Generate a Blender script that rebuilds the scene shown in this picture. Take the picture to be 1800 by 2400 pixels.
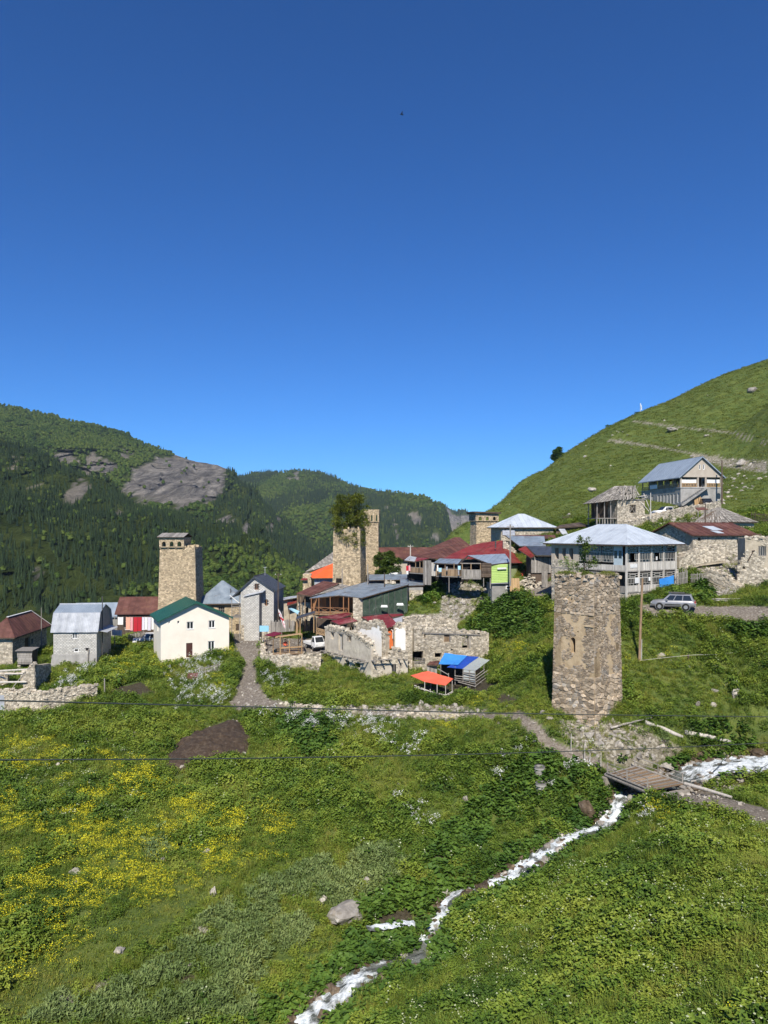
import bpy,bmesh,math,random
import numpy as np
from mathutils import Vector,Matrix,noise as mnoise

random.seed(7)
RAD=math.radians
for o in list(bpy.data.objects):
 bpy.data.objects.remove(o)
SC=bpy.context.scene
COL=SC.collection

# ---------------------------------------------------------------- camera
# Metres. The eye is the origin (z = 0 is eye level), looking along +Y.
FPX,HY=1733.0,1240.0          # focal length and horizon in photograph pixels (1800 x 2400)
cam=bpy.data.cameras.new('camera')
cam.sensor_fit='HORIZONTAL'
cam.sensor_width=36.0
cam.lens=FPX/1800*36.0
cam.shift_y=(HY-1200)/1800
cam.clip_start=0.5
cam.clip_end=20000
camo=bpy.data.objects.new('camera',cam)
COL.objects.link(camo)
camo.rotation_euler=(RAD(90),0,0)
SC.camera=camo

# ---------------------------------------------------------------- sky, sun, exposure
SUN_AZ,SUN_EL=-5.0,43.0        # degrees right of straight behind the camera, above the horizon
world=bpy.data.worlds.new('World')
SC.world=world
world.use_nodes=True
wn=world.node_tree
for n in list(wn.nodes):
 wn.nodes.remove(n)
sky=wn.nodes.new('ShaderNodeTexSky')
sky.sky_type='NISHITA'
sky.sun_disc=False
sky.sun_elevation=RAD(SUN_EL)
sky.sun_rotation=RAD(180-SUN_AZ)
sky.altitude=2200
sky.air_density=1.0
sky.dust_density=0.05
sky.ozone_density=3.0
hsv=wn.nodes.new('ShaderNodeHueSaturation')
hsv.inputs['Saturation'].default_value=1.06
tone=wn.nodes.new('ShaderNodeMix')      # the deep clear blue of high mountain air
tone.data_type='RGBA'
tone.blend_type='MULTIPLY'
tone.inputs[0].default_value=1.0
tone.inputs[7].default_value=(0.36,0.83,1.38,1)
bg=wn.nodes.new('ShaderNodeBackground')
bg.inputs['Strength'].default_value=0.072
wo=wn.nodes.new('ShaderNodeOutputWorld')
wn.links.new(sky.outputs[0],hsv.inputs['Color'])
wn.links.new(hsv.outputs[0],tone.inputs[6])
wn.links.new(tone.outputs[2],bg.inputs['Color'])
wn.links.new(bg.outputs[0],wo.inputs['Surface'])

sl=bpy.data.lights.new('sun','SUN')
sl.energy=4.8
sl.angle=RAD(0.5)
sl.color=(1.0,0.935,0.83)
suno=bpy.data.objects.new('sun',sl)
COL.objects.link(suno)
sdir=Vector((math.sin(RAD(SUN_AZ))*math.cos(RAD(SUN_EL)),-math.cos(RAD(SUN_AZ))*math.cos(RAD(SUN_EL)),math.sin(RAD(SUN_EL))))
suno.rotation_euler=sdir.to_track_quat('Z','Y').to_euler()
suno.location=(0,-20,60)

vs=SC.view_settings
vs.view_transform='Standard'
vs.look='None'
vs.exposure=0.42
vs.gamma=1.0
vs.use_curve_mapping=False
cy=SC.cycles
cy.use_denoising=True
cy.max_bounces=6
cy.diffuse_bounces=3
cy.glossy_bounces=2
cy.transmission_bounces=4
cy.transparent_max_bounces=6
cy.volume_bounces=0
cy.use_adaptive_sampling=True
cy.adaptive_threshold=0.02
cy.caustics_reflective=False
cy.caustics_refractive=False

# ---------------------------------------------------------------- helpers
def P(px,py,d):
 """world point that lies d metres deep behind photograph pixel (px, py)"""
 return Vector(((px-900)/FPX*d,d,(HY-py)/FPX*d))

def zz(x0,y0,s):
 return lambda x,y:(x0+x/s,y0+y/s)
Z1=zz(0,1200,4.424);Z2=zz(330,1200,4.424);Z3=zz(660,1150,5.53);Z4=zz(940,1180,5.184)
Z5=zz(1220,1180,4.1475);Z6=zz(1480,1050,5.184);Z7=zz(600,1380,4.608);Z8=zz(920,1340,4.879)
Z9=zz(1150,820,2.552);ZA=zz(1200,1600,2.765);ZB=zz(0,1520,5.53)

def PZ(z,x,y,d):
 a,b=z(x,y)
 return P(a,b,d)

# ---- materials
MATS={}
def new_mat(name):
 m=bpy.data.materials.new(name)
 m.use_nodes=True
 nt=m.node_tree
 bs=nt.nodes['Principled BSDF']
 MATS[name]=m
 return m,nt,bs

def N(nt,t,**kw):
 n=nt.nodes.new(t)
 for k,v in kw.items():
  setattr(n,k,v)
 return n

def ramp(nt,fac,cols):
 r=N(nt,'ShaderNodeValToRGB')
 els=r.color_ramp.elements
 while len(els)<len(cols):
  els.new(0.5)
 for e,(p,c)in zip(els,cols):
  e.position=p
  e.color=(c[0],c[1],c[2],1)
 nt.links.new(fac,r.inputs['Fac'])
 return r.outputs['Color']

def mixc(nt,fac,a,b,mode='MIX'):
 m=N(nt,'ShaderNodeMix',data_type='RGBA',blend_type=mode)
 for s,v in((m.inputs[0],fac),(m.inputs[6],a),(m.inputs[7],b)):
  if isinstance(v,(int,float)):
   s.default_value=v
  elif isinstance(v,tuple):
   s.default_value=(v[0],v[1],v[2],1)
  else:
   nt.links.new(v,s)
 return m.outputs[2]

def nz(nt,scale,detail=4,rough=0.6,dist=0.0,vec=None,stretch=None):
 t=N(nt,'ShaderNodeTexNoise')
 t.inputs['Scale'].default_value=scale
 t.inputs['Detail'].default_value=detail
 t.inputs['Roughness'].default_value=rough
 t.inputs['Distortion'].default_value=dist
 if vec is None:
  vec=N(nt,'ShaderNodeTexCoord').outputs['Object']
 if stretch:
  mp=N(nt,'ShaderNodeMapping')
  mp.inputs['Scale'].default_value=stretch
  nt.links.new(vec,mp.inputs['Vector'])
  vec=mp.outputs['Vector']
 nt.links.new(vec,t.inputs['Vector'])
 return t.outputs['Fac']

def bump(nt,bs,h,strength=0.4,dist=0.05):
 b=N(nt,'ShaderNodeBump')
 b.inputs['Strength'].default_value=strength
 b.inputs['Distance'].default_value=dist
 nt.links.new(h,b.inputs['Height'])
 nt.links.new(b.outputs['Normal'],bs.inputs['Normal'])

def attr(nt,name,typ='GEOMETRY'):
 a=N(nt,'ShaderNodeAttribute',attribute_name=name,attribute_type=typ)
 return a

def mat(name,cols,scale=2.0,rough=0.85,stretch=None,metal=0.0,tint=0.0,bumps=0.3,bscale=None,stain=None,stain_scale=0.6,rnd=0.12,lo=0.3,hi=0.7,spec=0.3):
 """noise-mottled material: cols = colours from dark to light, tint = strength of the per-piece attribute, stain = colour of patches"""
 m,nt,bs=new_mat(name)
 n=nz(nt,scale,6,0.65,0.3,stretch=stretch)
 k=len(cols)
 c=ramp(nt,n,[(lo+(hi-lo)*i/max(1,k-1),cols[i])for i in range(k)])
 if stain:
  s=nz(nt,stain_scale,5,0.7,0.6,stretch=stretch)
  sf=ramp(nt,s,[(0.52,(0,0,0)),(0.68,(1,1,1))])
  c=mixc(nt,sf,c,stain)
 if tint:
  a=attr(nt,'tint').outputs['Fac']
  mr=N(nt,'ShaderNodeMapRange')
  mr.inputs['To Min'].default_value=1-tint
  mr.inputs['To Max'].default_value=1+tint
  nt.links.new(a,mr.inputs['Value'])
  mm=N(nt,'ShaderNodeVectorMath',operation='SCALE')
  nt.links.new(c,mm.inputs[0]);nt.links.new(mr.outputs[0],mm.inputs['Scale'])
  c=mm.outputs[0]
 if rnd:
  oi=N(nt,'ShaderNodeObjectInfo')
  mr=N(nt,'ShaderNodeMapRange')
  mr.inputs['To Min'].default_value=1-rnd
  mr.inputs['To Max'].default_value=1+rnd
  nt.links.new(oi.outputs['Random'],mr.inputs['Value'])
  mm=N(nt,'ShaderNodeVectorMath',operation='SCALE')
  nt.links.new(c,mm.inputs[0]);nt.links.new(mr.outputs[0],mm.inputs['Scale'])
  c=mm.outputs[0]
 nt.links.new(c,bs.inputs['Base Color'])
 bs.inputs['Roughness'].default_value=rough
 bs.inputs['Metallic'].default_value=metal
 bs.inputs['Specular IOR Level'].default_value=spec
 if bumps:
  bump(nt,bs,nz(nt,bscale or scale*4,5,0.7,stretch=stretch),bumps,0.04)
 return m

# ---- mesh collector
class MB:
 def __init__(s):
  s.v,s.f,s.t=[],[],[]
 def poly(s,pts,t=0.5):
  i=len(s.v)
  s.v+=[tuple(p)for p in pts]
  s.f.append(tuple(range(i,i+len(pts))))
  s.t.append(t)
 def hexa(s,p,t=0.5):
  """8 corners: bottom ring 0-3, top ring 4-7"""
  i=len(s.v)
  s.v+=[tuple(q)for q in p]
  for f in((3,2,1,0),(4,5,6,7),(0,1,5,4),(1,2,6,5),(2,3,7,6),(3,0,4,7)):
   s.f.append(tuple(i+k for k in f))
   s.t.append(t)
 def box(s,x0,x1,y0,y1,z0,z1,t=0.5):
  s.hexa([(x0,y0,z0),(x1,y0,z0),(x1,y1,z0),(x0,y1,z0),(x0,y0,z1),(x1,y0,z1),(x1,y1,z1),(x0,y1,z1)],t)
 def bar(s,a,b,w=0.1,h=None,up=(0,0,1),t=0.5):
  a,b=Vector(a),Vector(b)
  h=h or w
  d=(b-a).normalized()
  u=Vector(up)
  if abs(d.dot(u))>0.95:
   u=Vector((0,1,0))
  r=d.cross(u).normalized()*w/2
  u=r.cross(d).normalized()*h/2
  s.hexa([a-r-u,a+r-u,b+r-u,b-r-u,a-r+u,a+r+u,b+r+u,b-r+u],t)
 def tube(s,pts,r,n=7,t=0.5,cap=True,wob=0.0):
  pts=[Vector(p)for p in pts]
  rs=r if isinstance(r,(list,tuple))else[r]*len(pts)
  i0=len(s.v)
  for k,p in enumerate(pts):
   d=(pts[min(k+1,len(pts)-1)]-pts[max(k-1,0)]).normalized()
   u=Vector((0,0,1))if abs(d.z)<0.9 else Vector((0,1,0))
   a=d.cross(u).normalized();b=a.cross(d)
   for j in range(n):
    an=2*math.pi*j/n
    rr=rs[k]*(1+random.uniform(-wob,wob))
    s.v.append(tuple(p+(a*math.cos(an)+b*math.sin(an))*rr))
  for k in range(len(pts)-1):
   for j in range(n):
    s.f.append((i0+k*n+j,i0+k*n+(j+1)%n,i0+(k+1)*n+(j+1)%n,i0+(k+1)*n+j));s.t.append(t)
  if cap:
   s.f.append(tuple(i0+j for j in range(n))[::-1]);s.t.append(t)
   e=i0+(len(pts)-1)*n
   s.f.append(tuple(e+j for j in range(n)));s.t.append(t)
 def slab(s,pts,off,t=0.5):
  """polygon pts extruded by vector off"""
  off=Vector(off)
  pts=[Vector(p)for p in pts]
  n=len(pts)
  s.poly(pts[::-1],t)
  s.poly([p+off for p in pts],t)
  for i in range(n):
   s.poly([pts[i],pts[(i+1)%n],pts[(i+1)%n]+off,pts[i]+off],t)
 def lathe(s,prof,c=(0,0,0),n=12,t=0.5):
  i0=len(s.v)
  for r,z in prof:
   for j in range(n):
    a=2*math.pi*j/n
    s.v.append((c[0]+r*math.cos(a),c[1]+r*math.sin(a),c[2]+z))
  for k in range(len(prof)-1):
   for j in range(n):
    s.f.append((i0+k*n+j,i0+k*n+(j+1)%n,i0+(k+1)*n+(j+1)%n,i0+(k+1)*n+j));s.t.append(t)
 def build(s,name,m,parent=None,smooth=False,**props):
  me=mesh_of(name,s.v,s.f,m,s.t,smooth)
  return put(name,me,parent,**props)

def mesh_of(name,v,f,m,t=None,smooth=False):
 me=bpy.data.meshes.new(name)
 me.from_pydata(v,[],f)
 if t is not None and len(t)==len(f)and len(set(t))>1:
  a=me.attributes.new('tint','FLOAT','FACE')
  a.data.foreach_set('value',np.array(t,dtype=np.float32))
 elif t:
  a=me.attributes.new('tint','FLOAT','FACE')
  a.data.foreach_set('value',np.full(len(f),t[0],dtype=np.float32))
 if m:
  me.materials.append(MATS[m]if isinstance(m,str)else m)
 if smooth:
  me.polygons.foreach_set('use_smooth',np.ones(len(me.polygons),dtype=bool))
 me.update()
 return me

def tagp(o,label=None,cat=None,group=None,kind=None):
 if label:o['label']=label
 if cat:o['category']=cat
 if group:o['group']=group
 if kind:o['kind']=kind
 return o

def put(name,me,parent=None,label=None,cat=None,group=None,kind=None,loc=None,rot=None,scale=None):
 o=bpy.data.objects.new(name,me)
 COL.objects.link(o)
 if parent is not None:
  o.parent=parent
 if loc is not None:o.location=loc
 if rot is not None:o.rotation_euler=rot
 if scale is not None:o.scale=scale
 return tagp(o,label,cat,group,kind)

def thing(name,label,cat,loc=(0,0,0),rz=0.0,group=None):
 o=bpy.data.objects.new(name,None)
 COL.objects.link(o)
 o.location=loc
 o.rotation_euler=(0,0,rz)
 o.empty_display_size=0.3
 return tagp(o,label,cat,group)

class Fr:
 """a building's own frame: u along its front, v into it, w up; O is the front left corner at the ground"""
 def __init__(s,O,deg):
  s.O=Vector(O);s.deg=deg;a=RAD(deg)
  s.e1=Vector((math.cos(a),math.sin(a),0));s.e2=Vector((-math.sin(a),math.cos(a),0))
 def front(s,px,py,v=0.0):
  a=(px-900)/FPX;b=(HY-py)/FPX
  t=(v+s.O.dot(s.e2))/(a*s.e2.x+s.e2.y)
  p=Vector((a*t,t,b*t))-s.O
  return p.dot(s.e1),p.z
 def side(s,px,py,u=0.0):
  a=(px-900)/FPX;b=(HY-py)/FPX
  t=(u+s.O.dot(s.e1))/(a*s.e1.x+s.e1.y)
  p=Vector((a*t,t,b*t))-s.O
  return p.dot(s.e2),p.z
 def w(s,u,v,w=0.0):
  return s.O+s.e1*u+s.e2*v+Vector((0,0,w))
 def loc(s,p):
  q=Vector(p)-s.O
  return Vector((q.dot(s.e1),q.dot(s.e2),q.z))
 def thing(s,name,label,cat,group=None):
  return thing(name,label,cat,s.O,RAD(s.deg),group)

def newfr(z,x,y,d,deg):
 return Fr(PZ(z,x,y,d),deg)

# ---- masonry
def panel(mb,m,a0,a1,b0,b1,holes=(),t=0.3,tint=0.5):
 """wall rectangle a (along) x b (up) with rectangular holes (a0,a1,b0,b1); m maps (a, b, c) with c into the wall"""
 A=sorted({a0,a1}|{h[0]for h in holes}|{h[1]for h in holes})
 B=sorted({b0,b1}|{h[2]for h in holes}|{h[3]for h in holes})
 A=[x for x in A if a0<=x<=a1];B=[x for x in B if b0<=x<=b1]
 inside=lambda x,y:any(h[0]<x<h[1]and h[2]<y<h[3]for h in holes)
 for i in range(len(A)-1):
  for j in range(len(B)-1):
   if inside((A[i]+A[i+1])/2,(B[j]+B[j+1])/2):
    continue
   q=[(A[i],B[j]),(A[i+1],B[j]),(A[i+1],B[j+1]),(A[i],B[j+1])]
   mb.poly([m(x,y,0)for x,y in q],tint)
   mb.poly([m(x,y,t)for x,y in q[::-1]],tint)
 for h in list(holes)+[(a0,a1,b0,b1)]:
  q=[(h[0],h[2]),(h[1],h[2]),(h[1],h[3]),(h[0],h[3])]
  for k in range(4):
   (x,y),(x2,y2)=q[k],q[(k+1)%4]
   mb.poly([m(x,y,0),m(x,y,t),m(x2,y2,t),m(x2,y2,0)],tint)

def stone_list(a0,a1,b0,b1,size,holes=(),top=None,skip=None,rng=None,ratio=1.7,regular=False):
 rng=rng or random
 if not regular:
  return stone_cells(a0,a1,b0,b1,size,holes,top,skip,rng,ratio)
 out=[]
 b=b0
 k=0
 while b<b1:
  h=size*(1 if regular else rng.uniform(0.65,1.5))
  a=a0-(size*ratio*(0.5 if k%2 else 0.0)if regular else 0)
  while a<a1:
   w=h*ratio*(1 if regular else rng.uniform(0.55,1.6))
   x0,x1=max(a,a0),min(a+w,a1)
   if x1<a1 and a1-x1<size*0.5 and not regular:
    x1=a1
   cx,cyy=(x0+x1)/2,b+h/2
   ok=x1-x0>size*0.25 and not any(h2[0]-0.02<cx<h2[1]+0.02 and h2[2]-0.02<cyy<h2[3]+0.02 for h2 in holes)
   if ok and top is not None and cyy>top(cx):ok=False
   if ok and skip is not None and skip(cx,cyy):ok=False
   if ok:
    out.append((x0,x1,b,b+h))
   a+=w if x1<a1 else 1e9
  b+=h
  k+=1
 return out

def stone_cells(a0,a1,b0,b1,size,holes,top,skip,rng,ratio):
 """irregular rubble: cells around jittered seeds, wider than high"""
 gw,gh=size*ratio,size
 nx,ny=max(1,round((a1-a0)/gw)),max(1,round((b1-b0)/gh))
 gw,gh=(a1-a0)/nx,(b1-b0)/ny
 S={}
 for j in range(ny):
  for i in range(nx):
   if rng.random()<0.2:continue
   S[i,j]=((i+0.5+(0.5 if j%2 else 0)*0.8+rng.uniform(-0.42,0.42))*gw,(j+0.5+rng.uniform(-0.36,0.36))*gh)
 out=[]
 for(i,j),(x,y)in S.items():
  cx,cyy=a0+x,b0+y
  if cx>a1 or any(h[0]-0.02<cx<h[1]+0.02 and h[2]-0.02<cyy<h[3]+0.02 for h in holes):continue
  if top is not None and cyy>top(cx):continue
  if skip is not None and skip(cx,cyy):continue
  q=[(max(0,x-1.6*gw),max(0,y-1.5*gh)),(min(a1-a0,x+1.6*gw),max(0,y-1.5*gh)),(min(a1-a0,x+1.6*gw),min(b1-b0,y+1.5*gh)),(max(0,x-1.6*gw),min(b1-b0,y+1.5*gh))]
  for dj in(-2,-1,0,1,2):
   for di in(-2,-1,0,1,2):
    o=S.get((i+di,j+dj))
    if o is None or(di==0 and dj==0):continue
    # bisector in stretched space
    nx_,ny_=(o[0]-x)/ratio**2,(o[1]-y)
    c=nx_*(o[0]+x)/2+ny_*(o[1]+y)/2
    r=[]
    for k in range(len(q)):
     p,n=q[k],q[(k+1)%len(q)]
     dp,dn=c-nx_*p[0]-ny_*p[1],c-nx_*n[0]-ny_*n[1]
     if dp>=0:r.append(p)
     if(dp>0>dn)or(dp<0<dn):
      t=dp/(dp-dn);r.append((p[0]+(n[0]-p[0])*t,p[1]+(n[1]-p[1])*t))
    q=r
    if len(q)<3:break
   if len(q)<3:break
  if len(q)<3:continue
  q=[(a0+p[0],b0+p[1])for p in q]
  if any(min(p[0]for p in q)<h[1]and max(p[0]for p in q)>h[0]and min(p[1]for p in q)<h[3]and max(p[1]for p in q)>h[2]for h in holes):
   q=[(cx+(p[0]-cx)*0.6,cyy+(p[1]-cyy)*0.6)for p in q]
  xs,ys=[p[0]for p in q],[p[1]for p in q]
  if max(xs)-min(xs)>size*0.3 and max(ys)-min(ys)>size*0.3:
   out.append((min(xs),max(xs),min(ys),max(ys),q))
 return out

def stone(mb,m,s,proud=0.06,gap=0.02,jit=0.25,rng=None,t=None):
 rng=rng or random
 if len(s)==5:
  q=s[4];n=len(q)
  cx,cy2=sum(p[0]for p in q)/n,sum(p[1]for p in q)/n
  k0=1-gap/max(0.05,min(s[1]-s[0],s[3]-s[2]));p=proud*rng.uniform(0.4,1.3)
  tx,ty=rng.uniform(-0.35,0.35)*p,rng.uniform(-0.5,0.2)*p
  i=len(mb.v)
  mb.v+=[tuple(m(cx+(x-cx)*k0,cy2+(y-cy2)*k0,0.01))for x,y in q]
  mb.v+=[tuple(m(cx+(x-cx)*k0*0.88,cy2+(y-cy2)*k0*0.85,-p-tx*(x-cx)/(s[1]-s[0])-ty*(y-cy2)/(s[3]-s[2])))for x,y in q]
  tt=rng.random()if t is None else t
  mb.f.append(tuple(range(i+n,i+2*n)));mb.t.append(tt)
  for k in range(n):
   mb.f.append((i+k,i+(k+1)%n,i+n+(k+1)%n,i+n+k));mb.t.append(tt)
  return
 x0,x1,y0,y1=s
 w,h=x1-x0,y1-y0
 j=min(w,h)*jit
 q=[]
 for(x,y,sx,sy)in((x0,y0,1,1),(x1,y0,-1,1),(x1,y1,-1,-1),(x0,y1,1,-1)):
  q.append((x+sx*(gap/2+rng.uniform(0,j*0.5))+rng.uniform(-j,j)*0.3,y+sy*(gap/2+rng.uniform(0,j*0.5))+rng.uniform(-j,j)*0.3))
 p=proud*rng.uniform(0.4,1.3)
 cx,cy2=(x0+x1)/2,(y0+y1)/2
 ins=0.8
 base=[m(x,y,0.01)for x,y in q]
 frn=[m(cx+(x-cx)*ins,cy2+(y-cy2)*ins,-p*rng.uniform(0.75,1.15))for x,y in q]
 tt=rng.random()if t is None else t
 i=len(mb.v)
 mb.v+=[tuple(c)for c in base+frn]
 for f in((4,5,6,7),(0,1,5,4),(1,2,6,5),(2,3,7,6),(3,0,4,7)):
  mb.f.append(tuple(i+k for k in f));mb.t.append(tt)

def m_front(v0=0.0):
 return lambda a,b,c:(a,v0+c,b)
def m_side(u0,sgn=1):
 """left side: c grows to +u; right side: sgn=-1"""
 return lambda a,b,c:(u0+sgn*c,a,b)

# ---- roof of separate sheets
def clip_half(poly,n,c):
 out=[]
 for i in range(len(poly)):
  p,q=poly[i],poly[(i+1)%len(poly)]
  dp,dq=p.dot(n)-c,q.dot(n)-c
  if dp>=0:out.append(p)
  if(dp>0>dq)or(dp<0<dq):
   out.append(p+(q-p)*(dp/(dp-dq)))
 return out

def roof_sheets(parent,pts,m,width=0.9,thick=0.03,seam=0.04,name='roof_sheet',along=None,jit=0.01,rows=None):
 """a roof plane laid in separate sheets; pts run eave first: pts[0]-pts[1] is the eave"""
 pts=[Vector(p)for p in pts]
 a=(along and Vector(along))or(pts[1]-pts[0])
 a=a.normalized()
 nrm=Vector((0,0,0))
 for i in range(1,len(pts)-1):
  nrm+=(pts[i]-pts[0]).cross(pts[i+1]-pts[0])
 nrm.normalize()
 if nrm.z<0:nrm=-nrm
 up=nrm.cross(a).normalized()
 if up.z<0:up=-up
 lo=min(p.dot(a)for p in pts);hi=max(p.dot(a)for p in pts)
 k=max(1,round((hi-lo)/width));w=(hi-lo)/k
 ulo=min(p.dot(up)for p in pts);uhi=max(p.dot(up)for p in pts)
 nr=max(1,round((uhi-ulo)/rows))if rows else 1
 for i in range(k):
  s=clip_half(pts,a,lo+i*w+0.004)
  s=clip_half(s,-a,-(lo+(i+1)*w-0.004))if len(s)>2 else s
  if len(s)<3:continue
  for r in range(nr):
   q=s
   if nr>1:
    h=(uhi-ulo)/nr
    q=clip_half(s,up,ulo+r*h+(0.004 if r else-1))
    if len(q)>2:q=clip_half(q,-up,-(ulo+(r+1)*h+(0.03 if r<nr-1 else 1)))
    if len(q)<3:continue
   off=nrm*random.uniform(0,jit)+(nrm*0.006*(nr-r)if nr>1 else Vector())
   mb=MB()
   mb.slab([p+off for p in q],nrm*thick,random.random())
   if seam and len(q)>2:
    e=[p for p in q if abs(p.dot(a)-(lo+i*w+0.004))<0.002]
    if len(e)>=2:
     e.sort(key=lambda p:p.dot(up))
     o2=nrm*(thick+seam/2)+a*seam*0.5
     if(e[-1]-e[0]).length>0.05:
      mb.bar(e[0]+o2+off,e[-1]+o2+off,seam,seam,up=nrm,t=0.4)
   mb.build(name,m,parent)

def corrugated(mb,o,ev,sv,amp=0.03,wave=0.24,t=0.5):
 """one rippled sheet: o corner, ev along the ripples' row, sv along each ripple"""
 o,ev,sv=Vector(o),Vector(ev),Vector(sv)
 n=ev.cross(sv).normalized()
 if n.z<0:n=-n
 L=ev.length;k=max(4,int(L/wave*4))
 i0=len(mb.v)
 for i in range(k+1):
  x=i/k
  h=n*amp*math.sin(2*math.pi*x*L/wave)
  mb.v.append(tuple(o+ev*x+h));mb.v.append(tuple(o+ev*x+sv+h))
 for i in range(k):
  a=i0+i*2
  mb.f.append((a,a+2,a+3,a+1));mb.t.append(t)

def window(parent,m,a0,a1,b0,b1,frame='white_paint',depth=0.12,fw=0.07,mull=1,cross=0,glass='window_glass',name='window',sill=None):
 """window set in a wall hole; m maps (a, b, c)"""
 mb=MB()
 def bx(p,q,r,s,c0,c1):
  mb.hexa([m(p,r,c0),m(q,r,c0),m(q,r,c1),m(p,r,c1),m(p,s,c0),m(q,s,c0),m(q,s,c1),m(p,s,c1)])
 c0,c1=depth-0.06,depth
 bx(a0,a1,b0,b0+fw,c0,c1);bx(a0,a1,b1-fw,b1,c0,c1)
 bx(a0,a0+fw,b0+fw,b1-fw,c0,c1);bx(a1-fw,a1,b0+fw,b1-fw,c0,c1)
 xs=[a0+(a1-a0)*(i+1)/(mull+1)for i in range(mull)]
 for x in xs:
  bx(x-fw/2,x+fw/2,b0+fw,b1-fw,c0+0.003,c1-0.003)
 ys=[b0+(b1-b0)*(i+1)/(cross+1)for i in range(cross)]
 for y in ys:
  bx(a0+fw,a1-fw,y-fw/3,y+fw/3,c0+0.006,c1-0.006)
 w=mb.build(name,frame,parent)
 X=[a0]+xs+[a1]
 for i in range(len(X)-1):
  g=MB()
  c=depth-0.02
  g.poly([m(X[i]+fw/2,b0+fw/2,c),m(X[i+1]-fw/2,b0+fw/2,c),m(X[i+1]-fw/2,b1-fw/2,c),m(X[i]+fw/2,b1-fw/2,c)])
  g.build('pane',glass,w)
 if sill:
  s=MB()
  s.hexa([m(a0-0.05,b0-0.06,-0.06),m(a1+0.05,b0-0.06,-0.06),m(a1+0.05,b0-0.06,0.05),m(a0-0.05,b0-0.06,0.05),
    m(a0-0.05,b0,-0.06),m(a1+0.05,b0,-0.06),m(a1+0.05,b0,0.05),m(a0-0.05,b0,0.05)])
  s.build('sill',sill,w)
 return w

def boards(parent,m,a0,a1,b0,b1,mt,w=0.18,t=0.03,name='board',vert=True,jit=0.03,ragged=0.0,gap=0.012):
 """separate boards side by side over a rectangle (vert) or stacked (not vert)"""
 L=(a1-a0)if vert else(b1-b0)
 k=max(1,round(L/w))
 for i in range(k):
  p=(a0 if vert else b0)+L*i/k+gap/2
  q=(a0 if vert else b0)+L*(i+1)/k-gap/2
  c=random.uniform(0,jit*0.5)
  r0,r1=random.uniform(-1,1)*ragged,random.uniform(-1,1)*ragged
  mb=MB()
  if vert:
   x0,x1,y0,y1=p,q,b0+r0*0.3,b1+r1
  else:
   x0,x1,y0,y1=a0+r0,a1+r1,p,q
  mb.hexa([m(x0,y0,-t-c),m(x1,y0,-t-c),m(x1,y0,-c),m(x0,y0,-c),m(x0,y1,-t-c),m(x1,y1,-t-c),m(x1,y1,-c),m(x0,y1,-c)],random.random())
  mb.build(name,mt,parent)

# ---- numpy noise
_rng=np.random.default_rng(5)
_perm=_rng.permutation(4096)
_val=_rng.random(4096)
def vnoise(x,y):
 xi=np.floor(x).astype(np.int64);yi=np.floor(y).astype(np.int64)
 xf,yf=x-xi,y-yi
 xf=xf*xf*(3-2*xf);yf=yf*yf*(3-2*yf)
 g=lambda a,b:_val[_perm[(a+_perm[b&4095])&4095]]
 return(g(xi,yi)*(1-xf)+g(xi+1,yi)*xf)*(1-yf)+(g(xi,yi+1)*(1-xf)+g(xi+1,yi+1)*xf)*yf
def fbm(x,y,oct=4,g=0.5):
 s,a,tot=0,1.0,0
 for i in range(oct):
  s=s+a*vnoise(x+i*37.1,y+i*91.7);tot+=a
  a*=g;x=x*2.03;y=y*2.03
 return s/tot
def inpoly(px,py,poly):
 r=np.zeros(px.shape,bool)
 n=len(poly)
 for i in range(n):
  x0,y0=poly[i];x1,y1=poly[(i+1)%n]
  if y0==y1:continue
  c=((y0>py)!=(y1>py))&(px<(x1-x0)*(py-y0)/(y1-y0)+x0)
  r^=c
 return r
def sstep(a,b,x):
 t=np.clip((x-a)/(b-a),0,1)
 return t*t*(3-2*t)


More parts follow.
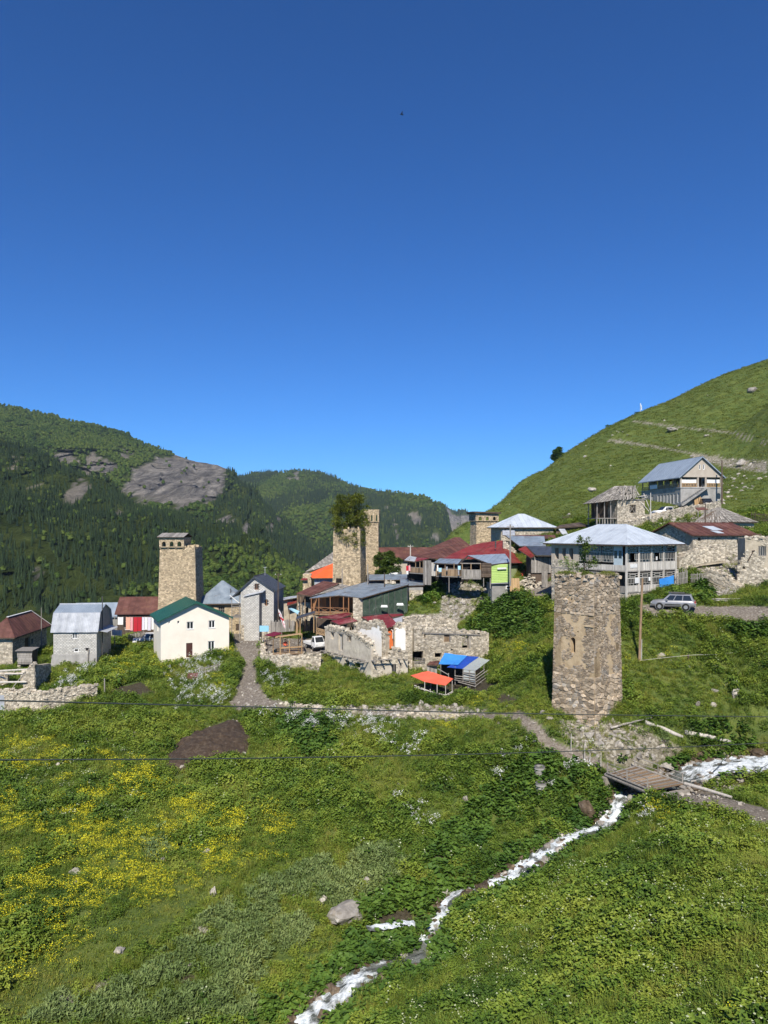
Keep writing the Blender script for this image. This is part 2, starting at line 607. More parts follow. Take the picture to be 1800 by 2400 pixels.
# ================================================================ the ground
CP=[  # photograph pixel and depth of points on the ground
(0,2400,37.4),(300,2400,39.4),(600,2400,40.6),(900,2400,38.2),(1200,2400,34),(1500,2400,29.5),(1800,2400,25.5),(-400,2400,36),(2300,2400,21),
(0,2200,44),(300,2200,45),(600,2200,46.5),(1500,2200,36.5),(1800,2200,32),(1300,2300,36.8),(1300,2120,47),(1150,2200,45),(2300,2200,27),(-400,2200,42.5),
(0,2000,53),(300,2000,54),(600,2000,55),(900,2000,55.5),(1500,2000,48),(1800,2000,44.5),(1420,2010,52.5),(-400,2000,51),(2300,2000,40),
(0,1850,64),(300,1850,65),(600,1850,65),(900,1850,64),(1150,1860,64),(1240,1890,61.5),(1500,1930,54.5),(1640,1930,52),(-400,1850,62),
(0,1700,80),(300,1700,80),(600,1700,80),(900,1700,77),(1100,1750,70),(1200,1790,66.5),(-400,1700,78),
(1620,1880,55),(1710,1885,54),(1800,1925,50.5),(2000,1960,48),(1520,1853,58),
(1236,1687,70),(1290,1745,67),(1381,1781,64.5),(1425,1812,62.2),(1489,1797,63.6),
(1300,1668,70.5),(1385,1695,68),(1462,1645,70.5),(1380,1640,73),(1500,1700,67.5),
(1600,1730,66.5),(1700,1745,66.3),(1800,1730,66.5),(1500,1650,71),(1650,1650,70.5),(1800,1640,71),(2000,1640,69),
(600,1640,86),(575,1600,92),(585,1560,99),(575,1510,107),(150,1672,82),(225,1642,85),(80,1625,90),(-300,1640,84),
(170,1558,102),(262,1530,110),(60,1560,106),(-200,1560,104),(378,1555,103),(450,1540,104),(537,1513,108),(330,1575,98),(440,1620,90),(300,1640,86),(250,1600,92),
(300,1490,118),(600,1487,117),(660,1480,118),(720,1505,108),(750,1522,100),(690,1532,98),(650,1562,96.5),(700,1600,91),(680,1640,86.5),
(870,1610,88),(800,1580,92),(760,1565,95),(930,1590,90),(970,1575,93),(1140,1540,97),(1050,1632,84),(1110,1608,88),(960,1640,84),(1000,1690,78),
(1200,1600,83),(1180,1660,76),(1200,1550,89),(1200,1480,98),(1150,1460,103),(1080,1440,107),(1000,1420,110),(1200,1420,105),(1130,1405,110),(1280,1380,106),(1250,1365,112),
(1290,1560,80),(1290,1480,90),(1380,1430,90),(1466,1408,87.5),(1575,1428,84.5),(1640,1432,84),(1720,1435,82),(1800,1442,79),(2000,1450,76),
(1500,1545,77),(1600,1560,75.5),(1720,1520,77),(1800,1560,74.5),(1500,1480,81),(1650,1480,79.5),(1800,1500,77),(2000,1550,72),
(1600,1400,90),(1540,1404,88.3),(1585,1400,90),(1680,1395,89),(1760,1390,90),(1650,1345,97),(1720,1330,99),(1600,1340,98),
(1560,1260,112),(1700,1255,112),(1640,1240,120),(1770,1250,120),(1480,1235,126),(1400,1250,124),(1550,1215,135),(1593,1190,149),(1690,1178,150),(1528,1186,153),(1750,1200,140),(1800,1215,130),(2000,1230,122),
(1300,1275,118),(1250,1290,125),(1170,1275,135),(1180,1300,122),(1100,1310,135),(1000,1345,128),(900,1365,125),
(1420,1180,165),(1500,1150,185),(1300,1220,155),(1450,1085,225),(1600,1058,215),(1750,1058,195),(1800,1080,175),(1680,1140,172),(1700,950,250),(1580,995,255),(1800,975,215),(1800,898,255),(2000,930,215),
(1054,1262,250),(1097,1236,262),(1165,1194,275),(1240,1137,285),(1310,1080,295),(1400,1022,300),(1500,976,302),(1580,940,300),(1680,885,295),(1800,842,290),(2000,770,285),(2300,680,270),
(1250,1190,210),(1200,1225,190),(1130,1255,190),
]
CPW=[  # world points of ground nothing in the photograph shows, so that the sheet goes on sensibly
(0,8,-7.5),(-14,12,-12),(12,10,-8),(-30,24,-19),(20,16,-11),(0,22,-17),(0,0,-2.2),(20,0,-2),(-20,0,-6),(40,20,-6),(45,45,-14),(60,60,-14),
(-75,150,-34),(-40,150,-29),(-10,150,-24),(10,165,-22),(-80,220,-75),(-30,220,-70),(20,230,-52),(-90,310,-130),(-20,320,-130),(40,340,-105),
(60,430,-40),(120,450,0),(200,450,40),(-90,60,-23),(-95,100,-24),(-100,150,-40),
(95,140,8),(110,200,40),(130,110,4),(100,80,-7),(90,60,-13),
]
CREST=[c for c in CP if c[2]>245 and c[0]>1000 and c not in((1700,950,250),(1580,995,255),(1800,898,255))]
CP+=[(a,b+22,d*1.07)for a,b,d in CREST]+[(a,b+70,d*1.2)for a,b,d in CREST]
STREAM=[  # photograph pixel, depth, half width of the water
(640,2500,39,0.70),(705,2400,41,0.66),(760,2355,42.2,0.62),(845,2285,44.4,0.70),(900,2262,45.4,0.51),(975,2245,46.0,0.47),(1000,2205,47.6,0.35),(1018,2165,49.2,0.31),(1070,2098,51.8,0.58),(1130,2085,52.4,0.66),(1200,2050,53.8,0.70),
(1290,1992,56.4,0.58),(1345,1958,58,0.55),(1410,1940,58.4,0.62),(1445,1900,60,0.55),(1462,1860,61.6,0.62),(1500,1842,62.6,1.00),(1570,1835,63,1.30),(1640,1805,64.0,1.90),(1700,1795,64.6,2.30),(1800,1790,65.1,2.60),(2000,1770,66.5,2.00)]
RILL=[(420,2420,39.6,0.15),(560,2340,42.2,0.15),(625,2240,45.4,0.16),(700,2220,46,0.12),(860,2172,48.2,0.15),(900,2165,48.7,0.15),(960,2155,49.2,0.2),(1000,2180,48.6,0.2)]

_c=np.array([tuple(P(*c))for c in CP]+CPW+[tuple(P(*s[:3]))for s in STREAM[:-1]])
_c0=_c[:,:2]/50.0
def _phi(r2):
 return 0.5*r2*np.log(r2+1e-9)
_n=len(_c)
_A=np.zeros((_n+3,_n+3))
_r2=((_c0[:,None]-_c0[None])**2).sum(-1)
_A[:_n,:_n]=_phi(_r2)+np.eye(_n)*0.004
_A[:_n,_n]=1;_A[:_n,_n+1:]=_c0
_A[_n,:_n]=1;_A[_n+1:,:_n]=_c0.T
_w=np.linalg.solve(_A,np.concatenate([_c[:,2],np.zeros(3)]))

def tps(X,Y):
 x,y=X.ravel()/50.0,Y.ravel()/50.0
 out=np.empty(x.shape)
 for i in range(0,len(x),40000):
  xx,yy=x[i:i+40000],y[i:i+40000]
  r2=(xx[:,None]-_c0[None,:,0])**2+(yy[:,None]-_c0[None,:,1])**2
  out[i:i+40000]=_phi(r2)@_w[:_n]+_w[_n]+_w[_n+1]*xx+_w[_n+2]*yy
 return out.reshape(X.shape)

def line_dist(X,Y,line):
 """distance to a polyline of (Vector, half width), with height and half width at the nearest point"""
 best=np.full(X.shape,1e9);zb=np.zeros(X.shape);hb=np.zeros(X.shape)
 for(p,h0),(q,h1)in zip(line[:-1],line[1:]):
  dx,dy=q.x-p.x,q.y-p.y
  t=np.clip(((X-p.x)*dx+(Y-p.y)*dy)/(dx*dx+dy*dy),0,1)
  d=np.hypot(X-p.x-t*dx,Y-p.y-t*dy)
  k=d<best
  best=np.where(k,d,best);zb=np.where(k,p.z+t*(q.z-p.z),zb);hb=np.where(k,h0+t*(h1-h0),hb)
 return best,zb,hb
SL=[(P(*s[:3]),s[3])for s in STREAM]
RL=[(P(*s[:3]),s[3])for s in RILL]

def GZ(X,Y,detail=True):
 X=np.asarray(X,float);Y=np.asarray(Y,float)
 z=tps(X,Y)
 far=sstep(110,200,Y)
 if detail:
  z=z+(fbm(X/3.1,Y/3.1,4)-0.5)*(0.55*(1-far))+(fbm(X/14.0,Y/14.0,3)-0.5)*(0.7+1.0*far)
  z=z+far*(fbm(X/9.0+Y/30,Y/2.3,3)-0.5)*1.0
 d,zs,hw=line_dist(X,Y,SL)
 k=sstep(0,1,(d-hw)/2.4)
 z=np.where(Y<90,np.where(d<hw+2.4,(zs-0.28)*(1-k)+z*k,z),z)
 d2,zs2,hw2=line_dist(X,Y,RL)
 k2=sstep(0,1,(d2-hw2)/0.9)
 z=np.where(Y<90,np.where((d2<hw2+0.9)&(d>hw+0.6),(z-0.22)*(1-k2)+z*k2,z),z)
 return z
def gz(x,y):
 return float(GZ(np.array([x]),np.array([y]))[0])
def ground(px,py,d0=20.0,d1=420.0):
 """where the ray through a photograph pixel meets the ground"""
 ds=np.geomspace(d0,d1,240)
 a,b=(px-900)/FPX,(HY-py)/FPX
 g=GZ(a*ds,ds)-b*ds
 i=np.argmax(g>0)if(g>0).any()else len(ds)-1
 i=max(i,1)
 t=g[i-1]/(g[i-1]-g[i]+1e-9)
 d=ds[i-1]+(ds[i]-ds[i-1])*min(max(t,0),1)
 return Vector((a*d,d,gz(a*d,d)))

ROADS=[
[(545,1506),(610,1503),(604,1560),(606,1600),(628,1636),(690,1662),(640,1674),(555,1668),(536,1650),(556,1618),(566,1560)],
[(608,1496),(770,1496),(770,1530),(612,1532)],
[(1215,1660),(1255,1690),(1300,1735),(1390,1773),(1445,1800),(1425,1817),(1340,1785),(1262,1748),(1220,1705)],
[(1515,1858),(1605,1838),(1700,1868),(1800,1898),(1900,1925),(1900,1968),(1800,1942),(1690,1908),(1590,1892)],
[(560,1655),(900,1668),(1150,1672),(1225,1668),(1230,1690),(1150,1684),(900,1680),(640,1674)],
[(1500,1418),(1640,1420),(1800,1422),(1850,1462),(1760,1460),(1640,1448),(1500,1440)],
[(1222,1362),(1300,1362),(1300,1405),(1240,1398)],
[(545,1480),(640,1488),(612,1506),(545,1508)],
]
DIRT=[
[(395,1805),(410,1745),(500,1700),(560,1685),(580,1720),(578,1768),(480,1795)],
[(1040,1600),(1130,1588),(1168,1612),(1120,1635),(1060,1628)],
[(955,1600),(1050,1610),(1060,1640),(1000,1630)],
[(1180,1625),(1215,1640),(1190,1650),(1165,1640)],
[(230,1620),(330,1600),(380,1625),(300,1640)],
[(1330,1540),(1420,1530),(1430,1570),(1350,1590)],
[(385,2298),(450,2282),(462,2302),(400,2312)],[(1000,2010),(1040,1998),(1062,2040),(1012,2032)],[(880,2150),(960,2125),(990,2160),(900,2180)],
]
GRAVEL=[
[(1300,1690),(1420,1690),(1500,1700),(1600,1760),(1500,1810),(1440,1790),(1330,1740)],
[(1600,1838),(1640,1832),(1730,1840),(1760,1868),(1700,1866)],
[(640,1640),(760,1655),(1060,1652),(1150,1665),(1060,1690),(850,1680),(680,1668)],
[(1040,1360),(1150,1370),(1145,1410),(1060,1470),(1150,1500),(960,1560),(960,1440),(1030,1440)],
[(1600,1300),(1740,1300),(1740,1385),(1680,1400),(1650,1360)],
[(1420,1215),(1560,1195),(1680,1190),(1700,1230),(1560,1240),(1420,1260)],
[(1620,1060),(1700,1075),(1800,1080),(1800,1110),(1700,1095),(1620,1075)],
[(612,1532),(760,1530),(750,1575),(620,1560)],
[(1425,1028),(1520,1042),(1600,1056),(1690,1072),(1690,1077),(1600,1061),(1520,1047),(1425,1035)],[(1480,985),(1600,1000),(1720,1012),(1800,1040),(1800,1045),(1720,1017),(1600,1004),(1480,989)],
[(165,2330),(270,2285),(245,2318),(130,2372),(85,2396)],
]

def build_ground():
 nd,na=900,380
 D=np.concatenate([np.geomspace(5,18,40)[:-1],np.geomspace(18,480,nd)])
 A=np.linspace(-0.86,0.92,na)
 Yg=np.repeat(D[:,None],na,1);Xg=Yg*A[None]
 # rows near the eye are widened so that the sheet also runs on beside and below the camera
 Xg=Xg+np.sign(A)[None]*25*np.clip(1-Yg/60,0,1)*np.clip(np.abs(A)[None]-0.55,0,1)/0.3
 Zg=GZ(Xg,Yg)
 nr=len(D)
 v=np.stack([Xg,Yg,Zg],-1).reshape(-1,3)
 idx=np.arange(nr*na).reshape(nr,na)
 q=np.stack([idx[:-1,:-1],idx[:-1,1:],idx[1:,1:],idx[1:,:-1]],-1).reshape(-1,4)
 me=bpy.data.meshes.new('ground')
 me.vertices.add(len(v));me.vertices.foreach_set('co',v.ravel().astype(np.float32))
 me.loops.add(q.size);me.loops.foreach_set('vertex_index',q.ravel().astype(np.int32))
 me.polygons.add(len(q));me.polygons.foreach_set('loop_start',np.arange(0,q.size,4,dtype=np.int32))
 me.polygons.foreach_set('use_smooth',np.ones(len(q),bool))
 me.update(calc_edges=True)
 px,py=proj(v[:,0],v[:,1],v[:,2])
 wob=90.0/v[:,1]
 px=px+(fbm(v[:,0]/1.1,v[:,1]/1.1,3)-0.5)*8*wob;py=py+(fbm(v[:,0]/1.3+50,v[:,1]/1.3,3)-0.5)*5*wob
 for nm,polys in(('road',ROADS),('dirt',DIRT),('gravel',GRAVEL)):
  r=np.zeros(len(v),np.float32)
  for p in polys:
   r=np.maximum(r,inpoly(px,py,p))
  at=me.attributes.new(nm,'FLOAT','POINT');at.data.foreach_set('value',r.astype(np.float32))
 d,zs,hw=line_dist(v[:,0],v[:,1],SL)
 wet=(1-sstep(0.2,1.5,d-hw))*(v[:,1]<90)
 at=me.attributes.new('wet','FLOAT','POINT');at.data.foreach_set('value',wet.astype(np.float32))
 me.materials.append(MATS['ground'])
 put('ground',me,kind='structure')

def proj(x,y,z):
 return 900+x/y*FPX,HY-z/y*FPX

def ground_material():
 m,nt,bs=new_mat('ground')
 tc=N(nt,'ShaderNodeTexCoord').outputs['Object']
 n1=nz(nt,0.35,6,0.7,0.5,tc);n2=nz(nt,5.0,5,0.7,0.2,tc)
 g=ramp(nt,n2,[(0.3,(0.035,0.055,0.014)),(0.5,(0.07,0.105,0.024)),(0.7,(0.11,0.14,0.04))])
 g2=ramp(nt,n2,[(0.3,(0.05,0.07,0.015)),(0.5,(0.11,0.14,0.03)),(0.72,(0.16,0.18,0.055))])
 c=mixc(nt,ramp(nt,n1,[(0.42,(0,0,0)),(0.6,(1,1,1))]),g,g2)
 st=N(nt,'ShaderNodeTexVoronoi');st.inputs['Scale'].default_value=5.0;nt.links.new(tc,st.inputs['Vector'])
 peb=ramp(nt,st.outputs['Color'],[(0.1,(0.12,0.10,0.08)),(0.6,(0.24,0.21,0.17)),(0.95,(0.46,0.42,0.36))])
 road=mixc(nt,ramp(nt,n2,[(0.4,(0,0,0)),(0.62,(1,1,1))]),(0.115,0.095,0.075),(0.23,0.20,0.165))
 road=mixc(nt,0.35,road,peb)
 dirt=ramp(nt,n2,[(0.3,(0.03,0.022,0.016)),(0.7,(0.085,0.065,0.05))])
 for a,col,k in(('gravel',peb,0.85),('dirt',dirt,0.9),('road',road,1.0)):
  f=N(nt,'ShaderNodeMath',operation='MULTIPLY')
  nt.links.new(attr(nt,a).outputs['Fac'],f.inputs[0]);f.inputs[1].default_value=k
  c=mixc(nt,f.outputs[0],c,col)
 wetc=ramp(nt,n2,[(0.3,(0.02,0.014,0.008)),(0.7,(0.10,0.065,0.035))])
 c=mixc(nt,attr(nt,'wet').outputs['Fac'],c,wetc)
 nt.links.new(c,bs.inputs['Base Color'])
 bs.inputs['Roughness'].default_value=0.95
 bs.inputs['Specular IOR Level'].default_value=0.15
 bump(nt,bs,n2,0.7,0.15)
ground_material()
build_ground()

# ---------------------------------------------------------------- far mountains
def interp(line,x):
 a=np.array(line,float)
 return np.stack([np.interp(x,a[:,0],a[:,k])for k in range(1,a.shape[1])],-1)

MOUNTAINS=[]
def mountain(name,crest,foot,x0,x1,nx,ny,amp,power=1.0,rock=(),seed=0.0,gully=0.0):
 xs=np.linspace(x0,x1,nx)
 C=interp(crest,xs);Fo=interp(foot,xs)
 vv=np.linspace(0,1,ny)[:,None]
 d=Fo[None,:,1]*(1-vv)+C[None,:,1]*vv
 zc=(HY-C[:,0])/FPX*C[:,1];zf=(HY-Fo[:,0])/FPX*Fo[:,1]
 z=zf[None]*(1-vv**power)+zc[None]*vv**power
 X=(xs[None]-900)/FPX*d
 env=np.sin(np.pi*np.clip(vv*0.93,0,1))*0.9+0.03
 s=d.mean()/9.0
 nn=(fbm(X/s+seed,d/s+seed,5)-0.5)
 rid=1-np.abs(fbm(X/(s*0.55)+seed*3,d/(s*2.2)+z/s*0.6,4)*2-1)
 # the folds push the slope towards and away from the eye
 off=(nn*2.0+gully*(rid-0.6))*amp*env
 d2=d+off
 X=(xs[None]-900)/FPX*d+off*0.3*np.sin(X/s*2)
 z=z+off*0.22
 # the far side, so that the crest is a ridge and not an edge
 back=[(1.06,0.10),(1.2,0.5)]
 for k,dr in back:
  d2=np.vstack([d2,d2[ny-1]*k]);X=np.vstack([X,X[ny-1]]);z=np.vstack([z,z[ny-1]-dr*(np.abs(zc-zf))])
 v=np.stack([X,d2,z],-1)
 nr=v.shape[0]
 idx=np.arange(nr*nx).reshape(nr,nx)
 q=np.stack([idx[:-1,:-1],idx[:-1,1:],idx[1:,1:],idx[1:,:-1]],-1).reshape(-1,4)
 me=bpy.data.meshes.new(name)
 me.from_pydata(v.reshape(-1,3).tolist(),[],q.tolist())
 me.polygons.foreach_set('use_smooth',np.ones(len(q),bool))
 px,py=proj(v[...,0].ravel(),v[...,1].ravel(),v[...,2].ravel())
 jx=px+(fbm(px/9.0+seed,py/9.0,3)-0.5)*26;jy=py+(fbm(px/9.0+77,py/9.0+seed,3)-0.5)*26
 r=np.zeros(len(px),np.float32)
 for p in rock:
  r=np.maximum(r,inpoly(jx,jy,p))
 r[idx[ny:].ravel()]=0
 at=me.attributes.new('rock','FLOAT','POINT');at.data.foreach_set('value',r.astype(np.float32))
 me.materials.append(MATS['mountain'])
 put(name,me,kind='structure')
 MOUNTAINS.append((v[:ny],r.reshape(nr,nx)[:ny]))

def mountain_material():
 m,nt,bs=new_mat('mountain')
 tc=N(nt,'ShaderNodeTexCoord').outputs['Object']
 n=nz(nt,0.02,6,0.7,0.4,tc);n2=nz(nt,0.012,8,0.75,1.2,tc,stretch=(5.0,1.2,0.9));n3=nz(nt,0.004,3,0.6,0,tc)
 g=ramp(nt,n,[(0.35,(0.03,0.05,0.014)),(0.65,(0.09,0.115,0.035))])
 rk=ramp(nt,n2,[(0.34,(0.085,0.08,0.076)),(0.48,(0.17,0.158,0.142)),(0.58,(0.29,0.265,0.23)),(0.7,(0.42,0.375,0.31))])
 rk=mixc(nt,ramp(nt,n3,[(0.45,(0,0,0)),(0.65,(1,1,1))]),rk,(0.27,0.24,0.19))
 c=mixc(nt,attr(nt,'rock').outputs['Fac'],g,rk)
 nt.links.new(c,bs.inputs['Base Color'])
 bs.inputs['Roughness'].default_value=1.0
 bs.inputs['Specular IOR Level'].default_value=0.0
 bump(nt,bs,n2,1.0,14.0)
mountain_material()

SCAR=[[(288,1150),(300,1115),(330,1095),(350,1078),(390,1068),(440,1068),(500,1082),(528,1088),(535,1115),(525,1150),(500,1165),(470,1180),(440,1192),(400,1186),(370,1182),(335,1168),(305,1160)],
  [(120,1060),(165,1062),(185,1085),(150,1090)],[(190,1085),(215,1062),(250,1080),(270,1090),(262,1110),(225,1112),(198,1108)],[(285,1058),(300,1056),(308,1068),(290,1074)]]
ROCK2=[[(145,1180),(150,1160),(195,1122),(206,1140),(195,1165),(165,1185)],[(15,1090),(40,1065),(44,1078),(25,1105)],[(60,1120),(85,1140),(75,1150)],[(270,1195),(282,1190),(284,1212),(276,1208)],
  [(70,1325),(85,1322),(105,1372),(95,1375)]]
ROCK3=[[(495,1240),(508,1205),(540,1215),(535,1232),(515,1225)],[(565,1265),(572,1232),(585,1225),(588,1240),(606,1245),(592,1262)],[(620,1245),(630,1220),(640,1225),(636,1245)],[(655,1205),(668,1232),(662,1236),(652,1215)],[(628,1185),(636,1200),(634,1208)],
  [(495,1170),(512,1160),(518,1140),(525,1145),(520,1165)]]
ROCK4=[[(676,1115),(683,1105),(697,1112),(700,1125),(690,1126)],[(955,1210),(965,1197),(985,1205),(988,1222),(978,1232)],[(1008,1252),(1020,1248),(1034,1262),(1025,1266)],[(918,1215),(924,1218),(938,1258),(932,1262)],[(900,1195),(908,1192),(912,1200)]]
ROCK5=[[(1015,1185),(1040,1188),(1058,1198),(1078,1215),(1100,1205),(1110,1240),(1060,1262),(1050,1240),(1040,1210)]]
mountain('far_ridge',[(700,1215,3300),(1000,1172,3300),(1030,1180,3300),(1056,1196,3250),(1070,1200,3200),(1082,1193,3150),(1100,1202,3100),(1140,1220,3100),(1300,1280,3100)],
  [(700,1400,1900),(1300,1400,1900)],700,1300,90,50,260,1.0,ROCK5,3.3,0.5)
mountain('valley_mountain',[(250,1240,2300),(450,1150,2300),(560,1118,2300),(590,1110,2300),(640,1110,2250),(676,1108,2250),(690,1104,2250),(750,1109,2200),(790,1122,2150),(830,1143,2100),(865,1153,2050),(920,1157,1950),(985,1166,1850),(1020,1182,1800),(1036,1200,1750),(1050,1232,1700),(1062,1262,1650),(1150,1330,1600)],
  [(250,1480,1000),(700,1460,900),(1150,1440,900)],250,1150,170,80,240,0.95,ROCK4,9.1,0.8)
mountain('forest_mountain',[(-700,850,1500),(-300,905,1500),(0,952,1500),(60,965,1500),(130,978,1490),(220,996,1480),(300,1024,1450),(360,1048,1430),(420,1072,1400),(455,1086,1380),(500,1095,1350),(530,1108,1320),(552,1126,1290),(580,1148,1260),(620,1178,1220),(670,1222,1180),(740,1290,1120),(820,1350,1050),(1000,1420,950)],
  [(-700,1330,700),(0,1380,650),(500,1470,560),(1000,1520,500)],-700,1000,220,90,200,0.9,SCAR+ROCK3,1.7,0.75)
mountain('near_ridge',[(-700,830,900),(-300,930,850),(0,1030,800),(60,1052,780),(110,1075,770),(200,1112,750),(280,1160,720),(340,1192,700),(430,1212,680),(520,1240,660),(600,1280,620),(680,1330,580),(780,1390,530),(1000,1450,480)],
  [(-700,1560,300),(0,1600,280),(500,1590,270),(1000,1560,280)],-700,1000,200,90,120,0.85,ROCK2,5.5,0.7)


# ================================================================ materials of the things
mat('white_paint',[(0.62,0.61,0.58),(0.8,0.8,0.78)],3,0.6,bumps=0.05)
mat('cream_plaster',[(0.70,0.64,0.54),(0.76,0.70,0.60),(0.79,0.735,0.63)],0.5,0.9,bumps=0.12,bscale=9,rnd=0)
mat('green_metal',[(0.014,0.072,0.054),(0.024,0.104,0.076)],1.2,0.45,bumps=0.08,rnd=0.06)
mat('grey_metal',[(0.156,0.193,0.23),(0.23,0.276,0.322),(0.294,0.34,0.386)],0.8,0.5,metal=0.15,bumps=0.12,rnd=0.1,stain=(0.16,0.15,0.15),stain_scale=0.35)
mat('white_metal',[(0.378,0.414,0.459),(0.477,0.522,0.567),(0.522,0.567,0.612)],0.7,0.5,metal=0.1,bumps=0.1,rnd=0.07)
mat('blue_metal',[(0.231,0.28,0.335),(0.326,0.38,0.437)],0.8,0.42,metal=0.15,bumps=0.1,rnd=0.06)  # blue also holds the sky mirrored on the barn-shaped roof
mat('dark_metal',[(0.035,0.042,0.055),(0.07,0.08,0.10)],1.0,0.5,bumps=0.1,rnd=0.1)
mat('rust_metal',[(0.065,0.028,0.022),(0.11,0.045,0.035),(0.16,0.075,0.06)],0.7,0.75,bumps=0.15,rnd=0.14,stain=(0.17,0.085,0.05),stain_scale=0.5)
mat('red_metal',[(0.147,0.02,0.016),(0.209,0.03,0.024),(0.244,0.052,0.037)],0.7,0.6,bumps=0.12,rnd=0.12,stain=(0.20,0.07,0.05),stain_scale=0.4)
mat('crimson_metal',[(0.14,0.016,0.022),(0.203,0.032,0.038)],0.8,0.55,bumps=0.12,rnd=0.15,stain=(0.30,0.13,0.12),stain_scale=0.6)
mat('zinc',[(0.288,0.306,0.333),(0.405,0.423,0.45),(0.495,0.513,0.54)],1.0,0.6,metal=0.1,bumps=0.1,rnd=0.08)
mat('tower_stone',[(0.211,0.163,0.101),(0.37,0.292,0.189),(0.484,0.391,0.26),(0.554,0.456,0.319)],2.2,0.95,tint=0.38,bumps=0.8,bscale=9,rnd=0.0,lo=0.25,hi=0.72)
mat('tower_mortar',[(0.264,0.202,0.126),(0.387,0.31,0.202),(0.458,0.37,0.248)],1.3,0.95,bumps=0.9,bscale=11,rnd=0)
mat('near_stone',[(0.196,0.15,0.105),(0.339,0.267,0.189),(0.445,0.362,0.265),(0.517,0.432,0.328)],1.6,0.95,tint=0.4,bumps=0.9,bscale=12,rnd=0.3,lo=0.25,hi=0.75,stain=(0.33,0.31,0.28),stain_scale=0.7)
mat('near_mortar',[(0.307,0.222,0.136),(0.469,0.359,0.224),(0.542,0.427,0.284)],1.1,0.95,bumps=1.0,bscale=12,rnd=0)
mat('ruin_stone',[(0.20,0.17,0.13),(0.36,0.315,0.245),(0.48,0.43,0.345),(0.57,0.52,0.43)],2.4,0.95,tint=0.42,bumps=0.7,bscale=9,rnd=0.1,lo=0.25,hi=0.72)
mat('ruin_mortar',[(0.27,0.23,0.17),(0.40,0.345,0.26),(0.49,0.425,0.325)],1.3,0.95,bumps=0.9,bscale=9,rnd=0)
mat('ruin_plaster',[(0.345,0.305,0.241),(0.483,0.431,0.351),(0.575,0.523,0.431)],1.0,0.95,bumps=0.6,bscale=6,rnd=0,stain=(0.62,0.57,0.45),stain_scale=0.75,lo=0.3,hi=0.75)
mat('white_plaster',[(0.45,0.44,0.42),(0.66,0.65,0.62),(0.74,0.73,0.70)],1.0,0.9,bumps=0.3,bscale=6,rnd=0,lo=0.2,hi=0.55)
mat('block',[(0.38,0.365,0.33),(0.49,0.475,0.435),(0.56,0.545,0.505)],1.0,0.95,tint=0.16,bumps=0.5,bscale=16,rnd=0)
mat('block_mortar',[(0.22,0.215,0.2),(0.30,0.29,0.27)],1.5,0.95,bumps=0.4,rnd=0)
mat('concrete',[(0.22,0.215,0.20),(0.31,0.30,0.28),(0.38,0.37,0.35)],0.8,0.95,bumps=0.4,bscale=8,rnd=0.05,stain=(0.24,0.23,0.215),stain_scale=0.5)
mat('gable_render',[(0.36,0.31,0.25),(0.46,0.41,0.34)],0.9,0.95,bumps=0.4,bscale=8,rnd=0)
mat('wood_grey',[(0.14,0.125,0.11),(0.25,0.23,0.205),(0.34,0.315,0.285)],1.5,0.9,stretch=(6,6,0.7),tint=0.3,bumps=0.4,rnd=0.2)
mat('wood_pale',[(0.352,0.325,0.286),(0.484,0.451,0.402),(0.594,0.561,0.506)],1.3,0.85,stretch=(6,6,0.7),tint=0.22,bumps=0.3,rnd=0.12)
mat('wood_brown',[(0.13,0.085,0.05),(0.24,0.165,0.10),(0.33,0.24,0.155)],1.4,0.9,stretch=(6,6,0.7),tint=0.3,bumps=0.4,rnd=0.2)
mat('wood_dark',[(0.045,0.033,0.024),(0.09,0.065,0.048),(0.13,0.10,0.075)],1.4,0.9,stretch=(6,6,0.7),tint=0.3,bumps=0.4,rnd=0.2)
mat('wood_new',[(0.336,0.212,0.104),(0.448,0.306,0.162)],1.4,0.8,stretch=(6,6,0.7),tint=0.2,bumps=0.2,rnd=0.12)
mat('wood_varnish',[(0.22,0.10,0.045),(0.33,0.165,0.075)],1.4,0.6,stretch=(6,6,0.7),tint=0.2,bumps=0.2,rnd=0.12)
mat('shingle',[(0.14,0.125,0.11),(0.23,0.21,0.185),(0.33,0.305,0.27)],1.4,0.95,stretch=(5,2,1),tint=0.35,bumps=0.6,rnd=0.25)
mat('lime_paint',[(0.42,0.60,0.17),(0.50,0.68,0.22)],0.8,0.7,tint=0.06,bumps=0.1,rnd=0.05)
mat('lime_wall',[(0.42,0.49,0.24),(0.52,0.58,0.30)],0.8,0.9,bumps=0.2,rnd=0)
mat('orange_tarp',[(0.70,0.105,0.025),(0.85,0.15,0.04)],0.7,0.55,bumps=0.35,bscale=1.5,rnd=0)
mat('coral_tarp',[(0.72,0.115,0.06),(0.85,0.16,0.085)],0.7,0.55,bumps=0.35,bscale=1.5,rnd=0)
mat('blue_tarp',[(0.035,0.22,0.62),(0.055,0.30,0.76)],0.8,0.5,bumps=0.35,bscale=1.5,rnd=0)
mat('navy_tarp',[(0.012,0.055,0.34),(0.02,0.085,0.45)],0.8,0.5,bumps=0.35,bscale=1.5,rnd=0)
mat('burgundy_cloth',[(0.12,0.008,0.025),(0.17,0.015,0.04)],1,0.8,bumps=0.2,rnd=0)
mat('orange_wall',[(0.55,0.13,0.035),(0.68,0.18,0.055)],1,0.9,bumps=0.2,rnd=0)
mat('brown_paint',[(0.055,0.022,0.018),(0.085,0.035,0.028)],1,0.6,bumps=0.1,rnd=0)
mat('red_paint',[(0.32,0.04,0.03),(0.45,0.07,0.05)],1,0.7,bumps=0.1,rnd=0)
mat('inside_shade',[(0.012,0.010,0.009),(0.025,0.021,0.018)],1,0.95,bumps=0,rnd=0)  # near-black colour stands in for the shade inside openings and rooms
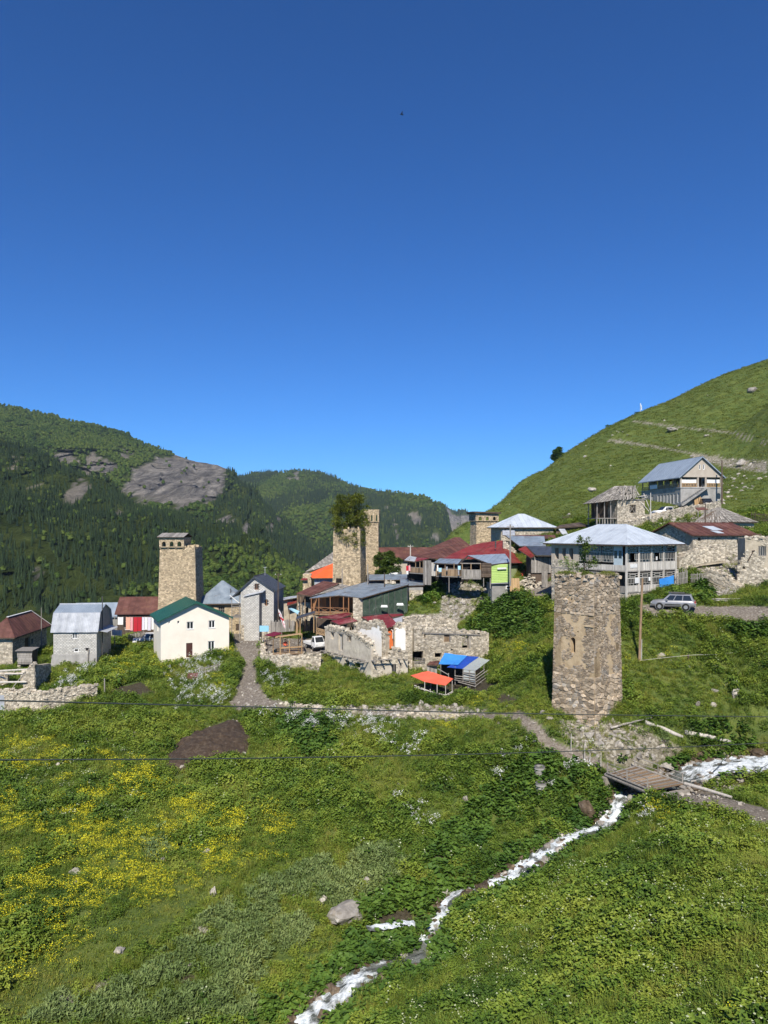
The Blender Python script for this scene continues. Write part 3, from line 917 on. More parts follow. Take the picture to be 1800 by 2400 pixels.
mat('iron',[(0.05,0.05,0.05),(0.10,0.095,0.09)],3,0.7,bumps=0.1,rnd=0.1)
mat('black_rubber',[(0.012,0.012,0.012),(0.022,0.022,0.022)],3,0.85,bumps=0.1,rnd=0)
mat('wire_rubber',[(0.035,0.045,0.04),(0.06,0.07,0.06)],3,0.6,bumps=0,rnd=0)
mat('silver_paint',[(0.259,0.259,0.266),(0.317,0.317,0.324)],2,0.32,metal=0.35,bumps=0,rnd=0,spec=0.5)
mat('white_car',[(0.68,0.68,0.67),(0.76,0.76,0.75)],2,0.35,bumps=0,rnd=0,spec=0.5)
mat('black_car',[(0.012,0.012,0.014),(0.02,0.02,0.022)],2,0.25,bumps=0,rnd=0,spec=0.5)
mat('alloy',[(0.35,0.35,0.35),(0.5,0.5,0.5)],2,0.35,metal=0.6,bumps=0,rnd=0)
mat('lamp_red',[(0.28,0.012,0.012),(0.35,0.02,0.02)],2,0.2,bumps=0,rnd=0,spec=0.5)
mat('lamp_clear',[(0.6,0.6,0.6),(0.7,0.7,0.7)],2,0.15,bumps=0,rnd=0,spec=0.5)
mat('skin',[(0.42,0.25,0.18),(0.50,0.31,0.23)],3,0.6,bumps=0,rnd=0)
mat('hair',[(0.02,0.014,0.01),(0.035,0.025,0.018)],3,0.8,bumps=0.2,rnd=0)
mat('boulder',[(0.16,0.145,0.125),(0.30,0.275,0.24),(0.42,0.395,0.355)],1.4,0.95,bumps=0.8,bscale=5,rnd=0.22,stain=(0.24,0.20,0.14),stain_scale=1.0)
mat('pale_rock',[(0.212,0.191,0.162),(0.348,0.319,0.272),(0.459,0.425,0.374)],1.4,0.95,bumps=0.6,bscale=5,rnd=0.18)
mat('wet_rock',[(0.04,0.03,0.02),(0.09,0.065,0.042),(0.18,0.135,0.085)],1.4,0.5,bumps=0.6,bscale=5,rnd=0.3)
mat('manure',[(0.033,0.022,0.015),(0.059,0.041,0.028),(0.108,0.081,0.057)],2.5,1.0,bumps=1.0,bscale=7,rnd=0)
mat('sign_blue',[(0.22,0.48,0.66),(0.30,0.56,0.74)],2,0.6,bumps=0,rnd=0)
mat('cardboard',[(0.38,0.24,0.12),(0.5,0.33,0.18)],2,0.9,bumps=0.1,rnd=0)
mat('siding',[(0.35,0.42,0.46),(0.42,0.50,0.54)],1,0.7,bumps=0.1,rnd=0.05)
for nm,c in dict(cloth_white=(0.75,0.75,0.74),cloth_red=(0.42,0.02,0.035),cloth_pink=(0.70,0.36,0.38),cloth_peach=(0.72,0.38,0.28),cloth_print=(0.60,0.58,0.66),cloth_sky=(0.36,0.60,0.72),cloth_black=(0.02,0.02,0.022),cloth_grey=(0.3,0.3,0.32),cloth_orange=(0.72,0.16,0.06),cloth_green=(0.05,0.42,0.24),cloth_beige=(0.55,0.47,0.36)).items():
 mat(nm,[tuple(x*0.85 for x in c),c],6,0.9,bumps=0.15,rnd=0.05)

def special_mats():
 m,nt,bs=new_mat('window_glass')
 bs.inputs['Base Color'].default_value=(0.018,0.022,0.026,1)
 bs.inputs['Roughness'].default_value=0.06
 bs.inputs['Specular IOR Level'].default_value=0.6
 m,nt,bs=new_mat('plastic_film')
 bs.inputs['Base Color'].default_value=(0.55,0.60,0.60,1)
 bs.inputs['Roughness'].default_value=0.25
 bump(nt,bs,nz(nt,2.5,4,0.6),0.5,0.1)
 tr=N(nt,'ShaderNodeBsdfTransparent')
 mx=N(nt,'ShaderNodeMixShader');mx.inputs[0].default_value=0.5
 out=nt.nodes['Material Output']
 nt.links.new(tr.outputs[0],mx.inputs[1]);nt.links.new(bs.outputs[0],mx.inputs[2]);nt.links.new(mx.outputs[0],out.inputs['Surface'])
 m,nt,bs=new_mat('green_glazing')
 c=ramp(nt,nz(nt,0.6,5,0.7,1.5),[(0.35,(0.03,0.05,0.038)),(0.6,(0.07,0.10,0.075)),(0.75,(0.20,0.24,0.20))])
 nt.links.new(c,bs.inputs['Base Color'])
 bs.inputs['Roughness'].default_value=0.08
 bs.inputs['Specular IOR Level'].default_value=0.8
special_mats()


# ================================================================ building helpers
def walls(parent,W,D,H,m,holes=None,t=0.3,base=-2.0,ridge=None,wr=0,name='wall'):
 """four walls; holes = dict(front=[], back=[], left=[], right=[]); ridge 'u' or 'v' closes the gables up to wr"""
 h=holes or{}
 mb=MB()
 panel(mb,m_front(0),0,W,base,H,h.get('front',()),t)
 panel(mb,lambda a,b,c:(a,D-c,b),0,W,base,H,h.get('back',()),t)
 panel(mb,m_side(0,1),t,D-t,base,H,h.get('left',()),t)
 panel(mb,m_side(W,-1),t,D-t,base,H,h.get('right',()),t)
 if ridge=='v':
  for v,o in((0,t),(D,-t)):
   mb.slab([(0,v,H),(W,v,H),(W/2,v,wr)],(0,o,0))
 elif ridge=='u':
  for u,o in((0,t),(W,-t)):
   mb.slab([(u,0,H),(u,D,H),(u,D/2,wr)],(o,0,0))
 return mb.build(name,m,parent)

def roof_part(parent,edges,m,w=0.12,name='roof',h=0.14):
 """the roof's frame: ridge cap, fascia and rake boards along the given edges"""
 mb=MB()
 for a,b in edges:
  mb.bar(a,b,w,h)
 return mb.build(name,m,parent)

def gable_roof(parent,u0,u1,v0,v1,we,wr,axis,m,oe=0.4,og=0.4,sheet=0.9,trim=None,thick=0.035,seam=0.035,rows=None,lift=0.06,name='roof_sheet'):
 """axis 'u': ridge runs along u"""
 if axis=='u':
  mid=(v0+v1)/2;sl=(wr-we)/(mid-v0)
  A=[(u0-og,v0-oe,we-sl*oe),(u1+og,v0-oe,we-sl*oe),(u1+og,mid,wr),(u0-og,mid,wr)]
  B=[(u1+og,v1+oe,we-sl*oe),(u0-og,v1+oe,we-sl*oe),(u0-og,mid,wr),(u1+og,mid,wr)]
 else:
  mid=(u0+u1)/2;sl=(wr-we)/(mid-u0)
  A=[(u0-oe,v1+og,we-sl*oe),(u0-oe,v0-og,we-sl*oe),(mid,v0-og,wr),(mid,v1+og,wr)]
  B=[(u1+oe,v0-og,we-sl*oe),(u1+oe,v1+og,we-sl*oe),(mid,v1+og,wr),(mid,v0-og,wr)]
 up=Vector((0,0,lift))
 A=[Vector(p)+up for p in A];B=[Vector(p)+up for p in B]
 dn=Vector((0,0,-0.06))
 r=roof_part(parent,[(A[2]+up,A[3]+up)]+[(q[i]+dn,q[j]+dn)for q in(A,B)for i,j in((0,1),(1,2),(0,3))],trim or m,h=0.1)
 roof_sheets(r,A,m,sheet,thick,seam,rows=rows,name=name);roof_sheets(r,B,m,sheet,thick,seam,rows=rows,name=name)
 return r

def hip_roof(parent,u0,u1,v0,v1,we,wr,m,oh=0.5,inset=None,sheet=0.9,trim=None,axis='u',ridge=None,seam=0.035,rows=None,skip=(),thick=0.035):
 U0,U1,V0,V1=u0-oh,u1+oh,v0-oh,v1+oh
 if axis=='u':
  i=inset if inset is not None else(V1-V0)/2
  a,b=ridge or((U0+i,(V0+V1)/2),(U1-i,(V0+V1)/2))
  R0,R1=Vector((a[0],a[1],wr)),Vector((b[0],b[1],wr))
  c=[Vector((U0,V0,we)),Vector((U1,V0,we)),Vector((U1,V1,we)),Vector((U0,V1,we))]
  pl=dict(front=[c[0],c[1],R1,R0],right=[c[1],c[2],R1],back=[c[2],c[3],R0,R1],left=[c[3],c[0],R0])
  hips=[(c[0],R0),(c[3],R0),(c[1],R1),(c[2],R1),(R0,R1)]
 else:
  i=inset if inset is not None else(U1-U0)/2
  a,b=ridge or(((U0+U1)/2,V0+i),((U0+U1)/2,V1-i))
  R0,R1=Vector((a[0],a[1],wr)),Vector((b[0],b[1],wr))
  c=[Vector((U0,V0,we)),Vector((U1,V0,we)),Vector((U1,V1,we)),Vector((U0,V1,we))]
  pl=dict(front=[c[0],c[1],R0],right=[c[1],c[2],R1,R0],back=[c[2],c[3],R1],left=[c[3],c[0],R0,R1])
  hips=[(c[0],R0),(c[1],R0),(c[2],R1),(c[3],R1),(R0,R1)]
 dn=Vector((0,0,-0.07));upv=Vector((0,0,0.05))
 r=roof_part(parent,[(c[k]+dn,c[(k+1)%4]+dn)for k in range(4)],trim or 'wood_dark',0.1)
 mb=MB()
 for p,q in hips:
  mb.bar(p+upv,q+upv,0.12,0.05)
 mb.build('hip_cap',m,r)
 for k,p in pl.items():
  if k not in skip:
   roof_sheets(r,p,m,sheet,thick,seam,rows=rows)
 return r

def facing(parent,faces,size,m,mortar=None,proud=0.07,name='stone_facing',big=0,part='stone',ratio=1.7,gap=0.02,jit=0.25,regular=False,rng=None):
 """faces = list of (map, a0, a1, b0, b1, holes, top, skip); the `big` largest stones become parts of their own, the rest one stuff part"""
 allst=[]
 for i,(mp,a0,a1,b0,b1,holes,top,skip)in enumerate(faces):
  for s in stone_list(a0,a1,b0,b1,size*(1 if regular else 0.8),holes,top,skip,ratio=ratio,regular=regular,rng=rng):
   allst.append((mp,s))
 if big:
  allst.sort(key=lambda q:-(q[1][1]-q[1][0])*(q[1][3]-q[1][2]))
  for mp,s in allst[:big]:
   mb=MB()
   stone(mb,mp,s,proud*1.3,gap,jit)
   mb.build(part,m,parent)
  allst=allst[big:]
 mb=MB()
 for mp,s in allst:
  stone(mb,mp,s,proud*0.65,gap,jit,rng)
 if mb.f:
  return mb.build(name,m,parent,kind='stuff')

def ragged(seed,base,amp,step=0.4):
 return lambda a:base+(mnoise.noise(Vector((a/step,seed,0.3)))+0.5*mnoise.noise(Vector((a/step*2.7,seed,9.3))))*amp

def tower_core(parent,s,sv,H,tap,m,faces_top=None,base=-2.0,holes=()):
 k=tap
 kb=-base/H*tap
 mb=MB()
 if not holes:
  mb.hexa([(-kb,-kb,base),(s+kb,-kb,base),(s+kb,sv+kb,base),(-kb,sv+kb,base),(k,k,H),(s-k,k,H),(s-k,sv-k,H),(k,sv-k,H)])
 return mb.build('wall',m,parent)

def tmap(face,s,sv,H,tap):
 def kk(b):return tap*b/H
 if face=='front':return lambda a,b,c:(kk(b)+a*(s-2*kk(b))/s,kk(b)+c,b)
 if face=='back':return lambda a,b,c:(kk(b)+a*(s-2*kk(b))/s,sv-kk(b)-c,b)
 if face=='left':return lambda a,b,c:(kk(b)+c,kk(b)+a*(sv-2*kk(b))/sv,b)
 return lambda a,b,c:(s-kk(b)-c,kk(b)+a*(sv-2*kk(b))/sv,b)

def arch_fill(mb,m,a0,a1,b,r,t):
 for x0,sg in((a0,1),(a1,-1)):
  for k in range(3):
   an0,an1=math.pi/2*k/3,math.pi/2*(k+1)/3
   h0,h1=r*(1-math.cos(an0)),r*(1-math.cos(an1))
   # strip between the rectangular head and the arc
   xa,xb=x0+sg*r*(1-math.cos(an0)),x0+sg*r*(1-math.cos(an1))
   ya,yb=b-r+r*math.sin(an0),b-r+r*math.sin(an1)
   mb.slab([m(xa,ya,0),m(xb,yb,0),m(xb,b,0),m(xa,b,0)],Vector(m(0,0,t))-Vector(m(0,0,0)))

def parapet(parent,u0,u1,v0,v1,w0,w1,m,mortar,arches=3,sides=('front',),th=0.35,size=0.16):
 mb=MB()
 r=0.3
 faces=[]
 def one(mp,a0,a1,n):
  hs=[]
  for i in range(n):
   c=a0+(a1-a0)*(i+0.62)/(n+0.24)
   hs.append((c-r,c+r,w0+0.15,w0+(w1-w0)*0.62))
  panel(mb,mp,a0,a1,w0,w1,hs,th)
  for h in hs:arch_fill(mb,mp,h[0],h[1],h[3],r,th)
  faces.append((mp,a0,a1,w0,w1,hs,None,None))
 one(lambda a,b,c:(a,v0+c,b),u0,u1,arches)
 one(lambda a,b,c:(a,v1-c,b),u0,u1,arches)
 one(lambda a,b,c:(u0+c,a,b),v0+th,v1-th,arches)
 one(lambda a,b,c:(u1-c,a,b),v0+th,v1-th,arches)
 p=mb.build('parapet',mortar,parent)
 facing(p,[f for f,nm in zip(faces,('front','back','left','right'))if nm in sides],size,m,proud=0.05)
 # corbels that carry the overhang
 for i in range(arches+1):
  c=u0+(u1-u0)*(i+0.12)/(arches+0.24)
  b=MB();b.hexa([(c-0.12,v0+0.38,w0-0.5),(c+0.12,v0+0.38,w0-0.5),(c+0.12,v0+0.45,w0-0.5),(c-0.12,v0+0.45,w0-0.5),
    (c-0.12,v0+0.03,w0-0.004),(c+0.12,v0+0.03,w0-0.004),(c+0.12,v0+0.45,w0-0.004),(c-0.12,v0+0.45,w0-0.004)])
  b.build('corbel',m,p)
 return p

def blocks(parent,faces,m='block',size=0.2,name='block_facing'):
 return facing(parent,faces,size,m,proud=0.018,name=name,ratio=2.0,gap=0.022,jit=0.03,regular=True)

def chimney_pipe(parent,p,h,r=0.07,m='iron'):
 mb=MB();mb.tube([p,Vector(p)+Vector((0,0,h))],r,8)
 mb.lathe([(r*1.7,h),(0.01,h+0.14)],p,8)
 return mb.build('stove_pipe',m,parent)

# ================================================================ left of the village
def gambrel_house():
 f=newfr(Z1,553,1575,102,3)
 T=f.thing('block_house','grey block house with silvery barn-shaped metal roof and two small lower windows','house')
 W=f.front(*Z1(1003,1240))[0]
 We=f.front(*Z1(770,1245))[1]
 D=6.2
 g=lambda x0,x1,y0,y1:(f.front(*Z1(x0,y0))[0],f.front(*Z1(x1,y0))[0],f.front(*Z1(x0,y1))[1],f.front(*Z1(x1,y0))[1])
 w1=g(748,802,1240,1315);w2=g(762,818,1412,1455);w3=g(888,920,1408,1437)
 w1=(w1[0],w1[1],w1[2],We-0.05)
 hs=[w1,w2,w3]
 wl=walls(T,W,D,We,'block_mortar',dict(front=hs))
 blocks(wl,[(m_front(0),0,W,We-5.0,We,hs,None,None),(m_side(W,-1),0,D,We-5.0,We,(),None,None)])
 base=MB();base.hexa([(-0.5,-0.35,-2),(W+0.15,-0.35,-2),(W+0.15,-0.02,-2),(-0.5,-0.02,-2),(-0.12,-0.1,1.3),(W+0.03,-0.1,1.3),(W+0.03,-0.02,1.3),(-0.12,-0.02,1.3)])
 base.build('plinth','concrete',T)
 window(T,m_front(0),*w1,mull=1,fw=0.1);window(T,m_front(0),*w2,mull=0,fw=0.14);window(T,m_front(0),*w3,mull=0,fw=0.05,frame='wood_dark')
 # roof
 Hb=f.front(*Z1(800,1050))[1];Ht=Hb+0.95
 v1=0.75;vm=D/2
 ends=[]
 for u in(0.0,W):
  ends.append(MB())
  ends[-1].slab([(u,0.05,We),(u,D-0.05,We),(u,D-v1,Hb-0.05),(u,vm,Ht-0.08),(u,v1,Hb-0.05)],(0.12 if u==0 else-0.12,0,0))
 for e in ends:
  e.build('gable_wall','block_mortar',T)
 r=roof_part(T,[((-0.3,vm,Ht+0.05),(W+0.25,vm,Ht+0.05))],'zinc')
 for nm,o,ev,sv,mm in(('lower_slope',(-0.3,-0.28,We-0.02),(W+0.55,0,0),(0,v1+0.28,Hb-We+0.02),'zinc'),('upper_slope',(-0.3,v1,Hb),(W+0.55,0,0),(0,vm-v1,Ht-Hb),'blue_metal'),
       ('upper_slope',(-0.3,D-v1,Hb),(W+0.55,0,0),(0,vm-D+v1,Ht-Hb),'blue_metal'),('lower_slope',(-0.3,D+0.28,We-0.02),(W+0.55,0,0),(0,-v1-0.28,Hb-We+0.02),'zinc')):  # upper slopes coloured bluer than the lower for the sky they mirror
  n=round((W+0.55)/1.0)
  for i in range(n):
   mb=MB();ev2=Vector(ev)/n
   corrugated(mb,Vector(o)+ev2*i+Vector((0,0,0.012*(i%2))),ev2*1.02,sv,0.028,0.2)
   mb.build('roof_sheet',mm,r)
 # eave canopy, pipe and leaning poles on the dark side
 mb=MB();mb.slab([(W,0.3,We+0.1),(W,D-0.5,We+0.25),(W+1.2,D-0.5,We-0.1),(W+1.2,0.8,We-0.2)],(0,0,0.05));mb.build('side_canopy','zinc',T)
 chimney_pipe(T,(W+0.25,1.6,0.5),Ht+0.6)
 for u,v,du,h in((W-1.05,-0.5,0.05,3.2),(W-0.2,-0.6,0.35,2.0)):
  mb=MB();mb.tube([(u-du,v,-1.2),(u,v+0.35,h-1.2)],0.07,6);mb.build('leaning_pole','wood_grey',T)
gambrel_house()

def rust_barn():
 f=newfr(Z1,-120,1500,104,4)
 T=f.thing('stone_barn','stone barn with rusty brown hipped roof and white ridge edge at left','barn')
 W=f.front(*Z1(128,1310))[0];He=f.front(*Z1(128,1300))[1];D=12.5
 hs=[(4.2,6.2,He-3.6,He-0.8)]
 hs2=[(6.5,7.3,He-2.0,He-1.2)]
 wl=walls(T,W,D,He,'ruin_mortar',dict(right=hs+hs2),base=-3)
 facing(wl,[(m_front(0),0,W,-2,He,(),None,None),(m_side(W,-1),0,D,-2,He,hs+hs2,None,None)],0.2,'ruin_stone',proud=0.05)
 mb=MB();mb.box(W-0.35,W-0.3,hs[0][0],hs[0][1],hs[0][2],hs[0][3]);mb.build('door','wood_dark',T)
 hip_roof(T,0,W,0,D,He,He+2.5,'rust_metal',0.55,axis='v',inset=2.6,sheet=0.8)
 mb=MB();mb.bar((W/2,2.3,He+2.62),(W/2,D-1.8,He+2.62),0.3,0.06);mb.bar((W/2,D-1.8,He+2.6),(W+0.5,D+0.5,He+0.1),0.4,0.06);mb.build('ridge_cap','white_paint',T)
 mb=MB();mb.slab([(W-1.6,3.0,He+1.32),(W-1.6,3.5,He+1.32),(W-0.7,3.5,He+0.62),(W-0.7,3.0,He+0.62)],(0.06,0,0.1));mb.build('roof_patch','zinc',T)
rust_barn()

def simple_shed(name,label,z,x,y,d,deg,W,D,He,Hr,wall,roof,axis='u',sheet=0.9,oh=0.3,cat='house',base=-2.5,stones=None,kind='gable',holes=None):
 f=newfr(z,x,y,d,deg)
 T=f.thing(name,label,cat)
 wl=walls(T,W,D,He,wall,holes,base=base,ridge=axis if kind=='gable' else None,wr=Hr)
 if stones:
  facing(wl,[(m_front(0),0,W,-1,He,(holes or{}).get('front',()),None,None)],0.2,stones,proud=0.05)
 if kind=='gable':
  gable_roof(T,0,W,0,D,He,Hr,axis,roof,oh,oh,sheet)
 else:
  hip_roof(T,0,W,0,D,He,Hr,roof,oh,axis=axis,sheet=sheet)
 return f,T

simple_shed('blue_roof_shed','shed with sloping blue metal roof just behind the barn-roofed block house',Z1,760,1180,128,8,10.5,6,1.6,3.5,'block_mortar','blue_metal')
f,T=simple_shed('laundry_house','low house with brown metal roof behind the long washing line',Z1,1215,1300,121,6,8.6,6,4.0,6.2,'wood_dark','rust_metal',holes=dict(front=[(1.2,2.2,1.2,2.6),(4.0,5.0,1.2,2.6)]))
window(T,m_front(0),1.2,2.2,1.2,2.6);window(T,m_front(0),4.0,5.0,1.2,2.6)

def hung_cloth(name,label,m,a,b,drop,group,sway=0.06,fold=3,bulge=0.07):
 """a garment or sheet pegged between points a and b"""
 a,b=Vector(a),Vector(b)
 mb=MB();nx,ny=8,6
 nrm=(b-a).cross(Vector((0,0,1))).normalized()
 ph=random.random()*6
 vid={}
 T0=[]
 for s in(0,1):
  for j in range(ny+1):
   for i in range(nx+1):
    x,y=i/nx,j/ny
    p=a.lerp(b,x*(1-0.0)+0)-Vector((0,0,drop*y+0.05*math.sin(x*3.14)*(1-y)))
    p+=nrm*(math.sin(x*fold*6.28+ph)*sway*(0.3+y)+bulge*y)+nrm*(0.012*s)
    T0.append(tuple(p))
 W=nx+1
 off=W*(ny+1)
 fs=[]
 for j in range(ny):
  for i in range(nx):
   q=(j*W+i,j*W+i+1,(j+1)*W+i+1,(j+1)*W+i)
   fs.append(q);fs.append(tuple(off+k for k in q[::-1]))
 me=mesh_of(name,T0,fs,m,smooth=True)
 return put(name,me,None,label,'laundry',group)

def laundry_row():
 a,b=PZ(Z1,1190,1085,112),PZ(Z2,150,1078,112)
 mb=MB();mb.tube([a,a.lerp(b,0.5)-Vector((0,0,0.12)),b],0.012,5)
 mb.build('clothes_line','wire_rubber',None,label='long washing line strung between the barn-roofed house and the cream house',cat='clothes line')
 for i,p in enumerate((a,b)):
  mb=MB();g=gz(p.x,p.y);mb.tube([(p.x,p.y,g-0.4),(p.x,p.y,p.z+0.1)],[0.07,0.05],6)
  mb.build('clothes_post','wood_grey',None,label=('wooden post at the left end of the long washing line','wooden post at the right end of the long washing line')[i],cat='post',group='posts of the long washing line')
 items=[('white_shirt','cloth_white',1222,1278,80,'white shirt at the left end of the long washing line'),('dark_trousers','cloth_black',1280,1300,105,'dark trousers beside the white shirt on the long washing line'),
   ('peach_sheet','cloth_peach',1306,1350,130,'peach patterned sheet on the long washing line'),('pink_towel','cloth_pink',1353,1378,140,'pale pink towel left of the red sheet on the washing line'),
   ('red_sheet','cloth_red',1384,1425,150,'left half of the deep red laundry on the washing line'),('red_cover','cloth_red',1428,1470,145,'right half of the deep red laundry on the washing line'),
   ('printed_cloth','cloth_print',1474,1500,135,'first printed white cloth right of the red laundry'),('printed_cloth','cloth_white',1503,1530,130,'plain white cloth second right of the red laundry'),
   ('printed_cloth','cloth_print',1533,1566,140,'third cloth right of the red laundry, lilac print'),('printed_cloth','cloth_white',1570,1604,130,'last white cloth of the line, beside the cream house')]
 for nm,m,x0,x1,dr,lab in items:
  p,q=PZ(Z1,x0,1088,112),PZ(Z1,x1,1088,112)
  hung_cloth(nm,lab,m,p,q,dr/4.424/FPX*112,'clothes on the long washing line')
 a,b=PZ(Z1,1160,1215,111),PZ(Z1,1265,1225,111)
 hung_cloth('draped_sheet','white sheet spread low below the washing line','cloth_white',a,b,0.85,'clothes on the long washing line',0.1,4)
laundry_row()

def cream_house():
 f=newfr(Z2,207,1552,101.5,24)
 T=f.thing('cream_house','two storey cream rendered house with dark green metal roof and brown door','house')
 W=f.front(*Z2(915,1200))[0]
 D=8.0
 He=(f.front(*Z2(210,1122))[1]+f.front(*Z2(915,1082))[1])/2
 Hr=f.front(*Z2(585,940))[1]
 g=lambda x0,x1,y0,y1:(f.front(*Z2(x0,y0))[0],f.front(*Z2(x1,y0))[0],f.front(*Z2((x0+x1)/2,y1))[1],f.front(*Z2((x0+x1)/2,y0))[1])
 wins=[g(476,548,1137,1215),g(703,771,1124,1203),g(697,766,1338,1428)]
 small=[g(287,304,1131,1160),g(379,401,1128,1158)]
 door=g(470,537,1358,1507)
 walls(T,W,D,He,'cream_plaster',dict(front=wins+small+[door],left=[(2.5,3.6,3.8,5.0)]),ridge='v',wr=Hr)
 for w in wins:window(T,m_front(0),*w,mull=1,fw=0.1,depth=0.16,sill='white_paint')
 for w in small:window(T,m_front(0),*w,mull=0,fw=0.06,depth=0.16)
 window(T,m_side(0,1),2.5,3.6,3.8,5.0,mull=1,depth=0.16)
 mb=MB();mb.box(door[0],door[1],0.08,0.14,door[2],door[3]);dd=mb.build('door','brown_paint',T)
 for k in(0,1):
  mb=MB();h=(door[3]-door[2])/2
  mb.box(door[0]+0.14,door[1]-0.14,0.06,0.079,door[2]+0.12+k*h,door[2]+h*(k+1)-0.1);mb.build('door_panel','brown_paint',dd)
 mb=MB();mb.box(door[1]-0.16,door[1]-0.1,0.02,0.058,door[2]+0.9,door[2]+1.05);mb.build('handle','alloy',dd)
 mb=MB();mb.box(door[0]-0.15,door[1]+0.15,-0.7,-0.003,door[2]-0.35,door[2]-0.03);mb.build('doorstep','concrete',T)
 gable_roof(T,0,W,0,D,He,Hr,'v','green_metal',0.45,0.5,1.05,thick=0.05,seam=0.05)
cream_house()

def tower(name,label,z,x,y,d,deg,s,sv,H,tap,size,sides,base=-2.0,stone='tower_stone',mortar='tower_mortar',tops=None,holes=None,big=0,cat='tower'):
 f=newfr(z,x,y,d,deg)
 T=f.thing(name,label,cat,'stone defence towers')
 c=tower_core(T,s,sv,H,tap,mortar,base=base)
 fl=[]
 for k in sides:
  L=s if k in('front','back')else sv
  fl.append((tmap(k,s,sv,H,tap),0,L,base*0.5,H,(holes or{}).get(k,()),(tops or{}).get(k),None))
 facing(c if not big else T,fl,size,stone,proud=0.08,big=big)
 return f,T

def left_tower():
 f=newfr(Z2,180,912,117,2)
 s=f.front(*Z2(570,880))[0]
 H=f.front(*Z2(300,365))[1]
 f,T=tower('stone_tower','square tan stone tower with flat roofed arched parapet behind the cream house',Z2,180,912,117,2,s,s,H,0.22,0.2,('front','right'))
 u1=f.front(*Z2(450,300))[0];u0=f.front(*Z2(193,300))[0];Hp=f.front(*Z2(300,268))[1]
 parapet(T,u0,u1,-0.12,s*0.8,H-0.05,Hp,'tower_stone','tower_mortar',3,('front','right'))
 mb=MB();mb.slab([(u0-0.25,-0.5,Hp+0.02),(u1+0.1,-0.5,Hp+0.02),(u1+0.1,s*0.45,Hp+0.62),(u0-0.25,s*0.45,Hp+0.62)],(0,0,0.1))
 mb.build('roof_slope','wood_dark',T);mb=MB();mb.slab([(u0-0.25,s*0.45,Hp+0.62),(u1+0.1,s*0.45,Hp+0.62),(u1+0.1,s*0.95,Hp+0.02),(u0-0.25,s*0.95,Hp+0.02)],(0,0,0.1))
 r=mb.build('roof_slope','wood_dark',T)
 for i in range(9):
  u=u0-0.25+(u1-u0+0.35)*i/9
  mb=MB();mb.slab([(u+0.01,-0.55,Hp+0.13),(u+(u1-u0+0.35)/9-0.01,-0.55,Hp+0.13),(u+(u1-u0+0.35)/9-0.01,s*0.45,Hp+0.73),(u+0.01,s*0.45,Hp+0.73)],(0,0,0.04+0.02*(i%2)),random.random())
  mb.build('roof_board','wood_grey',r)
 # broken crown on the right
 mb=MB()
 for i in range(60):
  u=random.uniform(u1-0.1,s-0.35);v=random.uniform(0.25,s-0.3)
  k=random.uniform(0.12,0.26);h=random.uniform(0.05,0.35)
  mb.box(u-k,u+k,v-k,v+k,H-0.05,H+h,random.random())
 mb.build('broken_crown','tower_stone',T,kind='stuff')
left_tower()

def grey_hip_house():
 f=newfr(Z2,600,1240,121,7)
 T=f.thing('stone_house','stone house with grey hipped metal roof between cream house and block house','house')
 W=f.front(*Z2(1030,1100))[0]+0.3;He=f.front(*Z2(800,948))[1];Hr=He+3.4;D=8
 g=lambda x0,x1,y0,y1:(f.front(*Z2(x0,y0))[0],f.front(*Z2(x1,y0))[0],f.front(*Z2(x0,y1))[1],f.front(*Z2(x0,y0))[1])
 w1=g(805,870,980,1045);d1=g(985,1027,1160,1230)
 wl=walls(T,W,D,He,'tower_mortar',dict(front=[w1,d1]))
 facing(wl,[(m_front(0),0,W,-1,He-0.2,[w1,d1],None,None)],0.2,'tower_stone',proud=0.05)
 window(T,m_front(0),*w1,frame='wood_grey',mull=2,cross=1)
 mb=MB();mb.box(d1[0],d1[1],0.1,0.15,d1[2],d1[3]);mb.build('door','wood_dark',T)
 hip_roof(T,0,W,0,D,He,Hr,'grey_metal',0.55,sheet=0.75,inset=3.9)
 chimney_pipe(T,(W*0.72,1.5,He+0.6),1.6)
grey_hip_house()

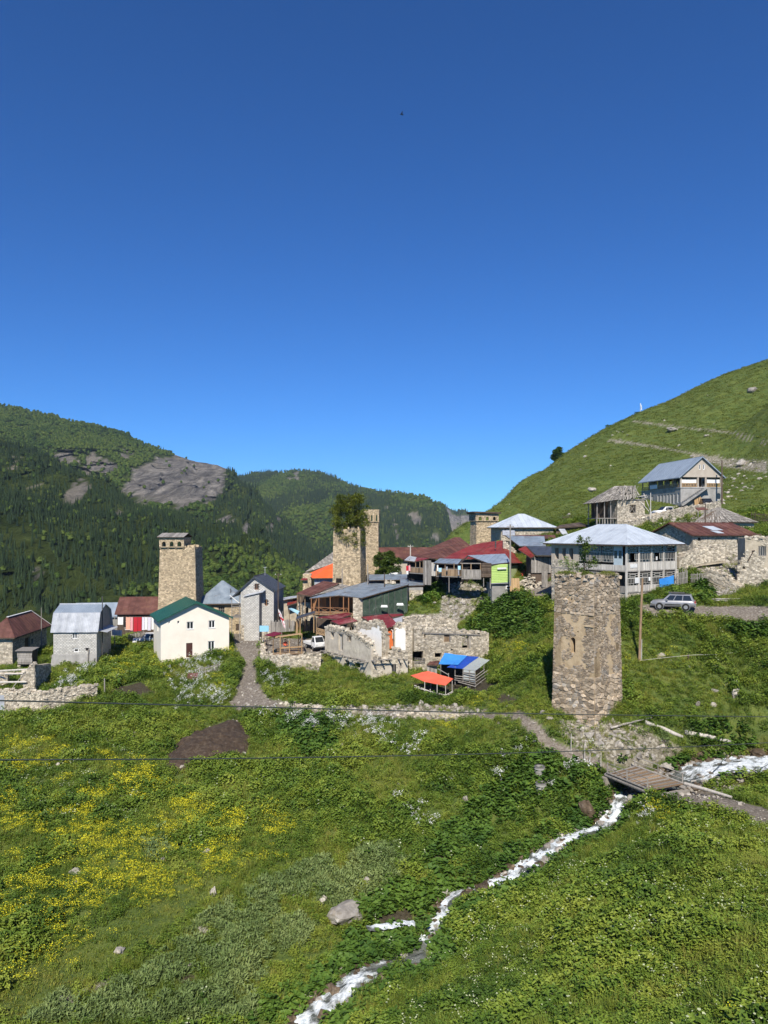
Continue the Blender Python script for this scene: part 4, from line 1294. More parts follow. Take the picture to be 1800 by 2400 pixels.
def tall_block_house():
 f=newfr(Z2,1035,1280,114,-3)
 T=f.thing('tall_block_house','tall narrow grey block house with dark tiled gable roof and red brown windows','house')
 W=f.front(*Z2(1378,1100))[0];He=f.front(*Z2(1378,790))[1];Hr=f.front(*Z2(1190,678))[1];D=8.0
 g=lambda x0,x1,y0,y1,v=0:(f.front(*Z2(x0,y0),v)[0],f.front(*Z2(x1,y0),v)[0],f.front(*Z2(x0,y1),v)[1],f.front(*Z2(x0,y0),v)[1])
 w1=g(1178,1227,740,803);w2=g(1280,1325,906,970)
 mb=MB()
 panel(mb,m_front(0),0,W,-2,He-0.3,[w2],0.25);panel(mb,lambda a,b,c:(a,D-c,b),0,W,-2,He-0.3,(),0.25)
 panel(mb,m_side(0,1),0.25,D-0.25,-2,He-0.3,(),0.25);panel(mb,m_side(W,-1),0.25,D-0.25,-2,He-0.3,(),0.25)
 # gable with its window
 um=W*0.42
 for(p,q,lo)in((0,w1[0],None),(w1[1],W,None)):
  def top(u):return He-0.3+(Hr-He+0.3)*(u/um if u<um else(W-u)/(W-um))
  pts=[(p,0,He-0.3),(q,0,He-0.3),(q,0,top(q))]+([(um,0,Hr)]if p<um<q else[])+[(p,0,top(p))]
  mb.slab(pts,(0,0.25,0))
 tp=lambda u:He-0.3+(Hr-He+0.3)*(u/um if u<um else(W-u)/(W-um))
 mb.slab([(w1[0],0,w1[3]),(w1[1],0,w1[3]),(w1[1],0,tp(w1[1])),(um,0,Hr),(w1[0],0,tp(w1[0]))]if w1[0]<um<w1[1]else[(w1[0],0,w1[3]),(w1[1],0,w1[3]),(w1[1],0,tp(w1[1])),(w1[0],0,tp(w1[0]))],(0,0.25,0))
 mb.slab([(w1[0],0,He-0.3),(w1[1],0,He-0.3),(w1[1],0,w1[2]),(w1[0],0,w1[2])],(0,0.25,0))
 mb.slab([(0,D,He-0.3),(W,D,He-0.3),(um,D,Hr)],(0,-0.25,0))
 wl=mb.build('wall','block_mortar',T)
 blocks(wl,[(m_front(0),0,W,1.6,Hr,[w1,w2],tp,None),(m_side(W,-1),0,D,1.6,He-0.3,(),None,None)])
 facing(wl,[(m_front(0),0,W,-0.6,1.6,(),None,None)],0.22,'ruin_stone',proud=0.06)
 for w in(w1,w2):window(T,m_front(0),*w,frame='wood_varnish',mull=1,fw=0.08,depth=0.14)
 sl=(Hr-He+0.3)/um
 sl2=(Hr-He+0.3)/(W-um)
 A=[(-1.6,D+0.3,He-0.3-sl*1.6),(-1.6,-0.3,He-0.3-sl*1.6),(um,-0.3,Hr),(um,D+0.3,Hr)]
 B=[(W+0.35,-0.3,He-0.3-sl2*0.35),(W+0.35,D+0.3,He-0.3-sl2*0.35),(um,D+0.3,Hr),(um,-0.3,Hr)]
 up=Vector((0,0,0.08));A=[Vector(p)+up for p in A];B=[Vector(p)+up for p in B]
 r=roof_part(T,[(A[2]+up,A[3]+up),(A[1]-up,A[2]-up),(B[0]-up,B[3]-up)],'dark_metal')
 roof_sheets(r,A,'dark_metal',0.5,0.04,0.03,rows=0.6);roof_sheets(r,B,'dark_metal',0.5,0.04,0.03,rows=0.6)
 # the projecting block porch
 p0=f.front(*Z2(1072,900),-1.6)[0];p1=f.front(*Z2(1228,900),-1.6)[0]
 h0=f.front(*Z2(1072,880),-1.6)[1];h1=f.front(*Z2(1228,845),-1.6)[1]
 mb=MB()
 mb.slab([(p0,-1.6,-1.5),(p1,-1.6,-1.5),(p1,-1.6,h1),(p0,-1.6,h0)],(0,1.58,0))
 po=mb.build('porch','block_mortar',T)
 blocks(po,[(m_front(-1.6),p0,p1,-0.6,h1,(),lambda u:h0+(h1-h0)*(u-p0)/(p1-p0)-0.1,None)])
 mb=MB();mb.slab([(p0-0.1,-1.85,h0+0.02),(p1+0.65,-1.85,h1+0.22),(p1+0.65,-0.01,h1+0.35),(p0-0.1,-0.01,h0+0.15)],(0,0,0.08));mb.build('porch_roof','zinc',T)
 # timber balcony and gutter on the left, mast on the ridge
 for u in(-1.35,-0.15):
  mb=MB();mb.bar((u,-0.1,-1.0),(u,-0.1,He-1.2),0.1);mb.build('balcony_post','wood_grey',T)
 for k in range(7):
  mb=MB();mb.bar((-1.4,-0.1,3.0+k*0.3),(-0.1,-0.1,3.0+k*0.3),0.05,0.08);mb.build('balcony_rail','wood_grey',T)
 mb=MB();mb.box(-1.5,-0.02,-0.2,3,2.75,2.87);mb.build('balcony_floor','wood_grey',T)
 mb=MB();mb.tube([(-1.6,-0.35,He-1.1),(-0.1,-0.35,He-2.3)],0.07,6);mb.build('gutter_pipe','white_paint',T)
 mb=MB();mb.tube([(um+0.6,D*0.6,Hr),(um+0.6,D*0.6,Hr+1.4)],0.035,6);mb.bar((um+0.3,D*0.6,Hr+1.3),(um+0.9,D*0.6,Hr+1.3),0.04);mb.build('roof_mast','zinc',T)
tall_block_house()

# ================================================================ the middle of the village
def P4(z,pts):
 return[PZ(z,x,y,d)for x,y,d in pts]

def roof_free(T,z,pts,m,sheet=0.9,along=None,seam=0.035,rows=None,thick=0.04,name='roof_sheet',base=None):
 """a roof plane given by corner points; pts[0]-pts[1] is the eave; made in T's own coordinates"""
 q=[T.matrix_world.inverted()@p for p in P4(z,pts)]
 r=roof_part(T,[(q[i]-Vector((0,0,0.08)),q[(i+1)%len(q)]-Vector((0,0,0.08)))for i in range(len(q))],base or 'wood_dark',0.09,h=0.09)
 # triangulated fan laid in sheets, so that a slightly twisted plane stays closed
 n=len(q)
 if n==4 and abs((q[1]-q[0]).cross(q[2]-q[0]).normalized().dot(q[3]-q[0]))>0.15:
  roof_sheets(r,[q[0],q[1],q[2]],m,sheet,thick,seam,rows=rows,name=name,along=q[1]-q[0])
  roof_sheets(r,[q[0],q[2],q[3]],m,sheet,thick,seam,rows=rows,name=name,along=q[1]-q[0])
 else:
  roof_sheets(r,q,m,sheet,thick,seam,rows=rows,name=name)
 return r

def free_thing(name,label,cat,loc):
 t=thing(name,label,cat,loc)
 bpy.context.view_layer.update()
 return t

def lc(T,p):
 return Vector(p)-T.location
def LQ(T,z,x,y,d):
 return PZ(z,x,y,d)-T.location

def post(T,a,b,r=0.07,m='wood_brown',name='post',n=6):
 mb=MB();mb.tube([a,b],[r,r*0.9],n);return mb.build(name,m,T)

def orange_roof_house():
 T=free_thing('orange_roof_house','stone house with orange sheet roof below grey shingles, left of the tree-topped tower','house',PZ(Z3,430,1260,131))
 roof_free(T,Z3,[(395,1135,129),(665,1132,129),(675,940,135),(340,1080,133)],'orange_tarp',1.3)
 roof_free(T,Z3,[(310,1055,134),(420,1030,134.5),(690,945,136),(690,790,140),(655,805,140)],'shingle',0.35,rows=0.7,seam=0,name='shingle')
 roof_free(T,Z3,[(245,1158,130),(330,1160,130),(350,1078,132)],'crimson_metal',0.7)
 a,b=LQ(T,Z3,275,1240,130.5),LQ(T,Z3,385,1240,130.5)
 h=LQ(T,Z3,275,1110,130.5).z
 mp=lambda x,y,c:(a.x+x,a.y+c,y)
 L=b.x-a.x
 mb=MB();panel(mb,mp,0,L,a.z-3,h+0.4,(),4.5);w=mb.build('wall','ruin_mortar',T)
 facing(w,[(mp,0,L,a.z-1,h+0.4,(),None,None)],0.2,'tower_stone',proud=0.05)
 a=LQ(T,Z3,425,1250,129.6);b=LQ(T,Z3,660,1200,129.6)
 mb=MB();corrugated(mb,(a.x,a.y,a.z-1),(b.x-a.x,0,0),(0,0,LQ(T,Z3,430,1138,129.6).z-a.z+1),0.03,0.28);mb.build('corrugated_wall','zinc',T)
orange_roof_house()

def tree_tower():
 f=newfr(Z3,660,1260,127,-10)
 s=f.front(*Z3(1022,1100))[0];H=f.front(*Z3(760,500))[1]
 hs={'front':[(f.front(*Z3(705,1150))[0],f.front(*Z3(778,1150))[0],f.front(*Z3(700,1195))[1],f.front(*Z3(700,1135))[1])]}
 f,T=tower('stone_tower','tan stone tower with a bushy pine growing out of its broken top',Z3,660,1260,127,-10,s,s,H,0.12,0.22,('front','right'),holes=hs)
 h=hs['front'][0]
 mb=MB();mb.box(h[0],h[1],0.0,0.015,h[2],h[3]);mb.build('hole','inside_shade',T)  # flat dark plate stands in for the shade of a hole
 mb=MB()
 for i in range(70):
  u=random.uniform(0.3,s-0.3);v=random.uniform(0.3,s-0.3);k=random.uniform(0.12,0.3)
  mb.box(u-k,u+k,v-k,v+k,H-0.1,H+random.uniform(0.05,0.5),random.random())
 mb.build('broken_crown','tower_stone',T,kind='stuff')
 return f,s,H
TT=tree_tower()

def rear_tower():
 f=newfr(Z3,1062,900,146,-5)
 s=f.front(*Z3(1255,700))[0];H=f.front(*Z3(1200,400))[1]
 f,T=tower('stone_tower','tall tan stone tower with ruined parapet standing behind the tree-topped tower',Z3,1062,900,146,-5,s,s,H,0.1,0.2,('front','right'),base=-16.0)
 Hp=f.front(*Z3(1200,245))[1]
 parapet(T,-0.1,s+0.12,-0.15,s,H-0.1,Hp,'tower_stone','tower_mortar',3,('front','right'))
rear_tower()

def brown_roof_house():
 T=free_thing('veranda_house','low stone house with dark brown sheet roof on posts left of the café','house',PZ(Z3,300,1600,116))
 roof_free(T,Z3,[(190,1335,114),(385,1368,113),(745,1205,121),(540,1172,122)],'rust_metal',1.0)
 roof_free(T,Z3,[(380,1372,113.2),(400,1372,113),(900,1240,121),(760,1210,122)],'shingle',0.4,seam=0,rows=0.8,name='shingle')
 for x,y in((205,1345),(250,1352),(303,1362)):
  a=LQ(T,Z3,x,y,114);g=gz(a.x+T.location.x,a.y+T.location.y)-T.location.z
  post(T,(a.x,a.y,g-0.5),(a.x,a.y,a.z+0.1),0.08)
 a,b=LQ(T,Z3,195,1620,115.5),LQ(T,Z3,385,1620,115.5)
 h=LQ(T,Z3,195,1450,115.5).z;L=b.x-a.x
 mp=lambda x,y,c:(a.x+x,a.y+c,y)
 hs=[(L*0.62,L*0.8,a.z,h-0.7)]
 mb=MB();panel(mb,mp,0,L,a.z-2,h,hs,0.5);w=mb.build('wall','ruin_mortar',T)
 facing(w,[(mp,0,L,a.z-1,h,hs,None,None)],0.22,'ruin_stone',proud=0.06)
 mp2=lambda x,y,c:(a.x+x,a.y+1.6+c,y)
 mb=MB();panel(mb,mp2,0,L*2.2,a.z-2,h+1.0,(),3);mb.build('back_wall','wood_dark',T)
brown_roof_house()

def cafe():
 O=PZ(Z3,360,1600,111)
 T=free_thing('cafe_building','large shed-roofed café with grey metal roof, timber veranda and green glazed wall','building',O)
 roof_free(T,Z3,[(360,1396,111),(745,1356,111),(1240,1150,124),(800,1262,124)],'grey_metal',1.0)
 roof_free(T,Z3,[(745,1358,111),(1035,1392,106),(1640,1216,109),(1650,1190,121),(1235,1152,124)],'grey_metal',1.0,along=(0.4,1,0))
 # glazed wall, in tall panes
 a=LQ(T,Z3,1052,1640,106.4);b=LQ(T,Z3,1630,1620,109.2)
 u=(b-a);u.z=0;L=u.length;u.normalize();n=Vector((u.y,-u.x,0))
 z0=a.z
 ta=LQ(T,Z3,1052,1400,106.4).z;tb=LQ(T,Z3,1630,1232,109.2).z
 k=7
 mb=MB()
 for i in range(k+1):
  p=a+u*(L*i/k);h=ta+(tb-ta)*i/k
  mb.bar((p.x,p.y,z0-1),(p.x,p.y,h-0.05),0.07)
 mb.bar((a.x,a.y,z0+0.3),(a.x+u.x*L,a.y+u.y*L,z0+0.3),0.08)
 gw=mb.build('glazed_wall','iron',T)
 for i in range(k):
  p,q=a+u*(L*i/k+0.03),a+u*(L*(i+1)/k-0.03)
  hp,hq=ta+(tb-ta)*i/k-0.08,ta+(tb-ta)*(i+1)/k-0.08
  mb=MB();jo=n*random.uniform(-0.03,0.03)
  mb.poly([(p.x+jo.x,p.y+jo.y,z0-0.8),(q.x,q.y,z0-0.8),(q.x,q.y,hq),(p.x+jo.x,p.y+jo.y,hp)]);mb.build('pane','green_glazing',gw)
 # white benches seen against the glazing
 for x,y,d in((1330,1500,106.6),(1535,1475,107.6)):
  c=LQ(T,Z3,x,y,d)
  mb=MB();mb.box(c.x-0.5,c.x+0.5,c.y-0.15,c.y+0.05,c.z-0.12,c.z+0.02);mb.box(c.x-0.45,c.x+0.45,c.y-0.02,c.y+0.03,c.z+0.02,c.z+0.2);mb.build('window_box','white_paint',T)
 # stone pillar at the corner
 c0,c1=LQ(T,Z3,925,1640,106.6),LQ(T,Z3,1048,1640,106.2)
 h=LQ(T,Z3,980,1395,106.4).z
 mp=lambda x,y,c:(c0.x+x,c0.y+c,y)
 mb=MB();panel(mb,mp,0,c1.x-c0.x,c0.z-2,h,(),1.2);w=mb.build('pillar','ruin_mortar',T)
 facing(w,[(mp,0,c1.x-c0.x,c0.z-1,h,(),None,None)],0.2,'ruin_stone',proud=0.08)
 # veranda
 fz=LQ(T,Z3,480,1590,110.5).z
 xa,xb=LQ(T,Z3,375,1590,110.5).x,LQ(T,Z3,925,1590,108.5).x
 ya,yb=LQ(T,Z3,375,1590,110.5).y,LQ(T,Z3,925,1590,108.5).y
 mb=MB();mb.slab([(xa,ya,fz-0.2),(xb,yb,fz-0.2),(xb,yb+4,fz-0.2),(xa,ya+4,fz-0.2)],(0,0,0.18));mb.build('veranda_floor','wood_brown',T)
 mb=MB();mb.box(xa,xb+0.2,ya+3.6,ya+3.7,fz-0.5,fz+2.3);mb.build('back_wall','wood_varnish',T)
 for x0 in(0.32,0.62):
  mb=MB();q=xa+(xb-xa)*x0;mb.box(q,q+0.9,ya+3.52,ya+3.59,fz,fz+2.0);mb.build('door','wood_dark',T)
 P0=Vector((xa,ya,fz));U=Vector((xb-xa,yb-ya,0));Lv=U.length;U.normalize()
 ps=[0.02,0.2,0.47,0.78,0.9]
 for t in ps:
  q=P0+U*Lv*t
  zt=LQ(T,Z3,360+t*560,1392-(38*min(t/0.68,1))+max(0,t-0.68)*60,111).z
  post(T,q-Vector((0,0,0.2)),(q.x,q.y,zt),0.09,'wood_varnish')
 for t0,t1 in zip(ps[:-1],ps[1:]):
  p,q=P0+U*Lv*t0,P0+U*Lv*t1
  mb=MB()
  for hh in(0.12,0.95):mb.bar(p+Vector((0,0,hh)),q+Vector((0,0,hh)),0.07)
  mb.bar(p+Vector((0,0,0.14)),q+Vector((0,0,0.93)),0.06,up=(0,0,1));mb.bar(p+Vector((0,0.03,0.93)),q+Vector((0,0.03,0.14)),0.06)
  mb.build('railing','wood_varnish',T)
 mb=MB();mb.box(xa,xb,ya-0.05,ya+0.3,fz-2.6,fz-0.22);mb.build('base_wall','ruin_mortar',T)
cafe()

def back_shed():
 T=free_thing('long_grey_roof','low building with slate grey metal roof behind the café, on a rough stone corner wall','building',PZ(Z4,80,1290,110))
 roof_free(T,Z3,[(1130,1160,120),(1660,1150,119),(1640,1086,127),(1130,1090,127)],'grey_metal',1.1)
 roof_free(T,Z4,[(-10,1002,112),(325,990,112),(252,866,124),(-10,870,124)],'grey_metal',1.1)
 a,b=LQ(T,Z4,80,1330,112.2),LQ(T,Z4,265,1330,112.2)
 h=LQ(T,Z4,80,1018,112.2).z;L=b.x-a.x
 mp=lambda x,y,c:(a.x+x,a.y+c,y)
 mb=MB();panel(mb,mp,0,L,a.z-2,h,(),3);w=mb.build('corner_wall','ruin_mortar',T)
 facing(w,[(mp,0,L,a.z-1,h-0.5,(),None,None)],0.24,'ruin_stone',proud=0.09)
 mb=MB();panel(mb,lambda x,y,c:(a.x+x,a.y-0.03+c,y),-0.02,L+0.02,h-0.45,h,(),0.4);mb.build('ring_beam','concrete',T)
 p=LQ(T,Z3,1405,1180,119.5)
 mb=MB()
 for i in range(22):
  k=random.uniform(0.08,0.2);x,y=p.x+random.uniform(-0.8,0.8),p.y+random.uniform(-0.4,0.6)
  mb.box(x-k,x+k,y-k,y+k,p.z-0.3,p.z+random.uniform(0.0,0.4),random.random())
 mb.build('roof_stones','ruin_stone',T,kind='stuff')
back_shed()

def crimson_sheds():
 T=free_thing('crimson_shed','low shed with dusty crimson metal roofs and orange wall below the café veranda','shed',PZ(Z3,700,1750,103))
 roof_free(T,Z3,[(455,1648,105),(740,1668,103.5),(910,1602,107),(850,1582,108)],'crimson_metal',0.9)
 roof_free(T,Z3,[(640,1690,103),(745,1738,100.5),(985,1690,101),(900,1640,105)],'crimson_metal',0.9)
 roof_free(T,Z3,[(1320,1792,98.5),(1508,1742,98.5),(1385,1600,104.5),(1035,1640,104.5)],'crimson_metal',0.8)
 roof_free(T,Z3,[(1390,1602,104),(1430,1640,102),(1580,1612,103),(1560,1600,104)],'crimson_metal',0.8)
 roof_free(T,Z3,[(1515,1745,98.7),(1670,1760,98.7),(1580,1615,103.5),(1410,1650,103)],'zinc',0.35)
 a,b=LQ(T,Z3,1335,1950,98.9),LQ(T,Z3,1500,1950,98.9)
 h=LQ(T,Z3,1400,1782,98.9).z
 mb=MB();mb.box(a.x,b.x,a.y,a.y+3,a.z-1,h);mb.build('orange_wall','orange_wall',T)
 mb=MB();p=LQ(T,Z3,1418,1800,98.6);mb.tube([(p.x,p.y,p.z),(p.x+0.25,p.y,p.z-0.1),(p.x+0.25,p.y,p.z-1.2)],0.07,8);mb.build('drain_pipe','white_paint',T)
 mb=MB();a=LQ(T,Z3,460,1800,106);b=LQ(T,Z3,1340,1800,105.5);mb.box(a.x,b.x,a.y+0.6,a.y+0.9,a.z-1,LQ(T,Z3,460,1665,106).z);mb.build('back_wall','wood_dark',T)
 for x,y,d in((450,1655,105),(905,1700,101.5),(640,1695,103)):
  q=LQ(T,Z3,x,y,d);g=gz(q.x+T.location.x,q.y+T.location.y)-T.location.z
  post(T,(q.x,q.y,min(g,q.z-1.5)-0.3),(q.x,q.y,q.z+0.9 if x==905 else q.z),0.06)
 a,b=LQ(T,Z3,450,1820,104.5),LQ(T,Z3,565,1850,104)
 mb=MB()
 for hh in(0,0.75):mb.bar(a+Vector((0,0,hh-0.3)),b+Vector((0,0,hh-0.3)),0.07)
 k=6
 for i in range(k):
  p,q=a.lerp(b,i/k),a.lerp(b,(i+1)/k)
  mb.bar(p+Vector((0,0,-0.3)),q+Vector((0,0,0.45)),0.05);mb.bar(p+Vector((0,0.03,0.45)),q+Vector((0,0.03,-0.3)),0.05)
 mb.build('lattice_fence','wood_new',T)
crimson_sheds()


def profile(f,z,pts,v=0.0):
 """(u, w) polyline from photograph points on the plane v"""
 q=[f.front(*z(x,y),v)for x,y in pts]
 us=[p[0]for p in q];ws=[p[1]for p in q]
 return lambda u:float(np.interp(u,us,ws))

def ruin_wall(T,u0,u1,bot,top,holes,t,core,stone_m,size=0.2,v=0.0,plaster=None,name='wall',proud=0.09,jit=0.12,capstones=True,maxh=None):
 """standing wall with a broken top; plaster(u, w) -> True where render still covers the stones"""
 mb=MB();step=0.3
 n=max(1,int((u1-u0)/step))
 for i in range(n):
  a,b=u0+(u1-u0)*i/n,u0+(u1-u0)*(i+1)/n
  c=(a+b)/2
  lo,hi=bot(c),top(c)+random.uniform(-jit,jit)
  segs=[(lo,hi)]
  for h in holes:
   if h[0]<c<h[1]:
    ns=[]
    for p,q in segs:
     if h[2]>p:ns.append((p,min(q,h[2])))
     if h[3]<q:ns.append((max(p,h[3]),q))
    segs=[s for s in ns if s[1]-s[0]>0.02]
  for p,q in segs:
   mb.box(a,b,v,v+t,p,q)
 w=mb.build(name,core,T)
 mp=m_front(v)
 hi=maxh or max(top(u0+(u1-u0)*i/40)for i in range(41));lo=min(bot(u0),bot(u1))
 facing(w,[(mp,u0,u1,lo,hi,holes,top,plaster)],size,stone_m,proud=proud)
 if capstones:
  mb=MB()
  for i in range(int((u1-u0)*9)):
   u=random.uniform(u0,u1);vv=v+random.uniform(0,t);k=random.uniform(0.08,0.22);h=top(u)+random.uniform(-0.1,0.16)
   c=Vector((u,vv,h));rr=Matrix.Rotation(random.random()*6,3,'Z')@Matrix.Rotation(random.uniform(-0.4,0.4),3,'X')
   pts=[c+rr@Vector((sx*k*random.uniform(0.8,1.4),sy*k,sz*k*0.55))for sz in(-1,1)for sx,sy in((-1,-1),(1,-1),(1,1),(-1,1))]
   mb.hexa(pts,random.random())
  mb.build('cap_stones',stone_m,w,kind='stuff')
 return w

def plaster_ruin():
 # left face, from the far left end to the near corner
 a,c=PZ(Z7,745,700,99),PZ(Z7,1240,960,89.5)
 ang=math.degrees(math.atan2(c.y-a.y,c.x-a.x))
 f=Fr((a.x,a.y,c.z-2.0),ang)
 T=f.thing('plastered_ruin','roofless plastered stone house with broken walls and jutting balcony beams','ruin')
 W=f.front(*Z7(1240,800))[0]
 top=profile(f,Z7,[(740,430),(760,400),(850,415),(960,440),(1040,470),(1100,500),(1160,540),(1240,600)])
 g=lambda x0,x1,y0,y1:(f.front(*Z7(x0,y0))[0],f.front(*Z7(x1,y0))[0],f.front(*Z7((x0+x1)/2,y1))[1],f.front(*Z7((x0+x1)/2,y0))[1])
 hs=[g(800,845,470,545),g(888,935,485,665),g(985,1028,505,570),g(960,1005,770,890),g(1060,1125,800,850)]
 stone_at=lambda u,w:not(w>top(u)-0.55 or(w<f.front(*Z7(1000,900))[1]and mnoise.noise(Vector((u*0.6,w*0.6,3)))>0.1))
 ruin_wall(T,0,W,lambda u:-1.0,top,hs,0.6,'ruin_plaster','ruin_stone',0.2,plaster=stone_at)
 for h in(hs[0],hs[1],hs[2]):
  mb=MB()
  mb.box(h[0]-0.06,h[0]+0.06,0.03,0.2,h[2],h[3]);mb.box(h[1]-0.06,h[1]+0.06,0.03,0.2,h[2],h[3]);mb.box(h[0]-0.3,h[1]+0.3,-0.02,0.25,h[3]-0.02,h[3]+0.12)
  mb.build('window_frame','wood_grey',T)
 mb=MB();h=hs[1];mb.box(h[0]+0.1,h[0]+0.45,0.25,0.3,h[2],h[3]-0.1);mb.build('door','wood_pale',T)
 # beams of the lost balcony along the left face
 pts=[(748,672),(810,685),(880,700),(940,715),(1000,730),(1060,745),(1120,760),(1180,775),(1215,785)]
 for i,(x,y)in enumerate(pts):
  u,w=f.front(*Z7(x,y))
  L=random.uniform(0.9,1.25)
  mb=MB();mb.tube([(u,0.3,w),(u,-L,w-random.uniform(-0.03,0.06))],[0.1,0.09],7);mb.build('beam','wood_grey',T)
 for i in range(len(pts)-1):
  if i in(3,):continue
  p=f.front(*Z7(*pts[i]));q=f.front(*Z7(*pts[i+1]))
  mb=MB();o=random.uniform(0.5,0.95)
  mb.bar((p[0]-0.1,-o,p[1]+0.13),(q[0]+0.1,-o-random.uniform(-0.1,0.1),q[1]+0.13),0.2,0.05);mb.build('plank','wood_grey',T)
 # right face, from the near corner back to the right
 f2=Fr(f.w(W,0,0),24)
 D2=f2.front(*Z7(1640,800))[0]
 rot=Matrix.Rotation(RAD(f2.deg-f.deg),4,'Z');off=Matrix.Translation((W,0,0))@rot
 top2=profile(f2,Z7,[(1240,620),(1290,700),(1340,760),(1420,750),(1500,640),(1530,660),(1590,690),(1640,690)])
 g2=lambda x0,x1,y0,y1:(f2.front(*Z7(x0,y0))[0],f2.front(*Z7(x1,y0))[0],f2.front(*Z7(x0,y1))[1],f2.front(*Z7(x0,y0))[1])
 h2=[g2(1468,1520,815,920)]
 w2=ruin_wall(T,0.25,D2,lambda u:-1.0,top2,h2,0.6,'ruin_plaster','ruin_stone',0.22,plaster=lambda u,w:w<top2(u)-0.8 and mnoise.noise(Vector((u*0.5,w*0.5,8)))>-0.05,name='right_wall')
 w2.matrix_local=off
 win=window(T,m_front(0),*h2[0],frame='wood_grey',mull=1,name='window');win.matrix_local=off
 for x,y in((1250,775),(1340,768),(1430,760),(1530,752),(1590,757)):
  u,w=f2.front(*Z7(x,y))
  mb=MB();L=random.uniform(0.8,1.1);mb.tube([(u,0.3,w),(u,-L,w-0.03)],[0.1,0.09],7);b=mb.build('beam','wood_grey',T);b.matrix_local=off
 p=f2.front(*Z7(1240,772));q=f2.front(*Z7(1440,762))
 mb=MB();mb.bar((p[0],-0.75,p[1]+0.13),(q[0],-0.7,q[1]+0.12),0.18,0.06);b=mb.build('plank','wood_grey',T);b.matrix_local=off
 # inner and rear walls, higher, with whitewashed insides
 f3=Fr(PZ(Z7,1100,700,95.5),ang+4)
 topb=profile(f3,Z7,[(1020,440),(1080,390),(1130,375),(1230,360),(1330,345),(1350,380),(1375,440),(1400,560),(1420,640)])
 u0,u1=f3.front(*Z7(1060,500))[0],f3.front(*Z7(1400,500))[0]
 off3=Matrix.Translation(f.loc(f3.O))@Matrix.Rotation(RAD(f3.deg-f.deg),4,'Z')
 w3=ruin_wall(T,u0,u1,lambda u:-2.0,topb,(),0.6,'ruin_mortar','ruin_stone',0.22,plaster=lambda u,w:w<topb(u)-0.7 and u<u1-0.6,name='rear_wall')
 w3.matrix_local=off3
 mb=MB()
 for i in range(14):
  a0,b0=u0+(u1-0.8-u0)*i/14,u0+(u1-0.8-u0)*(i+1)/14
  mb.box(a0,b0,-0.03,0.01,-1.2+random.uniform(-0.3,0.5),topb((a0+b0)/2)-random.uniform(0.6,1.0))
 b=mb.build('whitewash','white_plaster',T,kind='stuff');b.matrix_local=off3
 f4=Fr(PZ(Z7,1505,660,93.5),8)
 topd=profile(f4,Z7,[(1480,560),(1505,420),(1540,375),(1600,385),(1660,400),(1700,470)])
 u0,u1=f4.front(*Z7(1490,500))[0],f4.front(*Z7(1690,500))[0]
 off4=Matrix.Translation(f.loc(f4.O))@Matrix.Rotation(RAD(f4.deg-f.deg),4,'Z')
 uw=f4.front(*Z7(1615,500))[0]
 w4=ruin_wall(T,u0,u1,lambda u:-3.0,topd,(),0.7,'ruin_mortar','ruin_stone',0.22,plaster=lambda u,w:u<uw and w<topd(u)-0.6,name='cross_wall')
 w4.matrix_local=off4
 mb=MB();uu=u0+0.15
 for i in range(6):
  a0,b0=uu+(uw-uu)*i/6,uu+(uw-uu)*(i+1)/6
  mb.box(a0,b0,-0.04,0.0,-0.1+random.uniform(-0.3,0.3),f4.front(*Z7(1550,425))[1]+random.uniform(-0.15,0.1))
 b=mb.build('whitewash','white_plaster',T,kind='stuff');b.matrix_local=off4
plaster_ruin()

def stone_ruin():
 f=newfr(Z8,245,1180,93.5,14)
 T=f.thing('stone_ruin','long roofless rubble stone house with empty window holes behind the blue tarp shed','ruin')
 W=f.front(*Z8(1102,800))[0]
 top=profile(f,Z8,[(240,640),(300,640),(420,650),(600,660),(760,680),(900,690),(1000,700),(1060,705),(1102,720)])
 g=lambda x0,x1,y0,y1:(f.front(*Z8(x0,y0))[0],f.front(*Z8(x1,y0))[0],f.front(*Z8(x0,y1))[1],f.front(*Z8(x0,y0))[1])
 hs=[g(360,388,705,758),g(585,656,718,805),g(793,880,730,880),g(250,360,912,1030),g(483,566,932,985),g(660,680,885,905),g(270,285,828,845),g(430,446,865,880)]
 ruin_wall(T,0,W,lambda u:-1.5,top,hs,0.6,'ruin_mortar','ruin_stone',0.2)
 mb=MB();mb.box(0.5,W-0.5,1.9,2.0,-1.5,f.front(*Z8(250,905))[1]+0.1);mb.build('inner_wall','inside_shade',T)
 # long lintel beam
 p,q=f.front(*Z8(330,698)),f.front(*Z8(1000,722))
 mb=MB();mb.bar((p[0],-0.05,p[1]),(q[0],-0.05,q[1]),0.25,0.14);mb.build('lintel_beam','wood_grey',T)
 boards(T,m_front(0.2),*hs[1],'wood_brown',0.2,name='shutter_board')
 for h in(hs[1],hs[2]):
  mb=MB();mb.box(h[0]-0.08,h[0]+0.05,0.02,0.3,h[2],h[3]);mb.box(h[1]-0.05,h[1]+0.16,-0.03,0.3,h[2],h[3]);mb.build('window_frame','wood_grey',T)
 h=hs[3]
 for k in range(4):
  mb=MB();z=h[2]-0.15+k*0.2;mb.bar((h[0]-0.05,-0.12,z+0.05),(h[1]+0.1,-0.12,z-0.06),0.05,0.07);mb.build('rail','wood_grey',T)
 # rubble-choked rear wall, higher up the bank
 f2=Fr(PZ(Z8,130,800,99),16)
 W2=f2.front(*Z8(740,600))[0]
 top2=profile(f2,Z8,[(130,540),(250,520),(330,510),(480,545),(620,540),(720,570),(760,620)])
 off=Matrix.Translation(f.loc(f2.O))@Matrix.Rotation(RAD(f2.deg-f.deg),4,'Z')
 w=ruin_wall(T,0,W2,lambda u:-3.0,top2,(),0.8,'ruin_mortar','ruin_stone',0.24,name='rear_wall',proud=0.14)
 w.matrix_local=off
stone_ruin()

